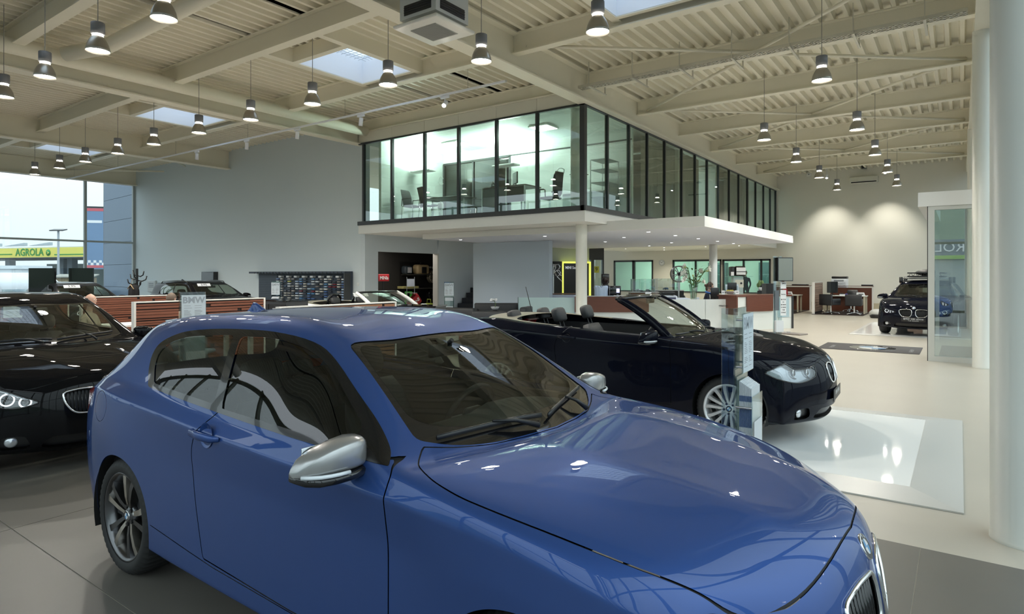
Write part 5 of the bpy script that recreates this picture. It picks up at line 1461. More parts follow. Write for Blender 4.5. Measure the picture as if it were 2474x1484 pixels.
# ---- black display panels by the left window
for i, (u0, u1, lab) in enumerate(((71, 134, 'large black display panel by the left window, left one'), (167, 226, 'large black display panel by the left window, right one'))):
    d = 17.6 if i == 0 else 26.5
    a = at_d((u0 + u1) / 2, d); w_ = (u1 - u0) * d / 1510 / 2
    t = thing('display_board', lab, 'board', a, YAW)
    obj('screen', MB().box(-w_, w_, -.03, .03, .35 if i == 0 else .5, 1.65 + (663 - 648) * d / 1510), BLACKG, t)
    for s in (-1, 1): obj('leg', MB().box(s * w_ * .7 - .03, s * w_ * .7 + .03, -.03, .03, 0, .5), DARKM, t)
    obj('foot', MB().box(-w_ * .8, w_ * .8, -.25, .25, 0, .02), DARKM, t)
# ---- dark accessory shop behind the doorway
DK = mat('shop_black_wall', (.018, .017, .016), .7)
mb = MB().box(-18.6, -18.5, 13.6, 20.9, 0, 2.9); mb.box(-18.5, XD - .2, 13.55, 13.6, 0, 2.9); mb.box(-18.5, -15.5, 20.8, 20.9, 0, 2.9); mb.box(-18.5, XD - .2, 13.6, 20.9, 2.75, 2.85); 
struct('wall_shop_inside', mb, DK)
l = area('shop_light', None, (-16.91, 16, 2.7), 28, 2.5, 2, (1, .92, .8)); tl = thing('ceiling_spot_bar', 'black ceiling light bar inside the dark shop', 'lamp', (-16.91, 16, 2.72)); obj('bar', MB().box(-1.2, 1.2, -.04, .04, -.0, .03), BLACK, tl); l.parent = tl; l.location = (0, 0, -.03)
def shopwall(u, v): return atx(u, v, -18.3)
t = thing('wall_shelf', 'black wall shelf unit at the back of the dark shop', 'shelf', (-18.45, 18.75, 0))
for z in (.35, 1.05, 1.62): obj('shelf_board', MB().box(0, .42, -.75, .75, z, z + .03), mat('shelf_grey', (.06, .06, .055), .5), t)
obj('back_panel', MB().box(-.02, .0, -.8, .8, .1, 2.15), BLACK, t)
GOLD = mat('travel_bag_gold', (.42, .32, .18), .5)
b = atx(1022, 661, -18.2)
t = thing('travel_bag', 'tan and black travel bag on the shop shelf', 'bag', (-18.2, b.y - .12, 1.651)); obj('body', MB().rbox(-.17, .17, -.36, .36, 0, .40, .09), GOLD, t)
obj('front_pocket', MB().rbox(.171, .20, -.14, .14, .04, .30, .03), BLACK, t); obj('handle', MB().tube([(.1, -.14, .39), (.1, -.12, .5), (.1, .12, .5), (.1, .14, .39)], .014, 8), BLACK, t)
b2 = atx(990, 661, -18.2)
t = thing('kit_bag', 'dark bag with pale stripes left of the tan travel bag', 'bag', (-18.2, b2.y - .16, 1.651)); obj('body', MB().rbox(-.15, .15, -.22, .22, 0, .34, .09), mat('kit_bag', (.02, .03, .04), .6), t)
for k in (-.08, 0, .08): obj('stripe', MB().box(.151, .153, k - .02, k + .02, .06, .28), PAPER, t)
wm = {'kind': 'double', 'n': 9, 'rim': mat('display_rim_gold', (.55, .50, .40), .3, .8)}
def loose_rim(label, c, R0, face, ns, m, dark, kind='v'):
    t = thing('alloy_wheel', label, 'wheel', c, face)
    Mx = Matrix.Rotation(R(90), 4, 'Y')
    obj('rim_ring', MB(Mx).lathe([(R0 * .86, -.1), (R0 * .97, -.1), (R0, -.09), (R0 * .93, -.05), (R0 * .93, .04), (R0, .085), (R0 * .97, .1), (R0 * .88, .09), (R0 * .86, .05), (R0 * .86, -.1)], 40), m, t)
    for k in range(ns):
        for s in ((-1, 1) if kind == 'v' else (0,)):
            a = 2 * pi * k / ns; M = Mx @ Matrix.Rotation(a, 4, 'Z')
            obj('spoke', MB(M).loft([[(r, s * o_ - w_, .03), (r, s * o_ - w_, .075), (r, s * o_ + w_, .075), (r, s * o_ + w_, .03)] for r, o_, w_ in ((R0 * .16, .012, .012), (R0 * .9, .045, .013))], True, True, False), m, t)
    obj('hub', MB(Mx).lathe([(0, .085), (.05, .08), (R0 * .24, .065), (R0 * .24, .0)], 20), dark, t)
    return t
c = atx(1045, 669, -18.15); loose_rim('pale gold alloy wheel rim on the black shop wall, upper one', (-18.15, c.y, c.z), .27, 0, 8, wm['rim'], BLACK)
c = atx(1043, 712, -18.15); loose_rim('black alloy wheel rim on the shop wall under the gold one', (-18.15, c.y, c.z), .27, 0, 7, BLACKG, BLACK)
c = atx(1047, 647, -18.45); t = thing('shop_sign', 'black shop wall sign with white lettering above the gold rim', 'sign', (-18.48, c.y - .1, c.z)); obj('board', MB().box(0, .02, -.35, .35, -.1, .1), BLACK, t); text('sign_text', 'MINI 2', .13, PAPER, t, (.022, 0, 0), (R(90), 0, R(90)), .001)
REDB = mat('shop_red', (.45, .02, .03), .5)
c = atx(927, 672, -17.01); t = thing('red_shelf_sign', 'red sign with white lettering in the shop doorway, upper left', 'sign', (-17.01, c.y, 0))
obj('board', MB().rbox(-.02, .02, -.26, .26, c.z - .12, c.z + .14, .02), REDB, t); text('sign_text', 'MINIs', .17, PAPER, t, (.024, 0, c.z), (R(90), 0, R(90)), .001, bold=.003); obj('post', MB().box(-.03, -.021, -.04, .04, 0, c.z), BLACK, t); obj('foot', MB().box(-.2, .2, -.2, .2, 0, .02), BLACK, t)
c = atx(960, 690, -17.21); t = thing('poster_stand', 'small silver poster stand with shelves inside the shop', 'stand', (-16.511, c.y, 0), 0)
for s in (-.2, .2): obj('post', MB().cyl((0, s, 0), (0, s, 1.55), .012), ALU, t)
obj('poster', MB().box(-.005, .005, -.18, .18, 1.2, 1.48), mat('poster_pale', (.55, .60, .72), .5), t)
for z in (.3, .65, .95): obj('shelf_board', MB().box(-.15, .15, -.19, .19, z, z + .02), ALU, t)
c = atx(1000, 724, -16.51)
t = thing('red_bag', 'red bag with white lettering lying tilted in the shop', 'bag', (-16.51, c.y, 0)); tb = obj('body', MB(Matrix.Translation((0, 0, .62)) @ Matrix.Rotation(R(40), 4, 'X')).rbox(-.12, .12, -.28, .28, -.2, .2, .05), REDB, t)
tx = text('bag_text', 'MINI', .2, PAPER, t, (.1215, 0, .62), (0, 0, 0), .001, bold=.004); tx.rotation_euler = (Matrix.Rotation(R(40), 4, 'X') @ Matrix.Rotation(R(90), 4, 'Z') @ Matrix.Rotation(R(90), 4, 'X')).to_euler()
obj('trolley', MB().box(-.15, .15, -.3, .3, .0, .30), BLACK, t)
c = atx(1018, 737, -16.5); t = thing('green_bin', 'olive green rounded cushion seat in the shop doorway', 'seat', (-16.11, c.y, 0)); obj('body', MB().lathe([(.0, .58), (.12, .57), (.26, .50), (.31, .36), (.28, .12), (.2, 0)], 24), mat('olive_green', (.20, .25, .03), .6), t); obj('strap', MB().tube([(-.1, 0, .55), (-.08, 0, .72), (.08, 0, .72), (.1, 0, .55)], .016, 8), MATS['olive_green'], t)
c = atx(987, 716, -16.91); t = thing('display_stand', 'bright green square stand in the dark shop', 'stand', (-16.91, c.y, 0))
for q in ((-.16, .16, .93, 1.0), (-.16, -.09, 0, .93), (.09, .16, 0, .93)): obj('bar', MB().box(-.03, .03, q[0], q[1], q[2], q[3]), mat('bright_green', (.06, .45, .06), .5), t)
c = atx(1000, 690, -18); t = thing('yellow_boards', 'two pale yellow boards lying on the middle shop shelf', 'board', (-18.25, c.y, 1.081))
for k in (0, .05): obj('board', MB().box(-.18, .18, -.5, .35, k, k + .035), mat('pale_yellow', (.55, .52, .22), .5), t)
# ---- stairs
ST = mat('stair_dark', (.02, .022, .03), .5)
mbs = []
t = thing('staircase', 'dark staircase rising away beside the wall tinted pale blue by daylight', 'stairs', (-14.72, 17.3, 0))
for i in range(10):
    obj('step', MB().box(-.55, .55, .25 * i, .25 * i + .28, 0 if i < 4 else .19 * (i - 3), .19 * (i + 1)), ST, t)
# ---- black lounge armchairs
def armchair(label, loc, rz, w=.9):
    t = thing('armchair', label, 'armchair', loc, rz, 'black leather lounge seats')
    obj('seat', MB().rbox(-.36, .40, -w / 2 + .13, w / 2 - .13, .14, .44, .04), LEATHER, t)
    obj('backrest', MB().rbox(-.45, -.28, -w / 2, w / 2, .12, .78, .04), LEATHER, t)
    for s in (-1, 1): obj('armrest', MB().rbox(-.27, .42, s * (w / 2 - .06) - .065, s * (w / 2 - .06) + .065, .12, .62, .03), LEATHER, t)
    for x in (-.35, .33):
        for s in (-1, 1): obj('foot', MB().cyl((x, s * (w / 2 - .12), 0), (x, s * (w / 2 - .12), .13), .02), CHROME, t)
    return t
armchair('black leather armchair nearest the glass stand by the stairs', at_d(1128, 16.6), R(100), .9)
armchair('black leather armchair in the middle of the lounge group, seen from behind', at_d(1200, 15.2), R(128), 1.2)
armchair('black leather sofa against the wall tinted pale blue by daylight', at_d(1205, 18.6), R(-55), 1.5)
armchair('black leather armchair beside the frosted counter panel', at_d(1240, 16.9), R(200), .8)
t = thing('white_flower', 'white orchid flower in a small bowl among the black armchairs', 'flower', at_d(1196, 17.1))
obj('side_table', MB().cyl((0, 0, .30), (0, 0, .68), .06), BLACK, t); obj('table_foot', MB().lathe([(.25, 0), (.25, .02), (.03, .03), (.03, .31)], 20), BLACK, t); obj('bowl', MB().lathe([(.02, .68), (.09, .70), (.12, .76)], 16), PAPER, t)
for k in range(6): obj('petal', MB().ball((.07 * cos(k * 1.05) - .05, .07 * sin(k * 1.05), .93 + .03 * (k % 2)), .05, .035, .03, 8, 6), PAPER, t)
obj('stem', MB().tube([(0, 0, .74), (.02, 0, .85), (-.04, 0, .93)], .008, 6), mat('stem_green', (.08, .16, .04), .6), t)
# ================================================================== RECEPTION (frame turned to face the viewer)
RD = 18.7
def rx(u): return (u - 1237) * RD / 1510
ro = at_d(1237, RD)
t = thing('reception_counter', 'long white reception counter with red-brown wood panel and lettering', 'counter', ro, YAW)
FROST = mat('frosted_glass', (.52, .68, .68), .18, coat=.5)
CWHITE = mat('counter_white', (.74, .78, .76), .12, coat=.6)
obj('frosted_panel', MB().box(rx(1252), rx(1388), .0, .05, .02, .955), FROST, t)
obj('panel_edge', MB().box(rx(1252) - .012, rx(1252), -.01, .06, 0, .965), DARKM, t)
obj('wood_panel', MB().box(rx(1388), rx(1566), -.10, -.04, .52, .985), REDWOOD, t)
obj('front_panel', MB().box(rx(1390), rx(1566), -.03, .05, .0, .90), CWHITE, t)
def cpanel(u0, u1):
    n = 6; pts = []
    for k in range(n + 1):
        x = rx(u0 + (u1 - u0) * k / n); q = (x - rx(1566)) / (rx(1760) - rx(1566)); pts.append((x, .05 - .38 * sin(pi * q) * .5))
    poly = [(x, y) for x, y in pts] + [(x, y + .05) for x, y in reversed(pts)]
    return MB().prism(poly, .0, .905)
obj('front_panel', cpanel(1567, 1701), CWHITE, t); obj('front_panel', cpanel(1702, 1759), CWHITE, t)
obj('counter_ledge', MB().box(rx(1388), rx(1566), -.08, .30, .986, 1.0), mat('ledge_grey', (.5, .52, .55), .3), t)
obj('back_worktop', MB().box(rx(1400), rx(1735), .12, 1.3, .70, .73), mat('worktop_white', (.66, .68, .72), .4), t)
obj('back_worktop', MB().box(rx(1336), rx(1420), 2.0, 2.6, .98, 1.01), REDWOOD, t)
obj('back_panel', MB().box(rx(1336), rx(1420), 1.9, 1.95, .0, .975), mat('counter_pale_blue', (.55, .60, .72), .5), t)
tx = text('lettering', 'Information', .085, INK, t, (rx(1745), -.072, .705), (R(90), 0, 0), .002, bold=.001)
tx.location.y = -.03; tx.location = (rx(1742), .05 - .19 * sin(pi * .9) - .012, .715)
# side desk going back on the right
t = thing('side_desk', 'red-brown topped side desk with white front at the right end of the reception', 'desk', ro + Vector((cos(YAW), sin(YAW), 0)) * rx(1757), R(57))
obj('desk_top', MB().box(-.02, 2.1, -.42, .42, .985, 1.03), REDWOOD, t)
obj('end_leg', MB().box(-.02, .03, -.42, .36, .45, .985), REDWOOD, t)
obj('wood_front', MB().box(.35, 1.35, -.44, -.40, .55, .985), REDWOOD, t)
obj('front_panel', MB().box(.0, 2.1, -.39, -.34, .0, .98), CWHITE, t)
obj('glass_insert', MB().box(1.55, 2.0, -.405, -.39, .35, .93), mat('pale_glass_insert', (.42, .56, .62), .2, coat=.4), t)
obj('end_panel', MB().box(2.1, 2.16, -.42, .42, 0, .985), DARKM, t)
# ---- things on the reception
def rp(u, dy, z): return ro + Vector((cos(YAW), sin(YAW), 0)) * rx(u) + Vector((-sin(YAW), cos(YAW), 0)) * dy + Vector((0, 0, z))
LEAFM = mat('lily_leaf', (.07, .14, .03), .55); LILY = mat('lily_white', (.80, .80, .70), .5); LILYB = mat('lily_bud', (.45, .52, .22), .5)
t = thing('lily_vase', 'tall glass vase of white lilies standing on the white reception counter', 'flowers', rp(1676, .02, .906), 0)
obj('vase', MB().lathe([(.085, 0), (.088, .02), (.10, .20), (.14, .45), (.132, .45), (.094, .20), (.08, .03), (0, .02)], 24), glass('vase_glass', (.80, .90, .84), gain=2), t)
rnd = random.Random(11)
ends = []
for k in range(13):
    a = rnd.uniform(0, 2 * pi); r = rnd.uniform(.06, .42); z = rnd.uniform(.55, 1.08) - r * .25
    p = Vector((r * cos(a), r * sin(a), z)); ends.append((p, a))
    obj('stem', MB().tube([(.03 * cos(a), .03 * sin(a), .03), (.06 * cos(a), .06 * sin(a), .42), tuple(p * .8 + Vector((0, 0, .12))), tuple(p)], .009, 6), LEAFM, t)
def blossom(p, a, open_):
    q = Vector((cos(a), sin(a), .25)).normalized().to_track_quat('Z', 'Y').to_matrix().to_4x4(); M = Matrix.Translation(p) @ q
    mb = MB(M)
    if open_:
        for k in range(6):
            Mk = Matrix.Rotation(2 * pi * k / 6, 4, 'Z')
            rings = [[(.012 + .09 * s_ ** 1.3, w_ * y, .13 * s_ - .05 * s_ ** 3 + .004 * y) for y in (-1, 0, 1)] for s_, w_ in ((0, .012), (.4, .038), (.75, .034), (1.0, .004))]
            mb.loft([[Mk @ Vector(p_) for p_ in r] for r in rings], False, False, True)
        return obj('blossom', mb, LILY, t)
    mb.loft([[(r * cos(2 * pi * i / 8), r * sin(2 * pi * i / 8), z) for i in range(8)] for z, r in ((0, .008), (.05, .028), (.12, .026), (.17, .004))], True, True)
    return obj('bud', mb, LILYB, t)
for k, (p, a) in enumerate(ends): blossom(p, a, k % 5 < 3)
for k in range(46):
    a = rnd.uniform(0, 2 * pi); r = rnd.uniform(.03, .30); z = rnd.uniform(.42, .95); L = rnd.uniform(.14, .28)
    d = Vector((cos(a), sin(a), rnd.uniform(.1, 1.4))).normalized(); s_ = d.cross(Vector((0, 0, 1))).normalized(); p = Vector((r * cos(a), r * sin(a), z))
    ring = [[p + d * (L * q) + s_ * (w_ * e) + Vector((0, 0, -.5 * L * q * q)) for e in (-1, 0, 1)] for q, w_ in ((0, .006), (.3, .028), (.65, .024), (1, .002))]
    obj('leaf', MB().loft(ring, False, False, True), LEAFM, t)
def office_seat(lab, u, dy, rz): return office_chair(lab, tuple(rp(u, dy, 0)), rz, BLKFAB, False)
office_seat('black desk chair behind the lily vase, left of it', 1637, 1.75, YAW + R(-20))
office_seat('black desk chair between the lily vase and the receptionist', 1716, 1.7, YAW + R(-10))
def monitor(lab, pos, rz, w_=.46, h_=.30, m=BLACKG, back=False):
    t = thing('monitor', lab, 'monitor', pos, rz)
    obj('stand', MB().rbox(-.1, .1, -.09, .09, 0, .015, .006), BLACK, t); obj('neck', MB().box(-.02, .02, .005, .03, .015, .2), BLACK, t)
    obj('case', MB().rbox(-w_ / 2, w_ / 2, -.018, .02, .10, .10 + h_, .012), BLACK, t)
    obj('screen', MB().box(-w_ / 2 + .015, w_ / 2 - .015, -.021, -.018, .115, .085 + h_), m, t)
    return t
monitor('black monitor in front of the receptionist', tuple(rp(1752, .95, .731)), YAW + R(180 + 25), .32, .40)
monitor('black monitor on the side desk behind the fruit bowl', tuple(rp(1797, 1.0, 1.03)), YAW + R(200), .34, .26)
def simple(name, lab, cat, pos, rz, *pieces):
    t = thing(name, lab, cat, pos, rz)
    for nm, mb, m in pieces: obj(nm, mb, m, t)
    return t
# paper cup tower with pleated cloth, coffee machine and grinder
rings = []
for z, r in ((0, .20), (.1, .195), (.40, .19), (.52, .205), (.545, .19), (.53, .12), (.50, .02)):
    rings.append([((r + .010 * sin(9 * a) * (z > .05) + .016 * cos(14 * a) * (z > .45)) * cos(a), (r + .010 * sin(9 * a) * (z > .05)) * sin(a), z + .03 * sin(7 * a) * (z > .5)) for a in [2 * pi * k / 72 for k in range(72)]])
simple('cloth_cover', 'pale blue pleated cloth cover standing on the counter right of the column', 'cover', tuple(rp(1458, .45, .731)), 0, ('cloth', MB().loft(rings, True, True), mat('pale_blue_cloth', (.50, .60, .72), .7)))
simple('coffee_machine', 'black coffee machine with small lit display on the reception', 'coffee machine', tuple(rp(1493, .50, .731)), YAW,
       ('body', MB().rbox(-.17, .17, -.05, .25, .28, .56, .02).rbox(-.17, -.05, -.05, .25, 0, .28, .01), BLACKG), ('drip_tray', MB().rbox(-.05, .17, -.16, .2, .0, .06, .01), ALU), ('spout', MB().cyl((.06, -.06, .18), (.06, -.06, .30), .03).cyl((.0, -.04, .05), (.0, -.04, .15), .035), ALU), ('display', MB().box(.03, .12, -.055, -.05, .36, .48), emis('machine_display', (.45, .45, 1), 1.2)))
simple('bean_grinder', 'dark coffee bean hopper behind the coffee machine', 'grinder', tuple(rp(1476, 1.15, .731)), YAW, ('hopper', MB().lathe([(.08, .60), (.13, .66), (.13, .90), (.125, .92), (0, .92)], 20), glass('smoke_hopper', (.25, .2, .2))), ('body', MB().rbox(-.10, .10, -.12, .12, 0, .60, .02), BLACK), ('lid', MB().lathe([(0, .94), (.135, .93), (.135, .915)], 20), DARKM))
for i, (u0, u1, lab) in enumerate(((1520, 1568, 'black drawer unit standing on the reception, left one'), (1571, 1594, 'dark blue box file unit beside the black drawer unit'))):
    w_ = (rx(u1) - rx(u0)) / 2
    t = simple('drawer_unit', lab, 'drawers', tuple(rp((u0 + u1) / 2, .35, .731)), YAW, ('carcass', MB().rbox(-w_, w_, -.15, .15, 0, .30, .008), BLACK if i == 0 else mat('navy_plastic', (.02, .03, .07), .4)))
    if i == 0:
        for z in (.16, .22): obj('handle', MB().box(-.05, .09, -.158, -.15, z, z + .012), ALU, t)
simple('name_card', 'small white card standing before the dark box files', 'card', tuple(rp(1566, -.02, 1.001)), YAW, ('card', MB().box(-.09, .09, -.005, .005, 0, .12), PAPER), ('print_line', MB().box(-.05, .06, -.0058, -.005, .05, .065), GREYINK))
PRW = mat('printer_white', (.62, .65, .70), .4)
t = simple('printer', 'white and blue desktop printer left of the lily vase', 'printer', tuple(rp(1622, .50, .731)), YAW, ('body', MB().rbox(-.25, .25, -.2, .22, 0, .20, .03), mat('printer_navy', (.03, .035, .09), .4)), ('cover', MB().loft([[(x, y, z) for y, z in ((-.22, .05), (-.23, .14), (-.15, .25), (.15, .28), (.23, .26), (.23, .20), (.15, .22), (-.12, .20), (-.18, .12), (-.18, .05))] for x in (-.27, -.22)], True, True, False).loft([[(x, y, z) for y, z in ((-.22, .05), (-.23, .14), (-.15, .25), (.15, .28), (.23, .26), (.23, .20), (.15, .22), (-.12, .20), (-.18, .12), (-.18, .05))] for x in (.22, .27)], True, True, False).rbox(-.22, .22, -.16, .2, .20, .26, .02), PRW), ('scanner', MB().rbox(-.2, .22, -.12, .2, .30, .38, .02), BLACK), ('paper', MB().box(-.1, .14, -.05, .22, .262, .275), PAPER))
simple('calendar_frame', 'small white desk display with dark picture right of the vase', 'frame', tuple(rp(1691, .35, .731)), YAW + R(8), ('stand', MB().rbox(-.09, .09, -.02, .02, .0, .22, .01), PRW), ('picture', MB().box(-.04, .04, -.0225, -.02, .07, .15), GREYINK))
simple('white_tray', 'white rounded paper tray under the first desk chair', 'tray', tuple(rp(1663, .9, .731)), YAW, ('tray', MB().rbox(-.3, .3, -.16, .16, 0, .17, .05), PRW), ('paper', MB().box(-.2, .2, -.1, .1, .171, .185), PAPER))
t = thing('fruit_bowl', 'white bowl of yellow fruit on the wooden desk beside the receptionist', 'bowl', tuple(rp(1781, .62, 1.031)), 0)
obj('bowl', MB().lathe([(.05, 0), (.07, .01), (.15, .08), (.17, .10), (.16, .10), (.06, .02), (0, .02)], 24), PAPER, t)
for i in range(5):
    f = thing('fruit', 'yellow fruit in the white bowl, ' + ('rightmost one', 'back right one', 'back left one', 'front left one', 'front right one')[i], 'fruit', tuple(rp(1781, .62, 1.031) + Vector((.075 * cos(i * 1.26), .075 * sin(i * 1.26), .10))), i, 'fruit in the bowl'); obj('flesh', MB().ball((0, 0, 0), .045, .04, .04, 10, 8), mat('fruit_yellow', (.55, .45, .08), .5), f); obj('stalk', MB().cyl((0, 0, .035), (0, 0, .055), .005, n=5), BLACK, f)
for i, (u, dy, w_, h_, lab) in enumerate(((1757, .35, .10, .13, 'small white card at the near end of the wooden desk'), (1803, .75, .12, .12, 'small white card beside the fruit bowl'))):
    simple('table_card', lab, 'card', tuple(rp(u, dy, 1.031)), YAW, ('card', MB(Matrix.Rotation(R(-12), 4, 'X')).box(-w_ / 2, w_ / 2, -.004, .004, 0.001, h_), PAPER), ('print_line', MB(Matrix.Rotation(R(-12), 4, 'X')).box(-w_ * .3, w_ * .3, -.005, -.004, h_ * .4, h_ * .6), GREYINK))
for i, (u, dy, lab) in enumerate(((1806, 1.5, 'pale blue brochure leaning upright on the side desk, left one'), (1826, 1.7, 'pale blue brochure leaning upright on the side desk, right one'))):
    M = Matrix.Rotation(R(-14), 4, 'X')
    simple('leaning_brochure', lab, 'brochure', tuple(rp(u, dy, 1.031)), YAW, ('cover', MB(M).box(-.13, .13, -.004, .004, 0.002, .30), mat('brochure_pale', (.62, .70, .76), .5)), ('picture', MB(M).box(-.10, .10, -.006, -.004, .10, .24), mat('brochure_picture', (.35, .48, .55), .5)), ('stay', MB().box(-.02, .02, .04, .09, 0.002, .1), ALU))
simple('sign_card', 'white sign card with a small emblem on a thin post at the desk end', 'sign', tuple(rp(1848, 2.1, 1.031)), YAW, ('post', MB().cyl((0, 0, 0), (0, 0, .2), .01), ALU), ('card', MB().box(-.14, .14, -.004, .004, .18, .44), mat('cream_card', (.75, .74, .62), .5)), ('emblem', MB().cyl((.06, -.004, .32), (.06, -.007, .32), .035, n=16), INK), ('foot', MB().rbox(-.06, .06, -.04, .04, 0, .01, .004), ALU))
# coat stand of bright metal behind the frosted panel
t = thing('chrome_coat_stand', 'bright metal coat stand with curled hooks before the service doorway', 'coat stand', at_d(1336, 20.9)); obj('pole', MB().cyl((0, 0, .02), (0, 0, 1.92), .035), ALU, t); obj('base', MB().lathe([(0, .03), (.22, .02), (.24, 0)], 24), ALU, t)
for k in range(7):
    a = R(51 * k); c, s = cos(a), sin(a); z = 1.88 - .04 * (k % 2); dz = -.16 * (k % 3 == 1)
    obj('curled_hook', MB().tube([(c * r, s * r, z + h + dz) for r, h in ((.03, 0), (.12, .09), (.22, .10), (.27, .02), (.22, -.06), (.14, -.10), (.24, -.20), (.32, -.28))], .014, 8), CHROME, t)
# display plinths and things in the accessory corner
def plinth(lab, u, d, w_, z, m, rz=YAW): return simple('plinth', lab, 'plinth', tuple(at_d(u, d)), rz, ('body', MB().box(-w_, w_, -.25, .25, 0, z - .03), m), ('top', MB().box(-w_ - .01, w_ + .01, -.26, .26, z - .03, z), ALU))
WOODL = stripes('plinth_wood', (.20, .11, .06), (.13, .07, .04), 6, stretch=(1, 1, 10))
plinth('low wooden display cabinet with drawers behind the coffee machine', 1556, 24.0, .55, .98, WOODL); plinth('dark display cabinet behind the printer', 1612, 25.2, .6, 1.02, BLACK)
t = thing('glass_case', 'clear glass showcase behind the reception, left one', 'showcase', tuple(at_d(1553, 24.0, .981)), YAW)
def case_parts(t, w_, h_):
    for s in (-1, 1): obj('side_pane', MB().box(s * w_ - .004, s * w_ + .004, -.22, .22, 0, h_), STG, t)
    obj('front_pane', MB().box(-w_, w_, -.224, -.216, 0, h_), STG, t); obj('lid_pane', MB().box(-w_, w_, -.22, .22, h_, h_ + .008), STG, t)
    mb = MB()
    for sx in (-1, 1):
        for sy in (-1, 1): mb.box(sx * w_ - .008, sx * w_ + .008, sy * .22 - .008, sy * .22 + .008, 0, h_ + .012)
    obj('corner_rail', mb, ALU, t)
case_parts(t, .42, .48)
t = thing('glass_case', 'clear glass showcase behind the reception, right one', 'showcase', tuple(at_d(1612, 25.2, 1.021)), YAW); case_parts(t, .45, .45)
for k, (u, d, z, m, lab) in enumerate(((1545, 24.0, .985, ALU, 'silver scale model car in the left glass showcase'), (1565, 24.0, .985, BLACKG, 'black scale model car in the left glass showcase'), (1608, 25.2, 1.025, mat('model_blue', (.08, .2, .42), .3, coat=.5), 'blue scale model car in the right glass showcase'))):
    p = at_d(u, d, z); c = thing('model_car', lab, 'model car', tuple(p), YAW + k)
    obj('body', MB().loft([[(x, y * w_, z_) for y, z_ in ((-1, .02), (-1, h1), (-.8, h2), (.8, h2), (1, h1), (1, .02))] for x, w_, h1, h2 in ((-.13, .05, .05, .055), (-.11, .055, .06, .085), (-.03, .056, .065, .10), (.04, .056, .065, .075), (.11, .054, .055, .06), (.13, .048, .045, .05))], True, True), m, c)
    for x in (-.08, .08):
        for s in (-1, 1): obj('wheel', MB().cyl((x, s * .045, .022), (x, s * .06, .022), .022, n=12), RUBBER, c)
p = at_d(1640, 23.2, 1.66); t0 = loose_rim('large silver alloy wheel on a stand behind the lily vase', tuple(p), .31, R(-54), 5, mat('alloy_dark_silver', (.30, .30, .29), .3, .8), BLACK)
obj('post', MB().box(-.03, .03, -.02, .02, -1.66, -.30).box(-.2, .2, -.2, .2, -1.66, -1.64), ALU, t0)
t = simple('glass_pedestal', 'tall pedestal with glass shelf carrying luggage, right of the second column', 'pedestal', tuple(at_d(1782, 26.0)), YAW, ('body', MB().box(-.22, .18, -.15, .15, 0, 1.55), mat('pedestal_grey', (.36, .46, .46), .3)), ('shelf', MB().box(-.45, .55, -.22, .22, 1.55, 1.57), STG))
t = simple('suitcase', 'white and black hard suitcase on the glass shelf', 'suitcase', tuple(at_d(1787, 25.9, 1.571)), YAW, ('shell', MB().rbox(-.22, .22, -.12, .14, 0, .42, .06), BLACKG), ('front', MB().rbox(-.18, .20, -.135, -.12, .06, .36, .05), PAPER), ('band', MB().box(-.18, .2, -.138, -.135, .17, .2), BLACK), ('side_box', MB().rbox(-.42, -.23, -.12, .14, 0, .40, .05), BLACK), ('side_label', MB().box(-.40, -.28, -.125, -.12, .02, .18), PAPER))
# shelves with small bottles and cars in the middle ground, dark cushions
simple('black_locker', 'black tall cabinet at the far right end of the reception', 'cabinet', tuple(at_d(1866, 22.5)), YAW, ('body', MB().box(-.30, .02, -.2, .2, 0, 1.32), BLACK), ('door_gap', MB().box(-.15, -.145, -.203, -.2, .05, 1.3), DARKM))
simple('green_plant', 'small green pot plant at the far desk end before the dark cabinet', 'plant', tuple(at_d(1838, 23.6, 0)), 0, ('pot', MB().lathe([(0, 1.03), (.06, 1.03), (.08, 1.16), (.07, 1.16)], 14), PAPER), ('stand', MB().box(-.1, .1, -.1, .1, 0, 1.03), DARKM), *[('leaf', MB().ball((.09 * cos(k * 1.1), .09 * sin(k * 1.1), 1.24 + .05 * (k % 3)), .06, .05, .09, 8, 6), mat('pot_leaf', (.16, .26, .10), .6)) for k in range(7)])
# ---- service doorway at the back left: black portal, yellow edge lights
SY = mat('portal_yellow', (.62, .60, .10), .5, emit=((.8, .85, .15), .35))
t = link('door_4', None); t['kind'] = 'structure'
a = at_d(1337, 26.5); M0 = Matrix.Translation(a) @ Matrix.Rotation(R(52), 4, 'Z')
def pr(u): 
    r = ray(u, 663); n = Vector((sin(R(52)), -cos(R(52)), 0)); tt = (n.dot(a)) / (n.dot(Vector((r.x, r.y, 0)))); p = Vector((r.x, r.y, 0)) * tt; return (p - Vector((a.x, a.y, 0))).dot(Vector((cos(R(52)), sin(R(52)), 0)))
o = obj('portal', MB(M0).box(0, pr(1358), 0, .2, 0, 2.2).box(pr(1362), pr(1423), .02, .2, 0, 2.12), mat('portal_black', (.012, .013, .012), .5), t)
obj('edge_light', MB(M0).box(pr(1358), pr(1362), .0, .2, 0, 2.2).box(pr(1362), pr(1427), .0, .2, 2.12, 2.2).box(pr(1423), pr(1428), .0, .2, 0, 2.2), SY, t)
tx = text('lettering', 'MINI Service', .17, PAPER, t, (0, 0, 0), (0, 0, 0), .003, sx=1.0, bold=.003); tx.matrix_world = M0 @ Matrix.Translation((pr(1385), .012, 1.93)) @ Matrix.Rotation(R(90), 4, 'X') @ Matrix.Diagonal((.8, 1, 1, 1))
struct('wall_service', MB(M0).box(-.4, pr(1428), .21, .35, 0, 2.92), mat('wall_service_pale', (.62, .68, .58), .6))
t = link('door_5', None); t['kind'] = 'structure'
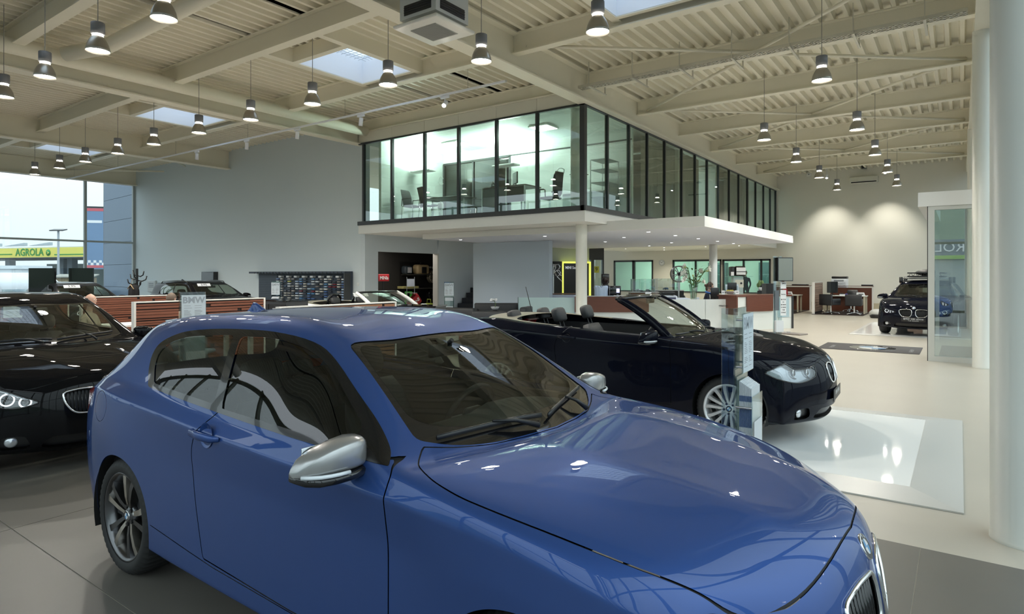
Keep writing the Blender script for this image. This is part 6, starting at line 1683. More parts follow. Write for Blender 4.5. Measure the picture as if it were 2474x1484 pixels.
obj('frame', MB(M0).box(pr(1428), pr(1463), .21, .35, 2.28, 2.9).box(pr(1433), pr(1440), .2, .36, 0, 2.28).box(pr(1461), pr(1464), .2, .36, 0, 2.9), DARKM, t)
obj('pane', MB(M0).box(pr(1440), pr(1461), .27, .28, 0, 2.28), GLASSO, t); obj('pane', MB(M0).box(pr(1428), pr(1433), .27, .28, 0, 2.28), GLASSO, t)
obj('sticker', MB(M0).box(pr(1442), pr(1453), .255, .262, 1.72, 2.0), mat('sticker_yellow', (.55, .55, .06), .5), t)
tx = text('sticker_number', '9', .24, INK, t); tx.matrix_world = M0 @ Matrix.Translation((pr(1447), .25, 1.86)) @ Matrix.Rotation(R(90), 4, 'X')
# rooms behind the back windows
GW = mat('workshop_wall', (.55, .72, .62), .6)
struct('wall_workshop', MB().box(-22, -6.5, 36.5, 36.6, 0, 3.3).box(-22, -6.5, YB + .2, 36.5, 3.2, 3.3).box(-6.6, -6.5, YB + .2, 36.5, 0, 3.2).box(-22, -21.9, YB + .2, 36.5, 0, 3.2), GW)
struct('floor_workshop', MB().box(-22, -6.5, YB + .2, 36.5, -.1, 0), FLOORG)
for i, x in enumerate((-14.8, -11.2, -8.6)):
    l = thing('workshop_lamp', 'long ceiling tube lamp in the workshop behind the back windows, %s' % ('left one', 'middle one', 'right one')[i], 'lamp', (x, 34.3, 3.14)); obj('housing', MB().box(-.7, .7, -.08, .08, 0, .05), WHITE, l); obj('tube', MB().box(-.65, .65, -.05, .05, -.02, 0), emis('workshop_tube', (.85, 1, .92), 6), l); area('tube_light', l, (0, 0, -.04), 75 if i == 0 else 40, 1.3, .2, (.85, 1, .93))
for i, (x0, x1, z0, z1, ml) in enumerate(((-16.03, -13.66, .69, 2.43, (-14.85, -14.78)), (-12.55, -9.95, .69, 2.42, (-11.3,)), (-9.9, -7.55, .69, 2.41, (-8.85, -8.0)))):
    t = link('window_%d' % (8 + i), None); t['kind'] = 'structure'
    mb = MB().box(x0, x1, YB - .03, YB + .1, z1 - .09, z1).box(x0, x0 + .08, YB - .03, YB + .1, z0, z1).box(x1 - .08, x1, YB - .03, YB + .1, z0, z1).box(x0, x1, YB - .03, YB + .1, z0, z0 + .06)
    for m_ in ml: mb.box(m_ - .04, m_ + .04, YB - .03, YB + .1, z0, z1)
    obj('frame', mb, DARKM, t); obj('pane', MB().box(x0 + .05, x1 - .05, YB + .02, YB + .028, z0, z1), GLASSO, t)
for i, (x, y, lab, w_) in enumerate(((-11.2, 35.5, 'dark green workshop door seen through the middle back window', .5), (-8.1, 35.8, 'dark blue shelving seen through the right back window', .9))):
    simple('workshop_cabinet', lab, 'cabinet', (x, y, 0), 0, ('body', MB().box(-w_, w_, 0, .5, 0, 2.3), mat('workshop_dark', (.05, .11, .11), .5)), *[('shelf_edge', MB().box(-w_, w_, -.02, 0, z, z + .07), mat('workshop_edge', (.12, .2, .2), .5)) for z in (.6, 1.1, 1.6)])
# wall clock
c = aty(1599, 635, YB); t = thing('wall_clock', 'round white wall clock between the back windows', 'clock', (c.x, YB - .002, c.z)); Mc = Matrix.Rotation(R(90), 4, 'X')
obj('case', MB(Mc).lathe([(0, .02), (.14, .02), (.155, .035), (.165, .03), (.168, 0)], 36), ALU, t); obj('dial', MB(Mc).lathe([(0, .022), (.142, .022)], 36), PAPER, t)
for k in range(12):
    M = Mc @ Matrix.Rotation(R(30 * k), 4, 'Z'); obj('hour_mark', MB(M).box(-.006, .006, .105, .135, .022, .025), INK, t)
for ang, L, w_ in ((R(55), .12, .006), (R(-60), .08, .009)):
    M = Mc @ Matrix.Rotation(-ang if True else ang, 4, 'Z'); obj('clock_hand', MB(M).box(-w_, w_, -.02, L, .025, .028), INK, t)
# ---- desks at the far right
def far_desk(lab, x0, y0, extra):
    """desk bay: slatted side screen, red-brown back screen, desk, on a dark carpet"""
    pass
p0 = Vector((-4.98, 28.1, 0))
simple('carpet', 'dark brown carpet under the far right desk', 'carpet', (-4.05, 30.0, 0), 0, ('pile', MB().rbox(-.93, .93, -1.9, 1.75, .001, .012, .004), mat('brown_carpet', (.035, .022, .018), .95)))
simple('carpet', 'dark brown carpet under the half hidden desk beside the glass totem', 'carpet', (-6.55, 30.0, 0), 0, ('pile', MB().rbox(-.93, .93, -1.9, 1.75, .001, .012, .004), MATS['brown_carpet']))
t = thing('slat_screen', 'slatted brown side screen with white edge left of the far right desk', 'screen', (-4.93, 29.2, 0)); obj('end_post', MB().box(-.05, .05, -1.0, -.94, 0.013, 1.32), FRW, t); obj('backing', MB().box(-.02, .02, -.94, 1.0, .013, 1.30), DARKM, t); obj('top_rail', MB().box(-.04, .04, -.94, 1.0, 1.30, 1.32), FRW, t)
z = 1.29
while z > .1:
    h = rnd.choice((.05, .08, .11)); obj('slat', MB().box(.02, .035, -.94, .98, z - h + .012, z), mat('slat_pale_grey', (.30, .20, .15), .5), t); z -= h
for lab, x0, x1 in (('red-brown back screen behind the far right desk', -4.75, -3.12), ('red-brown back screen behind the half hidden desk by the totem', -7.1, -5.6)):
    simple('back_screen', lab, 'screen', ((x0 + x1) / 2, 31.2, 0), 0, ('board', MB().box(-(x1 - x0) / 2, (x1 - x0) / 2, -.02, .02, .013, 1.06), REDWOOD), ('end_post', MB().box((x1 - x0) / 2, (x1 - x0) / 2 + .06, -.06, .06, .013, 1.12), FRW), ('shelf', MB().box(-(x1 - x0) / 2, (x1 - x0) / 2 + .06, -.12, .12, 1.12, 1.14), REDWOOD), ('shelf_prop', MB().box(-(x1 - x0) / 2, -(x1 - x0) / 2 + .05, -.06, .06, 1.06, 1.12), FRW))
BLL = mat('desk_beige', (.55, .50, .38), .5)
d1 = desk('pale topped desk at the far right with two black visitor chairs', (-3.95, 29.7, .0125), 0, 1.6, .8, mat('desk_top_pale', (.66, .66, .62), .4), BLL, REDWOOD)
d2 = desk('pale topped desk half hidden by the glass totem', (-6.5, 29.5, .0125), 0, 1.7, .8, MATS['desk_top_pale'], BLL, REDWOOD)
def visitor_chair(lab, loc, rz):
    t = thing('visitor_chair', lab, 'chair', loc, rz)
    obj('seat', MB().rbox(-.25, .27, -.26, .26, .38, .47, .03), LEATHER, t); obj('backrest', MB().rbox(-.33, -.25, -.30, .30, .36, .82, .03), LEATHER, t)
    for s in (-1, 1): obj('armrest', MB().rbox(-.25, .22, s * .275 - .03, s * .275 + .03, .38, .64, .02), LEATHER, t)
    obj('column', MB().cyl((0, 0, .06), (0, 0, .38), .03), CHROME, t)
    for k in range(4):
        a = pi / 4 + pi / 2 * k; obj('foot', MB().tube([(0, 0, .08), (.32 * cos(a), .32 * sin(a), .035)], [.022, .016], 8).ball((.32 * cos(a), .32 * sin(a), .022), .022, n=8, m=6), CHROME, t)
    return t
visitor_chair('black visitor chair turned sideways, left at the far right desk', (-4.35, 28.65, .0125), R(60)); visitor_chair('black visitor chair seen from behind, right at the far right desk', (-3.5, 28.7, .0125), R(92)); visitor_chair('black visitor chair at the half hidden desk by the totem', (-6.3, 28.6, .0125), R(85))
office_chair('black high-backed desk chair behind the far right desk', (-3.85, 30.55, .0125), R(-95), LEATHER)
monitor('black monitor on the far right desk', (-4.45, 29.75, .758), R(10), .42, .48)
for lab, loc in (('white sign with small print on the far right desk', (-3.35, 29.45, .758)), ('white sign with small print on the half hidden desk', (-6.1, 29.3, .758))):
    simple('desk_sign', lab, 'sign', loc, R(-8), ('card', MB().prism([(-.17, 0), (.17, 0), (.12, .14), (-.15, .14)], -.02, .02, Matrix.Rotation(R(90), 4, 'X')), PAPER), ('print_line', MB().box(-.08, .1, -.0225, -.02, .05, .08), INK))
simple('desk_clutter', 'small black and white stack of papers beside the far monitor', 'papers', (-4.05, 29.55, .758), .3, ('paper', MB().box(-.1, .1, -.07, .07, 0, .05), PAPER), ('folder', MB().rbox(-.08, .05, -.05, .06, .051, .10, .01), BLACK), ('blue_book', MB().box(.11, .2, -.06, .06, 0, .08), mat('book_violet', (.06, .05, .25), .5)))
simple('black_tray', 'black tray on the ledge of the far right back screen', 'tray', (-3.3, 31.2, 1.141), 0, ('tray', MB().rbox(-.22, .22, -.1, .1, 0, .06, .01), BLACK), ('paper', MB().box(-.18, .18, -.08, .08, .061, .07), PAPER)); simple('black_tray', 'black tray on the ledge of the half hidden back screen', 'tray', (-5.95, 31.2, 1.141), 0, ('tray', MB().rbox(-.4, .3, -.1, .1, 0, .05, .01), BLACK), ('paper', MB().box(-.18, .18, -.08, .08, .051, .06), PAPER))
simple('copier', 'white office printer standing by the far wall', 'printer', (-4.45, 31.75, 0), 0, ('stand', MB().box(-.28, .28, -.25, .25, 0, .85), mat('copier_grey', (.5, .52, .52), .5)), ('body', MB().rbox(-.32, .32, -.28, .28, .85, 1.45, .03), PRW), ('lid', MB().rbox(-.30, .32, -.26, .27, 1.451, 1.56, .03), BLACK), *[('drawer_line', MB().tube([(-.26, -.285, z), (0, -.285, z - .04), (.26, -.285, z)], .008, 6), GREYINK) for z in (1.28, 1.15, 1.02)], ('drawer_front', MB().box(-.2, .2, -.284, -.28, 1.33, 1.40), GREYINK))
# small slatted screen and monitor peeping beside the saloon
simple('slat_screen', 'small slatted screen by the wall just left of the dark blue saloon', 'screen', (-1.75, 30.6, 0), 0, ('end_post', MB().box(-.36, -.30, -.05, .05, 0, 1.42), FRW), ('board', MB().box(-.30, .5, -.02, .02, 0, 1.40), DARKM), *[('slat', MB().box(-.30, .5, -.035, -.02, .12 + .075 * k, .17 + .075 * k), MATS['slat_pale_grey']) for k in range(17)])
simple('robot_case', 'small grey cylinder bag lying on the floor beside the saloon platform', 'bag', tuple(at_d(2118, 23.6, 0)), 0, ('body', MB(Matrix.Translation((0, 0, .17))).ball((0, 0, 0), .26, .18, .17, 14, 10), mat('bag_grey', (.48, .48, .46), .5)), ('base', MB().lathe([(0, 0), (.2, 0), (.24, .08), (.2, .14)], 20), BLACK))
# split air conditioner and camera box on the far wall
a = aty(2057, 430, YB); b = aty(2120, 442, YB)
t = simple('wall_air_conditioner', 'white wall air conditioner high on the far wall', 'air conditioner', ((a.x + b.x) / 2, YB - .003, (a.z + b.z) / 2), 0, ('casing', MB().rbox(-.56, .56, -.24, 0, -.14, .16, .04), mat('ac_white', (.66, .66, .60), .45)), ('air_slot', MB().box(-.5, .5, -.243, -.24, -.12, -.07), BLACK), ('flap', MB().box(-.52, .52, -.27, -.24, -.065, -.05), WHITE))
c = aty(2088, 404, YB); simple('wall_loudspeaker', 'small grey loudspeaker above the wall air conditioner', 'loudspeaker', (c.x, YB - .003, c.z), 0, ('body', MB().rbox(-.11, .11, -.16, 0, -.10, .10, .02), mat('grey_plastic', (.30, .30, .28), .5)), ('front', MB().box(-.09, .09, -.164, -.16, -.08, .08), BLACK))
c = aty(1955, 422, YB); simple('alarm_box', 'small white alarm box high on the far wall', 'alarm', (c.x, YB - .003, c.z), 0, ('body', MB().rbox(-.10, .10, -.09, 0, -.10, .10, .02), WHITE), ('lens', MB().ball((0, -.09, 0), .03, .02, .03, 8, 6), GREYINK))
# ================================================================== UPSTAIRS OFFICE
Z0 = 3.3
def mesh_chair(lab, x, y, rz):
    t = thing('meeting_chair', lab, 'chair', (x, y, Z0), rz)
    obj('seat', MB().rbox(-.22, .24, -.23, .23, .42, .46, .02), BLKFAB, t)
    rings = [[(xo + .015 * cos(a), w_ * sin(a), z) for a in [2 * pi * k / 16 for k in range(16)]] for z, w_, xo in ((.46, .20, -.20), (.55, .22, -.20), (.75, .235, -.24), (.92, .22, -.29), (.97, .19, -.32))]
    obj('backrest', MB().loft(rings, True, True), BLKFAB, t)
    for s in (-1, 1): obj('leg', MB().tube([(.22, .25 * s, .0), (.20, .25 * s, .43), (-.2, .25 * s, .43), (-.24, .25 * s, 0)], .012, 8), CHROME, t); obj('armrest', MB().tube([(-.22, .25 * s, .44), (-.2, .26 * s, .66), (.15, .26 * s, .67)], .014, 8), BLACK, t)
    return t
mesh_chair('black mesh meeting chair upstairs, left one before the bright wall', -13.75, 13.9, R(5)); mesh_chair('black mesh meeting chair upstairs, right one in front of the table', -13.1, 13.95, R(70)); mesh_chair('black mesh meeting chair upstairs at the far end of the table', -12.15, 15.2, R(200))
t = thing('meeting_table', 'dark meeting table between the upstairs chairs', 'table', (-13.0, 14.75, Z0)); obj('table_top', MB().rbox(-.9, .8, -.42, .42, .70, .735, .03), DARKM, t)
for x in (-.7, .6): obj('leg', MB().cyl((x, 0, .02), (x, 0, .70), .03), ALU, t); obj('foot', MB().rbox(x - .04, x + .04, -.35, .35, 0, .02, .008), ALU, t)
t = thing('power_post', 'small white device on a post in front of the meeting table', 'device', (-12.45, 13.75, Z0)); obj('post', MB().cyl((0, 0, 0), (0, 0, .5), .02), ALU, t); obj('body', MB().rbox(-.08, .08, -.05, .05, .28, .45, .02), WHITE, t)
t = thing('executive_desk', 'grey fronted office desk upstairs with monitor', 'desk', (-10.35, 14.35, Z0)); obj('desk_top', MB().box(-.75, .75, -.35, .45, .78, .81), mat('desk_dark_wood', (.10, .07, .05), .35), t); obj('front_panel', MB().box(-.73, .10, -.33, -.30, .05, .77), mat('desk_grey', (.16, .18, .20), .45), t); obj('side_panel', MB().box(.12, .73, -.33, -.30, .35, .77), DARKM, t)
for x in (-.75, .10, .72): obj('leg', MB().box(x - .015, x + .02, -.35, -.32, 0, .78), ALU, t); obj('leg', MB().box(x - .015, x + .02, .40, .43, 0, .78), ALU, t)
monitor('grey monitor turned sideways on the upstairs desk', (-10.25, 14.45, Z0 + .811), R(-38), .42, .33, mat('monitor_grey', (.20, .25, .26), .3))
simple('desk_phone', 'black desk telephone on the upstairs desk', 'telephone', (-10.75, 14.15, Z0 + .811), R(10), ('base', MB().rbox(-.10, .10, -.09, .09, 0, .05, .015), BLACK), ('handset', MB().tube([(-.07, -.06, .06), (-.07, 0, .17), (-.07, .08, .12)], .022, 8), BLACK), ('keypad', MB().box(-.02, .08, -.06, .04, .0505, .054), GREYINK))
office_chair('tall black office chair with hoop upstairs behind the desk', (-9.25, 14.7, Z0), R(175), BLKFAB, True)
simple('sideboard', 'low pale sideboard upstairs right of the tall chair', 'cabinet', (-8.5, 15.5, Z0), 0, ('body', MB().box(-.7, .6, -.2, .2, .05, .62), mat('sideboard_pale', (.55, .62, .60), .5)), ('top', MB().box(-.72, .62, -.22, .22, .62, .65), WHITE), *[('door_gap', MB().box(x - .004, x + .004, -.203, -.2, .08, .6), GREYINK) for x in (-.25, .2)])
simple('standing_tray', 'small dark standing tray table by the white office column', 'table', (-8.05, 14.3, Z0), 0, ('post', MB().cyl((0, 0, .02), (0, 0, .95), .02), DARKM), ('top', MB().rbox(-.25, .15, -.16, .16, .95, .97, .02), DARKM), ('foot', MB().lathe([(0, .02), (.18, .01), (.19, 0)], 16), DARKM), ('lamp_arm', MB().tube([(.05, 0, .97), (.07, 0, 1.08), (.0, 0, 1.10)], .01, 6), BLACK))
t = thing('metal_shelf', 'grey metal shelf unit upstairs behind the first side panes', 'shelf', (-8.0, 15.55, Z0))
for x in (-.25, .25):
    for y in (-.35, .35): obj('post', MB().box(x - .012, x + .012, y - .012, y + .012, 0, 1.5), ALU, t)
for z in (.05, .45, .85, 1.2, 1.48): obj('shelf_board', MB().box(-.25, .25, -.35, .35, z, z + .02), mat('shelf_metal', (.28, .33, .34), .45), t)
obj('door', MB().box(.252, .262, -.33, .33, .08, .82), mat('shelf_metal', (.28, .33, .34), .45), t)
simple('white_flipchart', 'white board leaning upstairs behind the farther clear panes', 'board', (-8.2, 24.6, Z0), R(20), ('board', MB(Matrix.Rotation(R(-8), 4, 'Y')).box(-.01, .01, -.3, .3, .25, 1.15), PAPER), ('leg', MB().tube([(0, -.25, 0), (-.05, -.25, 1.1)], .012, 6).tube([(0, .25, 0), (-.05, .25, 1.1)], .012, 6).tube([(-.5, 0, 0), (-.08, 0, 1.1)], .012, 6), ALU))
t = simple('wall_ring', 'thin white ring hanging on the upstairs side wall', 'ring', (-14.44, 15.95, 4.85), 0, ('ring', MB(Matrix.Rotation(R(90), 4, 'Y')).tube([(.14 * cos(a), .14 * sin(a), .012) for a in [2 * pi * k / 28 for k in range(28)]], .011, 6, True), WHITE), ('peg', MB().cyl((0, 0, .14), (.02, 0, .14), .01, n=6), ALU))
# ================================================================== PEOPLE
SKIN = mat('skin', (.52, .32, .24), .5); HAIRB = mat('hair_brown', (.09, .05, .03), .6); HAIRG = mat('hair_grey_brown', (.14, .10, .075), .7)
def body_mesh(J, E, regions):
    """J name->(xyz, radius); one continuous skin surface; regions: list of (z/axis test, material)"""
    names = list(J); me = bpy.data.meshes.new('body'); me.from_pydata([J[n][0] for n in names], [(names.index(a), names.index(b)) for a, b in E], [])
    o = bpy.data.objects.new('body', me); COL.objects.link(o)
    sk = o.modifiers.new('skin', 'SKIN'); sk.use_smooth_shade = True
    for i, n in enumerate(names):
        r = J[n][1]; me.skin_vertices[0].data[i].radius = (r, r) if not hasattr(r, '__len__') else r
    me.skin_vertices[0].data[0].use_root = True
    o.modifiers.new('ss', 'SUBSURF').levels = 2
    dg = bpy.context.evaluated_depsgraph_get(); m2 = bpy.data.meshes.new_from_object(o.evaluated_get(dg)); bpy.data.objects.remove(o)
    m2.materials.clear(); mats = []
    for f in m2.polygons:
        c = f.center
        for test, m in regions:
            if test(c):
                if m not in mats: mats.append(m)
                f.material_index = mats.index(m); break
        f.use_smooth = True
    for m in mats: m2.materials.append(m)
    return m2
def person(label, loc, rz, top, trousers, hair, seated=True, bun=False, bald=False, lean=.0, extras=None, size=1.):
    t = thing('person', label, 'person', loc, rz)
    t.scale = (size,) * 3
    h = .50 if seated else .95        # pelvis height
    L = lambda x, y, z: (x + lean * (z - h), y, z)
    J = {'pelvis': (L(0, 0, h), (.15, .12)), 'waist': (L(.0, 0, h + .18), (.14, .11)), 'chest': (L(.02, 0, h + .38), (.17, .12)), 'neckb': (L(.0, 0, h + .54), (.07, .06)), 'neck': (L(.02, 0, h + .62), .052), 'skull': (L(.03, 0, h + .69), .055)}
    E = [('pelvis', 'waist'), ('waist', 'chest'), ('chest', 'neckb'), ('neckb', 'neck'), ('neck', 'skull')]
    for s, q in ((-1, 'r'), (1, 'l')):
        J['sh' + q] = (L(0, .18 * s, h + .47), .065); J['el' + q] = (L(.08 if seated else -.02, .25 * s, h + .20), .046); J['wr' + q] = (L(.32 if seated else .05, .18 * s, h + .20 if seated else h - .04), .032); J['ha' + q] = (L(.39 if seated else .07, .16 * s, h + .20 if seated else h - .11), (.035, .02))
        E += [('chest', 'sh' + q), ('sh' + q, 'el' + q), ('el' + q, 'wr' + q), ('wr' + q, 'ha' + q)]
        for k, dy in enumerate((-.026, -.009, .009, .026)):
            b = J['ha' + q][0]; ln = (.055, .07, .066, .05)[k]
            if seated: p1 = (b[0] + .035, b[1] + dy, b[2] - .005); p2 = (b[0] + .03 + ln, b[1] + dy * 1.1, b[2] - .025)
            else: p1 = (b[0] + dy, b[1], b[2] - .035); p2 = (b[0] + dy * 1.1 + .015, b[1], b[2] - .03 - ln)
            J['f%s%d' % (q, k)] = (p1, .009); J['g%s%d' % (q, k)] = (p2, .007); E += [('ha' + q, 'f%s%d' % (q, k)), ('f%s%d' % (q, k), 'g%s%d' % (q, k))]
        b = J['ha' + q][0]; J['th' + q] = ((b[0] + .02, b[1] - .045 * s, b[2] - .01), .010); E.append(('ha' + q, 'th' + q))
        J['hip' + q] = ((.0, .10 * s, h - .03), .088)
        if seated: J['kn' + q] = ((.42, .12 * s, h), .062); J['an' + q] = ((.40, .12 * s, .09), .042); J['to' + q] = ((.56, .13 * s, .035), (.04, .03))
        else: J['kn' + q] = ((.02, .11 * s, .50), .062); J['an' + q] = ((.0, .11 * s, .09), .042); J['to' + q] = ((.16, .12 * s, .035), (.04, .03))
        E += [('pelvis', 'hip' + q), ('hip' + q, 'kn' + q), ('kn' + q, 'an' + q), ('an' + q, 'to' + q)]
    hx = J['wrr'][0][0] - .01
    hand = (lambda c: c.x > hx and c.z > h + .1 and abs(c.y) < .26) if seated else (lambda c: c.z < h - .05 and abs(c.y) > .17 and c.z > .7)
    reg = [(lambda c: c.z > h + .575, SKIN), (hand, SKIN), (lambda c: c.z < .085, BLACK), (lambda c: c.z > h + .04, top), (lambda c: True, trousers)]
    link('body', body_mesh(J, E, reg), t)
    hc = Vector(L(.04, 0, h + .78))
    # head: skull egg with jaw, nose, eyes, mouth, ears
    rings = []
    for k in range(13):
        u = k / 12; z = -.125 + .25 * u
        w_ = (.030 + .048 * sin(pi * min(1, u * .56 + .06)) ** .8) if u < .95 else .03
        w_ = {0: .018, 1: .040, 2: .054, 3: .063, 4: .069, 5: .074, 6: .077, 7: .078, 8: .077, 9: .072, 10: .062, 11: .043, 12: .010}[k]
        fx = {0: .055, 1: .073, 2: .084, 3: .088, 4: .089, 5: .090, 6: .089, 7: .092, 8: .090, 9: .082, 10: .066, 11: .042, 12: .008}[k]
        bx = {0: .02, 1: .03, 2: .05, 3: .072, 4: .088, 5: .098, 6: .103, 7: .104, 8: .101, 9: .092, 10: .076, 11: .050, 12: .010}[k]
        rings.append([((fx if cos(a) > 0 else bx) * cos(a), w_ * sin(a), z) for a in [2 * pi * i / 20 for i in range(20)]])
    M = Matrix.Translation(hc)
    hd = obj('head', MB(M).loft(rings, True, True), SKIN, t)
    obj('nose', MB(M).loft([[(.085 + d, w_ * e, z) for e, d in ((-1, 0), (0, d0), (1, 0))] for z, w_, d0 in ((.02, .006, .008), (-.01, .010, .018), (-.03, .017, .028), (-.038, .012, .006))], False, False), SKIN, hd)
    mb = MB(M); mk = MB(M)
    for s in (-1, 1): mb.ball((.083, .031 * s, .012), .010, .013, .008, 10, 6); mk.ball((.090, .031 * s, .012), .005, .006, .006, 8, 6)
    obj('eye', mb, PAPER, hd); obj('pupil', mk, INK, hd)
    obj('mouth', MB(M).ball((.083, 0, -.068), .008, .026, .006, 12, 6), mat('lips', (.40, .14, .12), .5), hd)
    mb = MB(M)
    for s in (-1, 1): mb.ball((-.005, .080 * s, -.005), .020, .010, .032, 10, 8)
    obj('ear', mb, SKIN, hd)
    # hair cap
    mb = MB(M); top_r = []
    for k in range(5 if not bald else 2, 13):
        f = 1.10
        top_r.append([(f * p[0] if p[0] < .02 or k > 8 else min(f * p[0], .045 + .012 * k * (k > 7)), f * p[1], p[2] * 1.06) for p in rings[k]][::1]) if not bald else None
    if not bald: obj('hair', mb.loft(top_r, True, True), hair, t)
    else: obj('hair', MB(M).loft([[(-abs(.108 * cos(a)) * 1.0 - .0, .086 * sin(a), z) for a in np.linspace(pi / 2, 1.5 * pi, 14)] for z in (-.05, -.02, .02, .045)], False, False), hair, t)
    if bun: obj('hair_bun', MB(M).ball((-.135, 0, .02), .045, .05, .05, 12, 8).ball((-.11, 0, -.08), .035, .05, .08, 12, 8), hair, t)
    if extras: extras(t, M, L, h)
    return t
NAVY = mat('navy_jacket', (.012, .014, .03), .8); JEANS = mat('dark_trousers', (.02, .022, .03), .8)
def recep(t, M, L, h):
    sc = mat('blue_scarf', (.05, .16, .48), .6)
    pts = [Vector(L(.03 + .085 * cos(a), .085 * sin(a), h + .56 - .03 * cos(a))) for a in [2 * pi * k / 20 for k in range(20)]]
    obj('scarf', MB().tube(pts, .032, 8, True).tube([Vector(L(.11, .02, h + .54)), Vector(L(.16, .03, h + .42)), Vector(L(.15, .03, h + .25))], [.03, .04, .035], 8), sc, t)
    obj('headset', MB(M).tube([(-.0, .086 * cos(a), .05 + .09 * sin(a)) for a in np.linspace(-.3, pi + .3, 16)], .006, 6).tube([(.0, -.09, -.01), (.06, -.085, -.06), (.10, -.04, -.075)], .005, 6).ball((0, -.09, 0), .025, .012, .03, 10, 8), BLACK, t)
p = rp(1730, 1.15, 0)
person('receptionist in navy jacket and blue scarf with a headset, seated in profile', (p.x, p.y, -.0), YAW + R(-12), NAVY, JEANS, HAIRB, True, True, lean=.18, extras=recep)
p = at_d(214, 11.0); person('bald person seated at the sales desk between the wood screens', (p.x, p.y, 0), R(40), mat('beige_shirt', (.45, .38, .30), .8), JEANS, HAIRG, True, bald=True, size=.93)
p = at_d(411, 11.55); person('person with short brown hair whose head shows over the middle wood screen', (p.x, p.y, 0), R(115), mat('grey_shirt', (.2, .22, .25), .8), JEANS, HAIRG, True, size=.93)
p = at_d(1905, 27.5); person('person in a red top half hidden behind the glass totem', (p.x, p.y, .0125), R(200), mat('red_top', (.32, .015, .03), .8), JEANS, HAIRB, True, lean=.3)
p = aty(1801, 663, 33.3); person('dark figure standing behind the right back window', (p.x, 33.3, 0), R(-70), NAVY, JEANS, HAIRB, False)
# ================================================================== OUTSIDE
GRD = mat('asphalt', (.10, .105, .11), .9, noise=.1, nscale=.5)
struct('ground_outside', MB().box(-160, XL - .4, -80, 90, -.35, -.15).box(XL - .4, 120, -80, -4.5, -.35, -.15).box(1.3, 120, -4.5, 90, -.35, -.15), GRD)
# dark blue clad wing of the building beside the left window
CLAD = mat('blue_cladding', (.10, .15, .22), .45, .2)
t = link('wall_cladding', None); t['kind'] = 'structure'
ax, ay = XL - .35, 14.3; bx, by = -37.6, 14.9
dv = Vector((bx - ax, by - ay, 0)); Lc = dv.length; Mc = Matrix.Translation((ax, ay, -.15)) @ Matrix.Rotation(math.atan2(dv.y, dv.x), 4, 'Z')
for k in range(8): obj('panel', MB(Mc).box(0, Lc, -.05, .3, 1.15 * k + .008, 1.15 * (k + 1) - .008), CLAD, t)
obj('edge_trim', MB(Mc).box(Lc, Lc + .08, -.08, .3, 0, 9.2), DARKM, t)
# banner tower partly hidden by the cladding
p = P3(222, 560, 48)
t = thing('banner', 'tall blue pennant sign with red edge outside, beside the dark cladding', 'banner', (p.x, p.y, -.15), YAW + R(15))
obj('cloth', MB().box(-.45, .9, -.03, .03, 2.2, 6.9), mat('banner_blue', (.16, .26, .42), .6), t); obj('top_edge', MB().box(-.5, .95, -.05, .05, 6.9, 7.02), DARKM, t); obj('red_band', MB().box(-.45, .9, -.04, -.03, 6.66, 6.88), mat('banner_red', (.6, .12, .15), .6), t); obj('white_print', MB().box(-.3, .7, -.04, -.03, 5.75, 5.95), PAPER, t); obj('pole', MB().cyl((.9, 0, 0), (.9, 0, 7.0), .05), ALU, t)
mb = MB()
for i in range(7):
    for j in range(2):
        if (i + j) % 2 == 0: mb.box(-.45 + .19 * i, -.26 + .19 * i, -.04, -.03, 2.5 + .19 * j, 2.69 + .19 * j)
obj('checker', mb, PAPER, t); obj('red_band', MB().box(-.45, .9, -.04, -.03, 2.3, 2.5), MATS['banner_red'], t)
# petrol station
ST_D = 60
p0 = at_d(-160, 66); p1 = at_d(235, 58)
dv = p1 - p0; Ls = dv.length; Ms = Matrix.Translation((p0.x, p0.y, -.15)) @ Matrix.Rotation(math.atan2(dv.y, dv.x), 4, 'Z')
t = thing('petrol_station', 'petrol station outside with a yellow canopy and green lettering', 'petrol station')
YEL = mat('station_yellow', (.80, .72, .14), .5); GRN = mat('station_green', (.03, .28, .05), .5)
zt = lambda v, d=59.5: 1.65 + (663 - v) * d / 1510 + .15
obj('canopy', MB(Ms).box(-6, Ls, .0, 9, zt(622), zt(596)), mat('station_soffit', (.55, .58, .60), .6), t)
obj('fascia', MB(Ms).box(-6, Ls, -.06, 0, zt(621), zt(598)), YEL, t)
def su(u):
    r = ray(u, 663); n = Vector((-dv.y, dv.x, 0)).normalized(); k = n.dot(p0) / n.dot(Vector((r.x, r.y, 0))); return (Vector((r.x, r.y, 0)) * k - p0).dot(dv.normalized())
obj('green_line', MB(Ms).box(-6, su(31), -.08, -.06, zt(614), zt(611.5)).box(su(133), Ls, -.08, -.06, zt(616.5), zt(614)), GRN, t)
tx = text('lettering', 'AGROLA', .98, GRN, t, bold=.02); tx.matrix_world = Ms @ Matrix.Translation((su(73), -.09, zt(609))) @ Matrix.Rotation(R(90), 4, 'X') @ Matrix.Diagonal((1.02, 1, 1, 1))
obj('emblem', MB(Ms @ Matrix.Translation((su(118.5), -.07, zt(610))) @ Matrix.Rotation(R(90), 4, 'X')).lathe([(0, .03), (.30, .03), (.30, 0)], 28), GRN, t)
mb = MB(Ms @ Matrix.Translation((su(118.5), -.11, zt(610))) @ Matrix.Rotation(R(90), 4, 'X')); mb.prism([(-.16, .14), (.20, .0), (-.12, -.18), (-.02, -.0)], 0, .01); obj('emblem_arrow', mb, YEL, t)
for u in (72, 93, -60): obj('pillar', MB(Ms).box(su(u) - .35, su(u) + .35, 3, 3.6, 0, zt(622)), mat('station_pillar', (.22, .28, .33), .6), t)
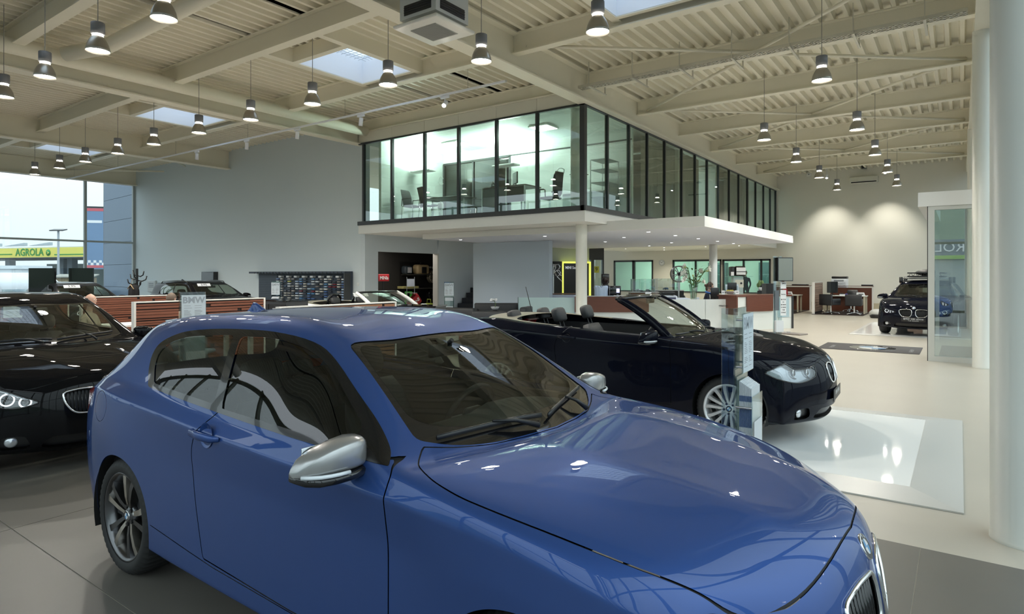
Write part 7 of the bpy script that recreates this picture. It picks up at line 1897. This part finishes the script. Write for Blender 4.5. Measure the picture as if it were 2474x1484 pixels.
obj('shop_wall', MB(Ms).box(su(163), Ls + 4, 4, 10, 0, zt(620)), mat('station_white', (.70, .74, .78), .6), t); obj('shop_glass', MB(Ms).box(su(-100), su(160), 8.8, 9, 0, 3), mat('station_glass', (.30, .45, .46), .2), t)
for i in range(3): obj('roof_truss', MB(Ms).prism([(su(10 + 60 * i), zt(596)), (su(60 + 60 * i), zt(596)), (su(60 + 60 * i), zt(589))], 2, 2.3, Matrix.Rotation(R(90), 4, 'X')), mat('truss', (.45, .52, .56), .5), t)
for i, u in enumerate((176, 188)): obj('shop_window', MB(Ms).box(su(u), su(u + 6), 3.95, 4, 1.2, 2.4), DARKM, t)
# lamp post, container, vehicles, shed
p = at_d(141, 46); t = thing('lamp_post', 'tall grey floodlight post in front of the petrol station', 'lamp post', (p.x, p.y, -.15)); zl = 1.65 + (663 - 557) * 46 / 1510 + .15
obj('pole', MB().cyl((0, 0, 0), (0, 0, zl), .09, .07), mat('post_grey', (.40, .44, .48), .5), t); obj('lamp_head', MB(Matrix.Rotation(YAW, 4, 'Z') @ Matrix.Translation((0, 0, zl)) @ Matrix.Rotation(R(14), 4, 'X')).box(-.5, .5, -.25, .25, 0, .07), DARKM, t)
for k in range(5): obj('light_slot', MB(Matrix.Rotation(YAW, 4, 'Z') @ Matrix.Translation((0, 0, zl)) @ Matrix.Rotation(R(14), 4, 'X')).box(-.44 + .19 * k, -.32 + .19 * k, -.2, .2, -.01, 0), PAPER, t)
p = at_d(12, 40); t = thing('container', 'white site container with a roller door outside the left window', 'container', (p.x, p.y, -.15), YAW); CW = mat('container_white', (.70, .76, .80), .5)
obj('body', MB().box(-2.2, 1.05, 0, 2.4, 0, 2.15), CW, t); obj('roof', MB().box(-2.3, 1.2, -.1, 2.5, 2.15, 2.36), CW, t); obj('door', MB().box(-1.9, .8, -.03, 0, .1, 1.85), mat('container_door', (.62, .68, .73), .5), t); obj('handle', MB().box(-.6, -.5, -.06, -.03, .8, 1.0), DARKM, t)
for k in range(5): obj('door_rib', MB().box(-1.9, .8, -.036, -.03, .4 + .3 * k, .42 + .3 * k), mat('container_rib', (.5, .56, .6), .5), t)
p = at_d(155, 44); t = thing('timber_shed', 'small timber shed outside between the two black display panels', 'shed', (p.x, p.y, -.15), YAW + R(20)); TW = mat('shed_wood', (.40, .32, .20), .7)
for k in range(11): obj('plank', MB().box(-.55 + .19 * k, -.37 + .19 * k, 0, .06, 0, 1.55), TW, t)
obj('roof', MB().loft([[(-.7, -.2, 1.56), (-.7, 1.6, 1.75), (-.7, 1.6, 1.82), (-.7, -.2, 1.63)], [(1.75, -.2, 1.56), (1.75, 1.6, 1.75), (1.75, 1.6, 1.82), (1.75, -.2, 1.63)]], True, True, False), mat('shed_roof', (.25, .25, .22), .8), t); obj('body', MB().box(-.55, 1.6, .06, 1.5, 0, 1.55), mat('shed_dark', (.2, .16, .1), .8), t)
simple('van', 'white van parked outside left of the black display panel', 'van', tuple(at_d(64, 38, -.15)), YAW + R(70), ('body', MB().loft([[(x, y, z) for y, z in ((-.85, .35), (-.88, .9), (-.8, zt_), (.8, zt_), (.88, .9), (.85, .35))] for x, zt_ in ((-2.0, 1.75), (-1.9, 1.9), (.8, 1.9), (1.5, 1.2), (2.2, 1.0), (2.3, .8))], True, True, True), mat('van_white', (.72, .76, .80), .3, coat=.5)), ('windscreen', MB().loft([[(.86, y, 1.86), (1.46, y * 1.02, 1.24)] for y in (-.72, .72)], False, False), BLACKG), *[('wheel', MB().cyl((x, s * .7, .32), (x, s * .88, .32), .32, n=20), RUBBER) for x in (-1.3, 1.4) for s in (-1, 1)])
simple('outside_car', 'silver car parked outside right of the left black display panel', 'car', tuple(at_d(148, 32, -.15)), YAW + R(200), ('body', MB().loft([[(x, y * w_, z) for y, z in ((-.8, .3), (-.86, .7), (-.7, h1), (.7, h1), (.86, .7), (.8, .3))] for x, w_, h1 in ((-2.1, .9, .85), (-1.6, 1, 1.05), (-.9, .95, 1.42), (.3, .95, 1.42), (1.0, 1, .98), (1.9, .97, .85), (2.15, .85, .7))], True, True), mat('silver_car_paint', (.55, .62, .68), .3, .3, coat=1)), ('window', MB().box(-.95, .5, -.835, -.80, .95, 1.32).box(-.95, .5, .80, .835, .95, 1.32), BLACKG), *[('wheel', MB().cyl((x, s * .66, .31), (x, s * .86, .31), .31, n=20), RUBBER) for x in (-1.3, 1.3) for s in (-1, 1)])
# wooded hill and a row of sheds in front of the showroom: seen only in the glass reflections
HILL = mat('hill_green', (.10, .14, .10), .9, noise=.3, nscale=.2)
mb = MB(); n = 40
ridge = [(-120 + 260 * i / n, 14 + 7 * sin(i * .45) + 3 * sin(i * 1.3 + 1)) for i in range(n + 1)]
mb.loft([[(x, -75, -.2) for x, z in ridge], [(x, -95, z * .7) for x, z in ridge], [(x, -120, z) for x, z in ridge]], False, False)
struct('hills', mb, HILL)
mb2 = MB().box(-14, 16, -46, -36, -.15, 3.2)
t = thing('trade_hall', 'low grey trade hall across the road with white lettering', 'building', (0, 0, 0)); obj('wall', mb2, mat('hall_grey', (.30, .34, .36), .7), t); obj('fascia', MB().box(-14, 16, -46, -35.8, 3.2, 4.6), mat('hall_dark', (.14, .18, .24), .6), t); obj('green_band', MB().box(-14, 16, -36, -35.75, 2.95, 3.25), mat('hall_green', (.25, .45, .08), .6), t)
text('lettering', 'AGROLA', 1.1, PAPER, t, (-.3, -35.72, 3.9), (R(90), 0, R(180)), .02)
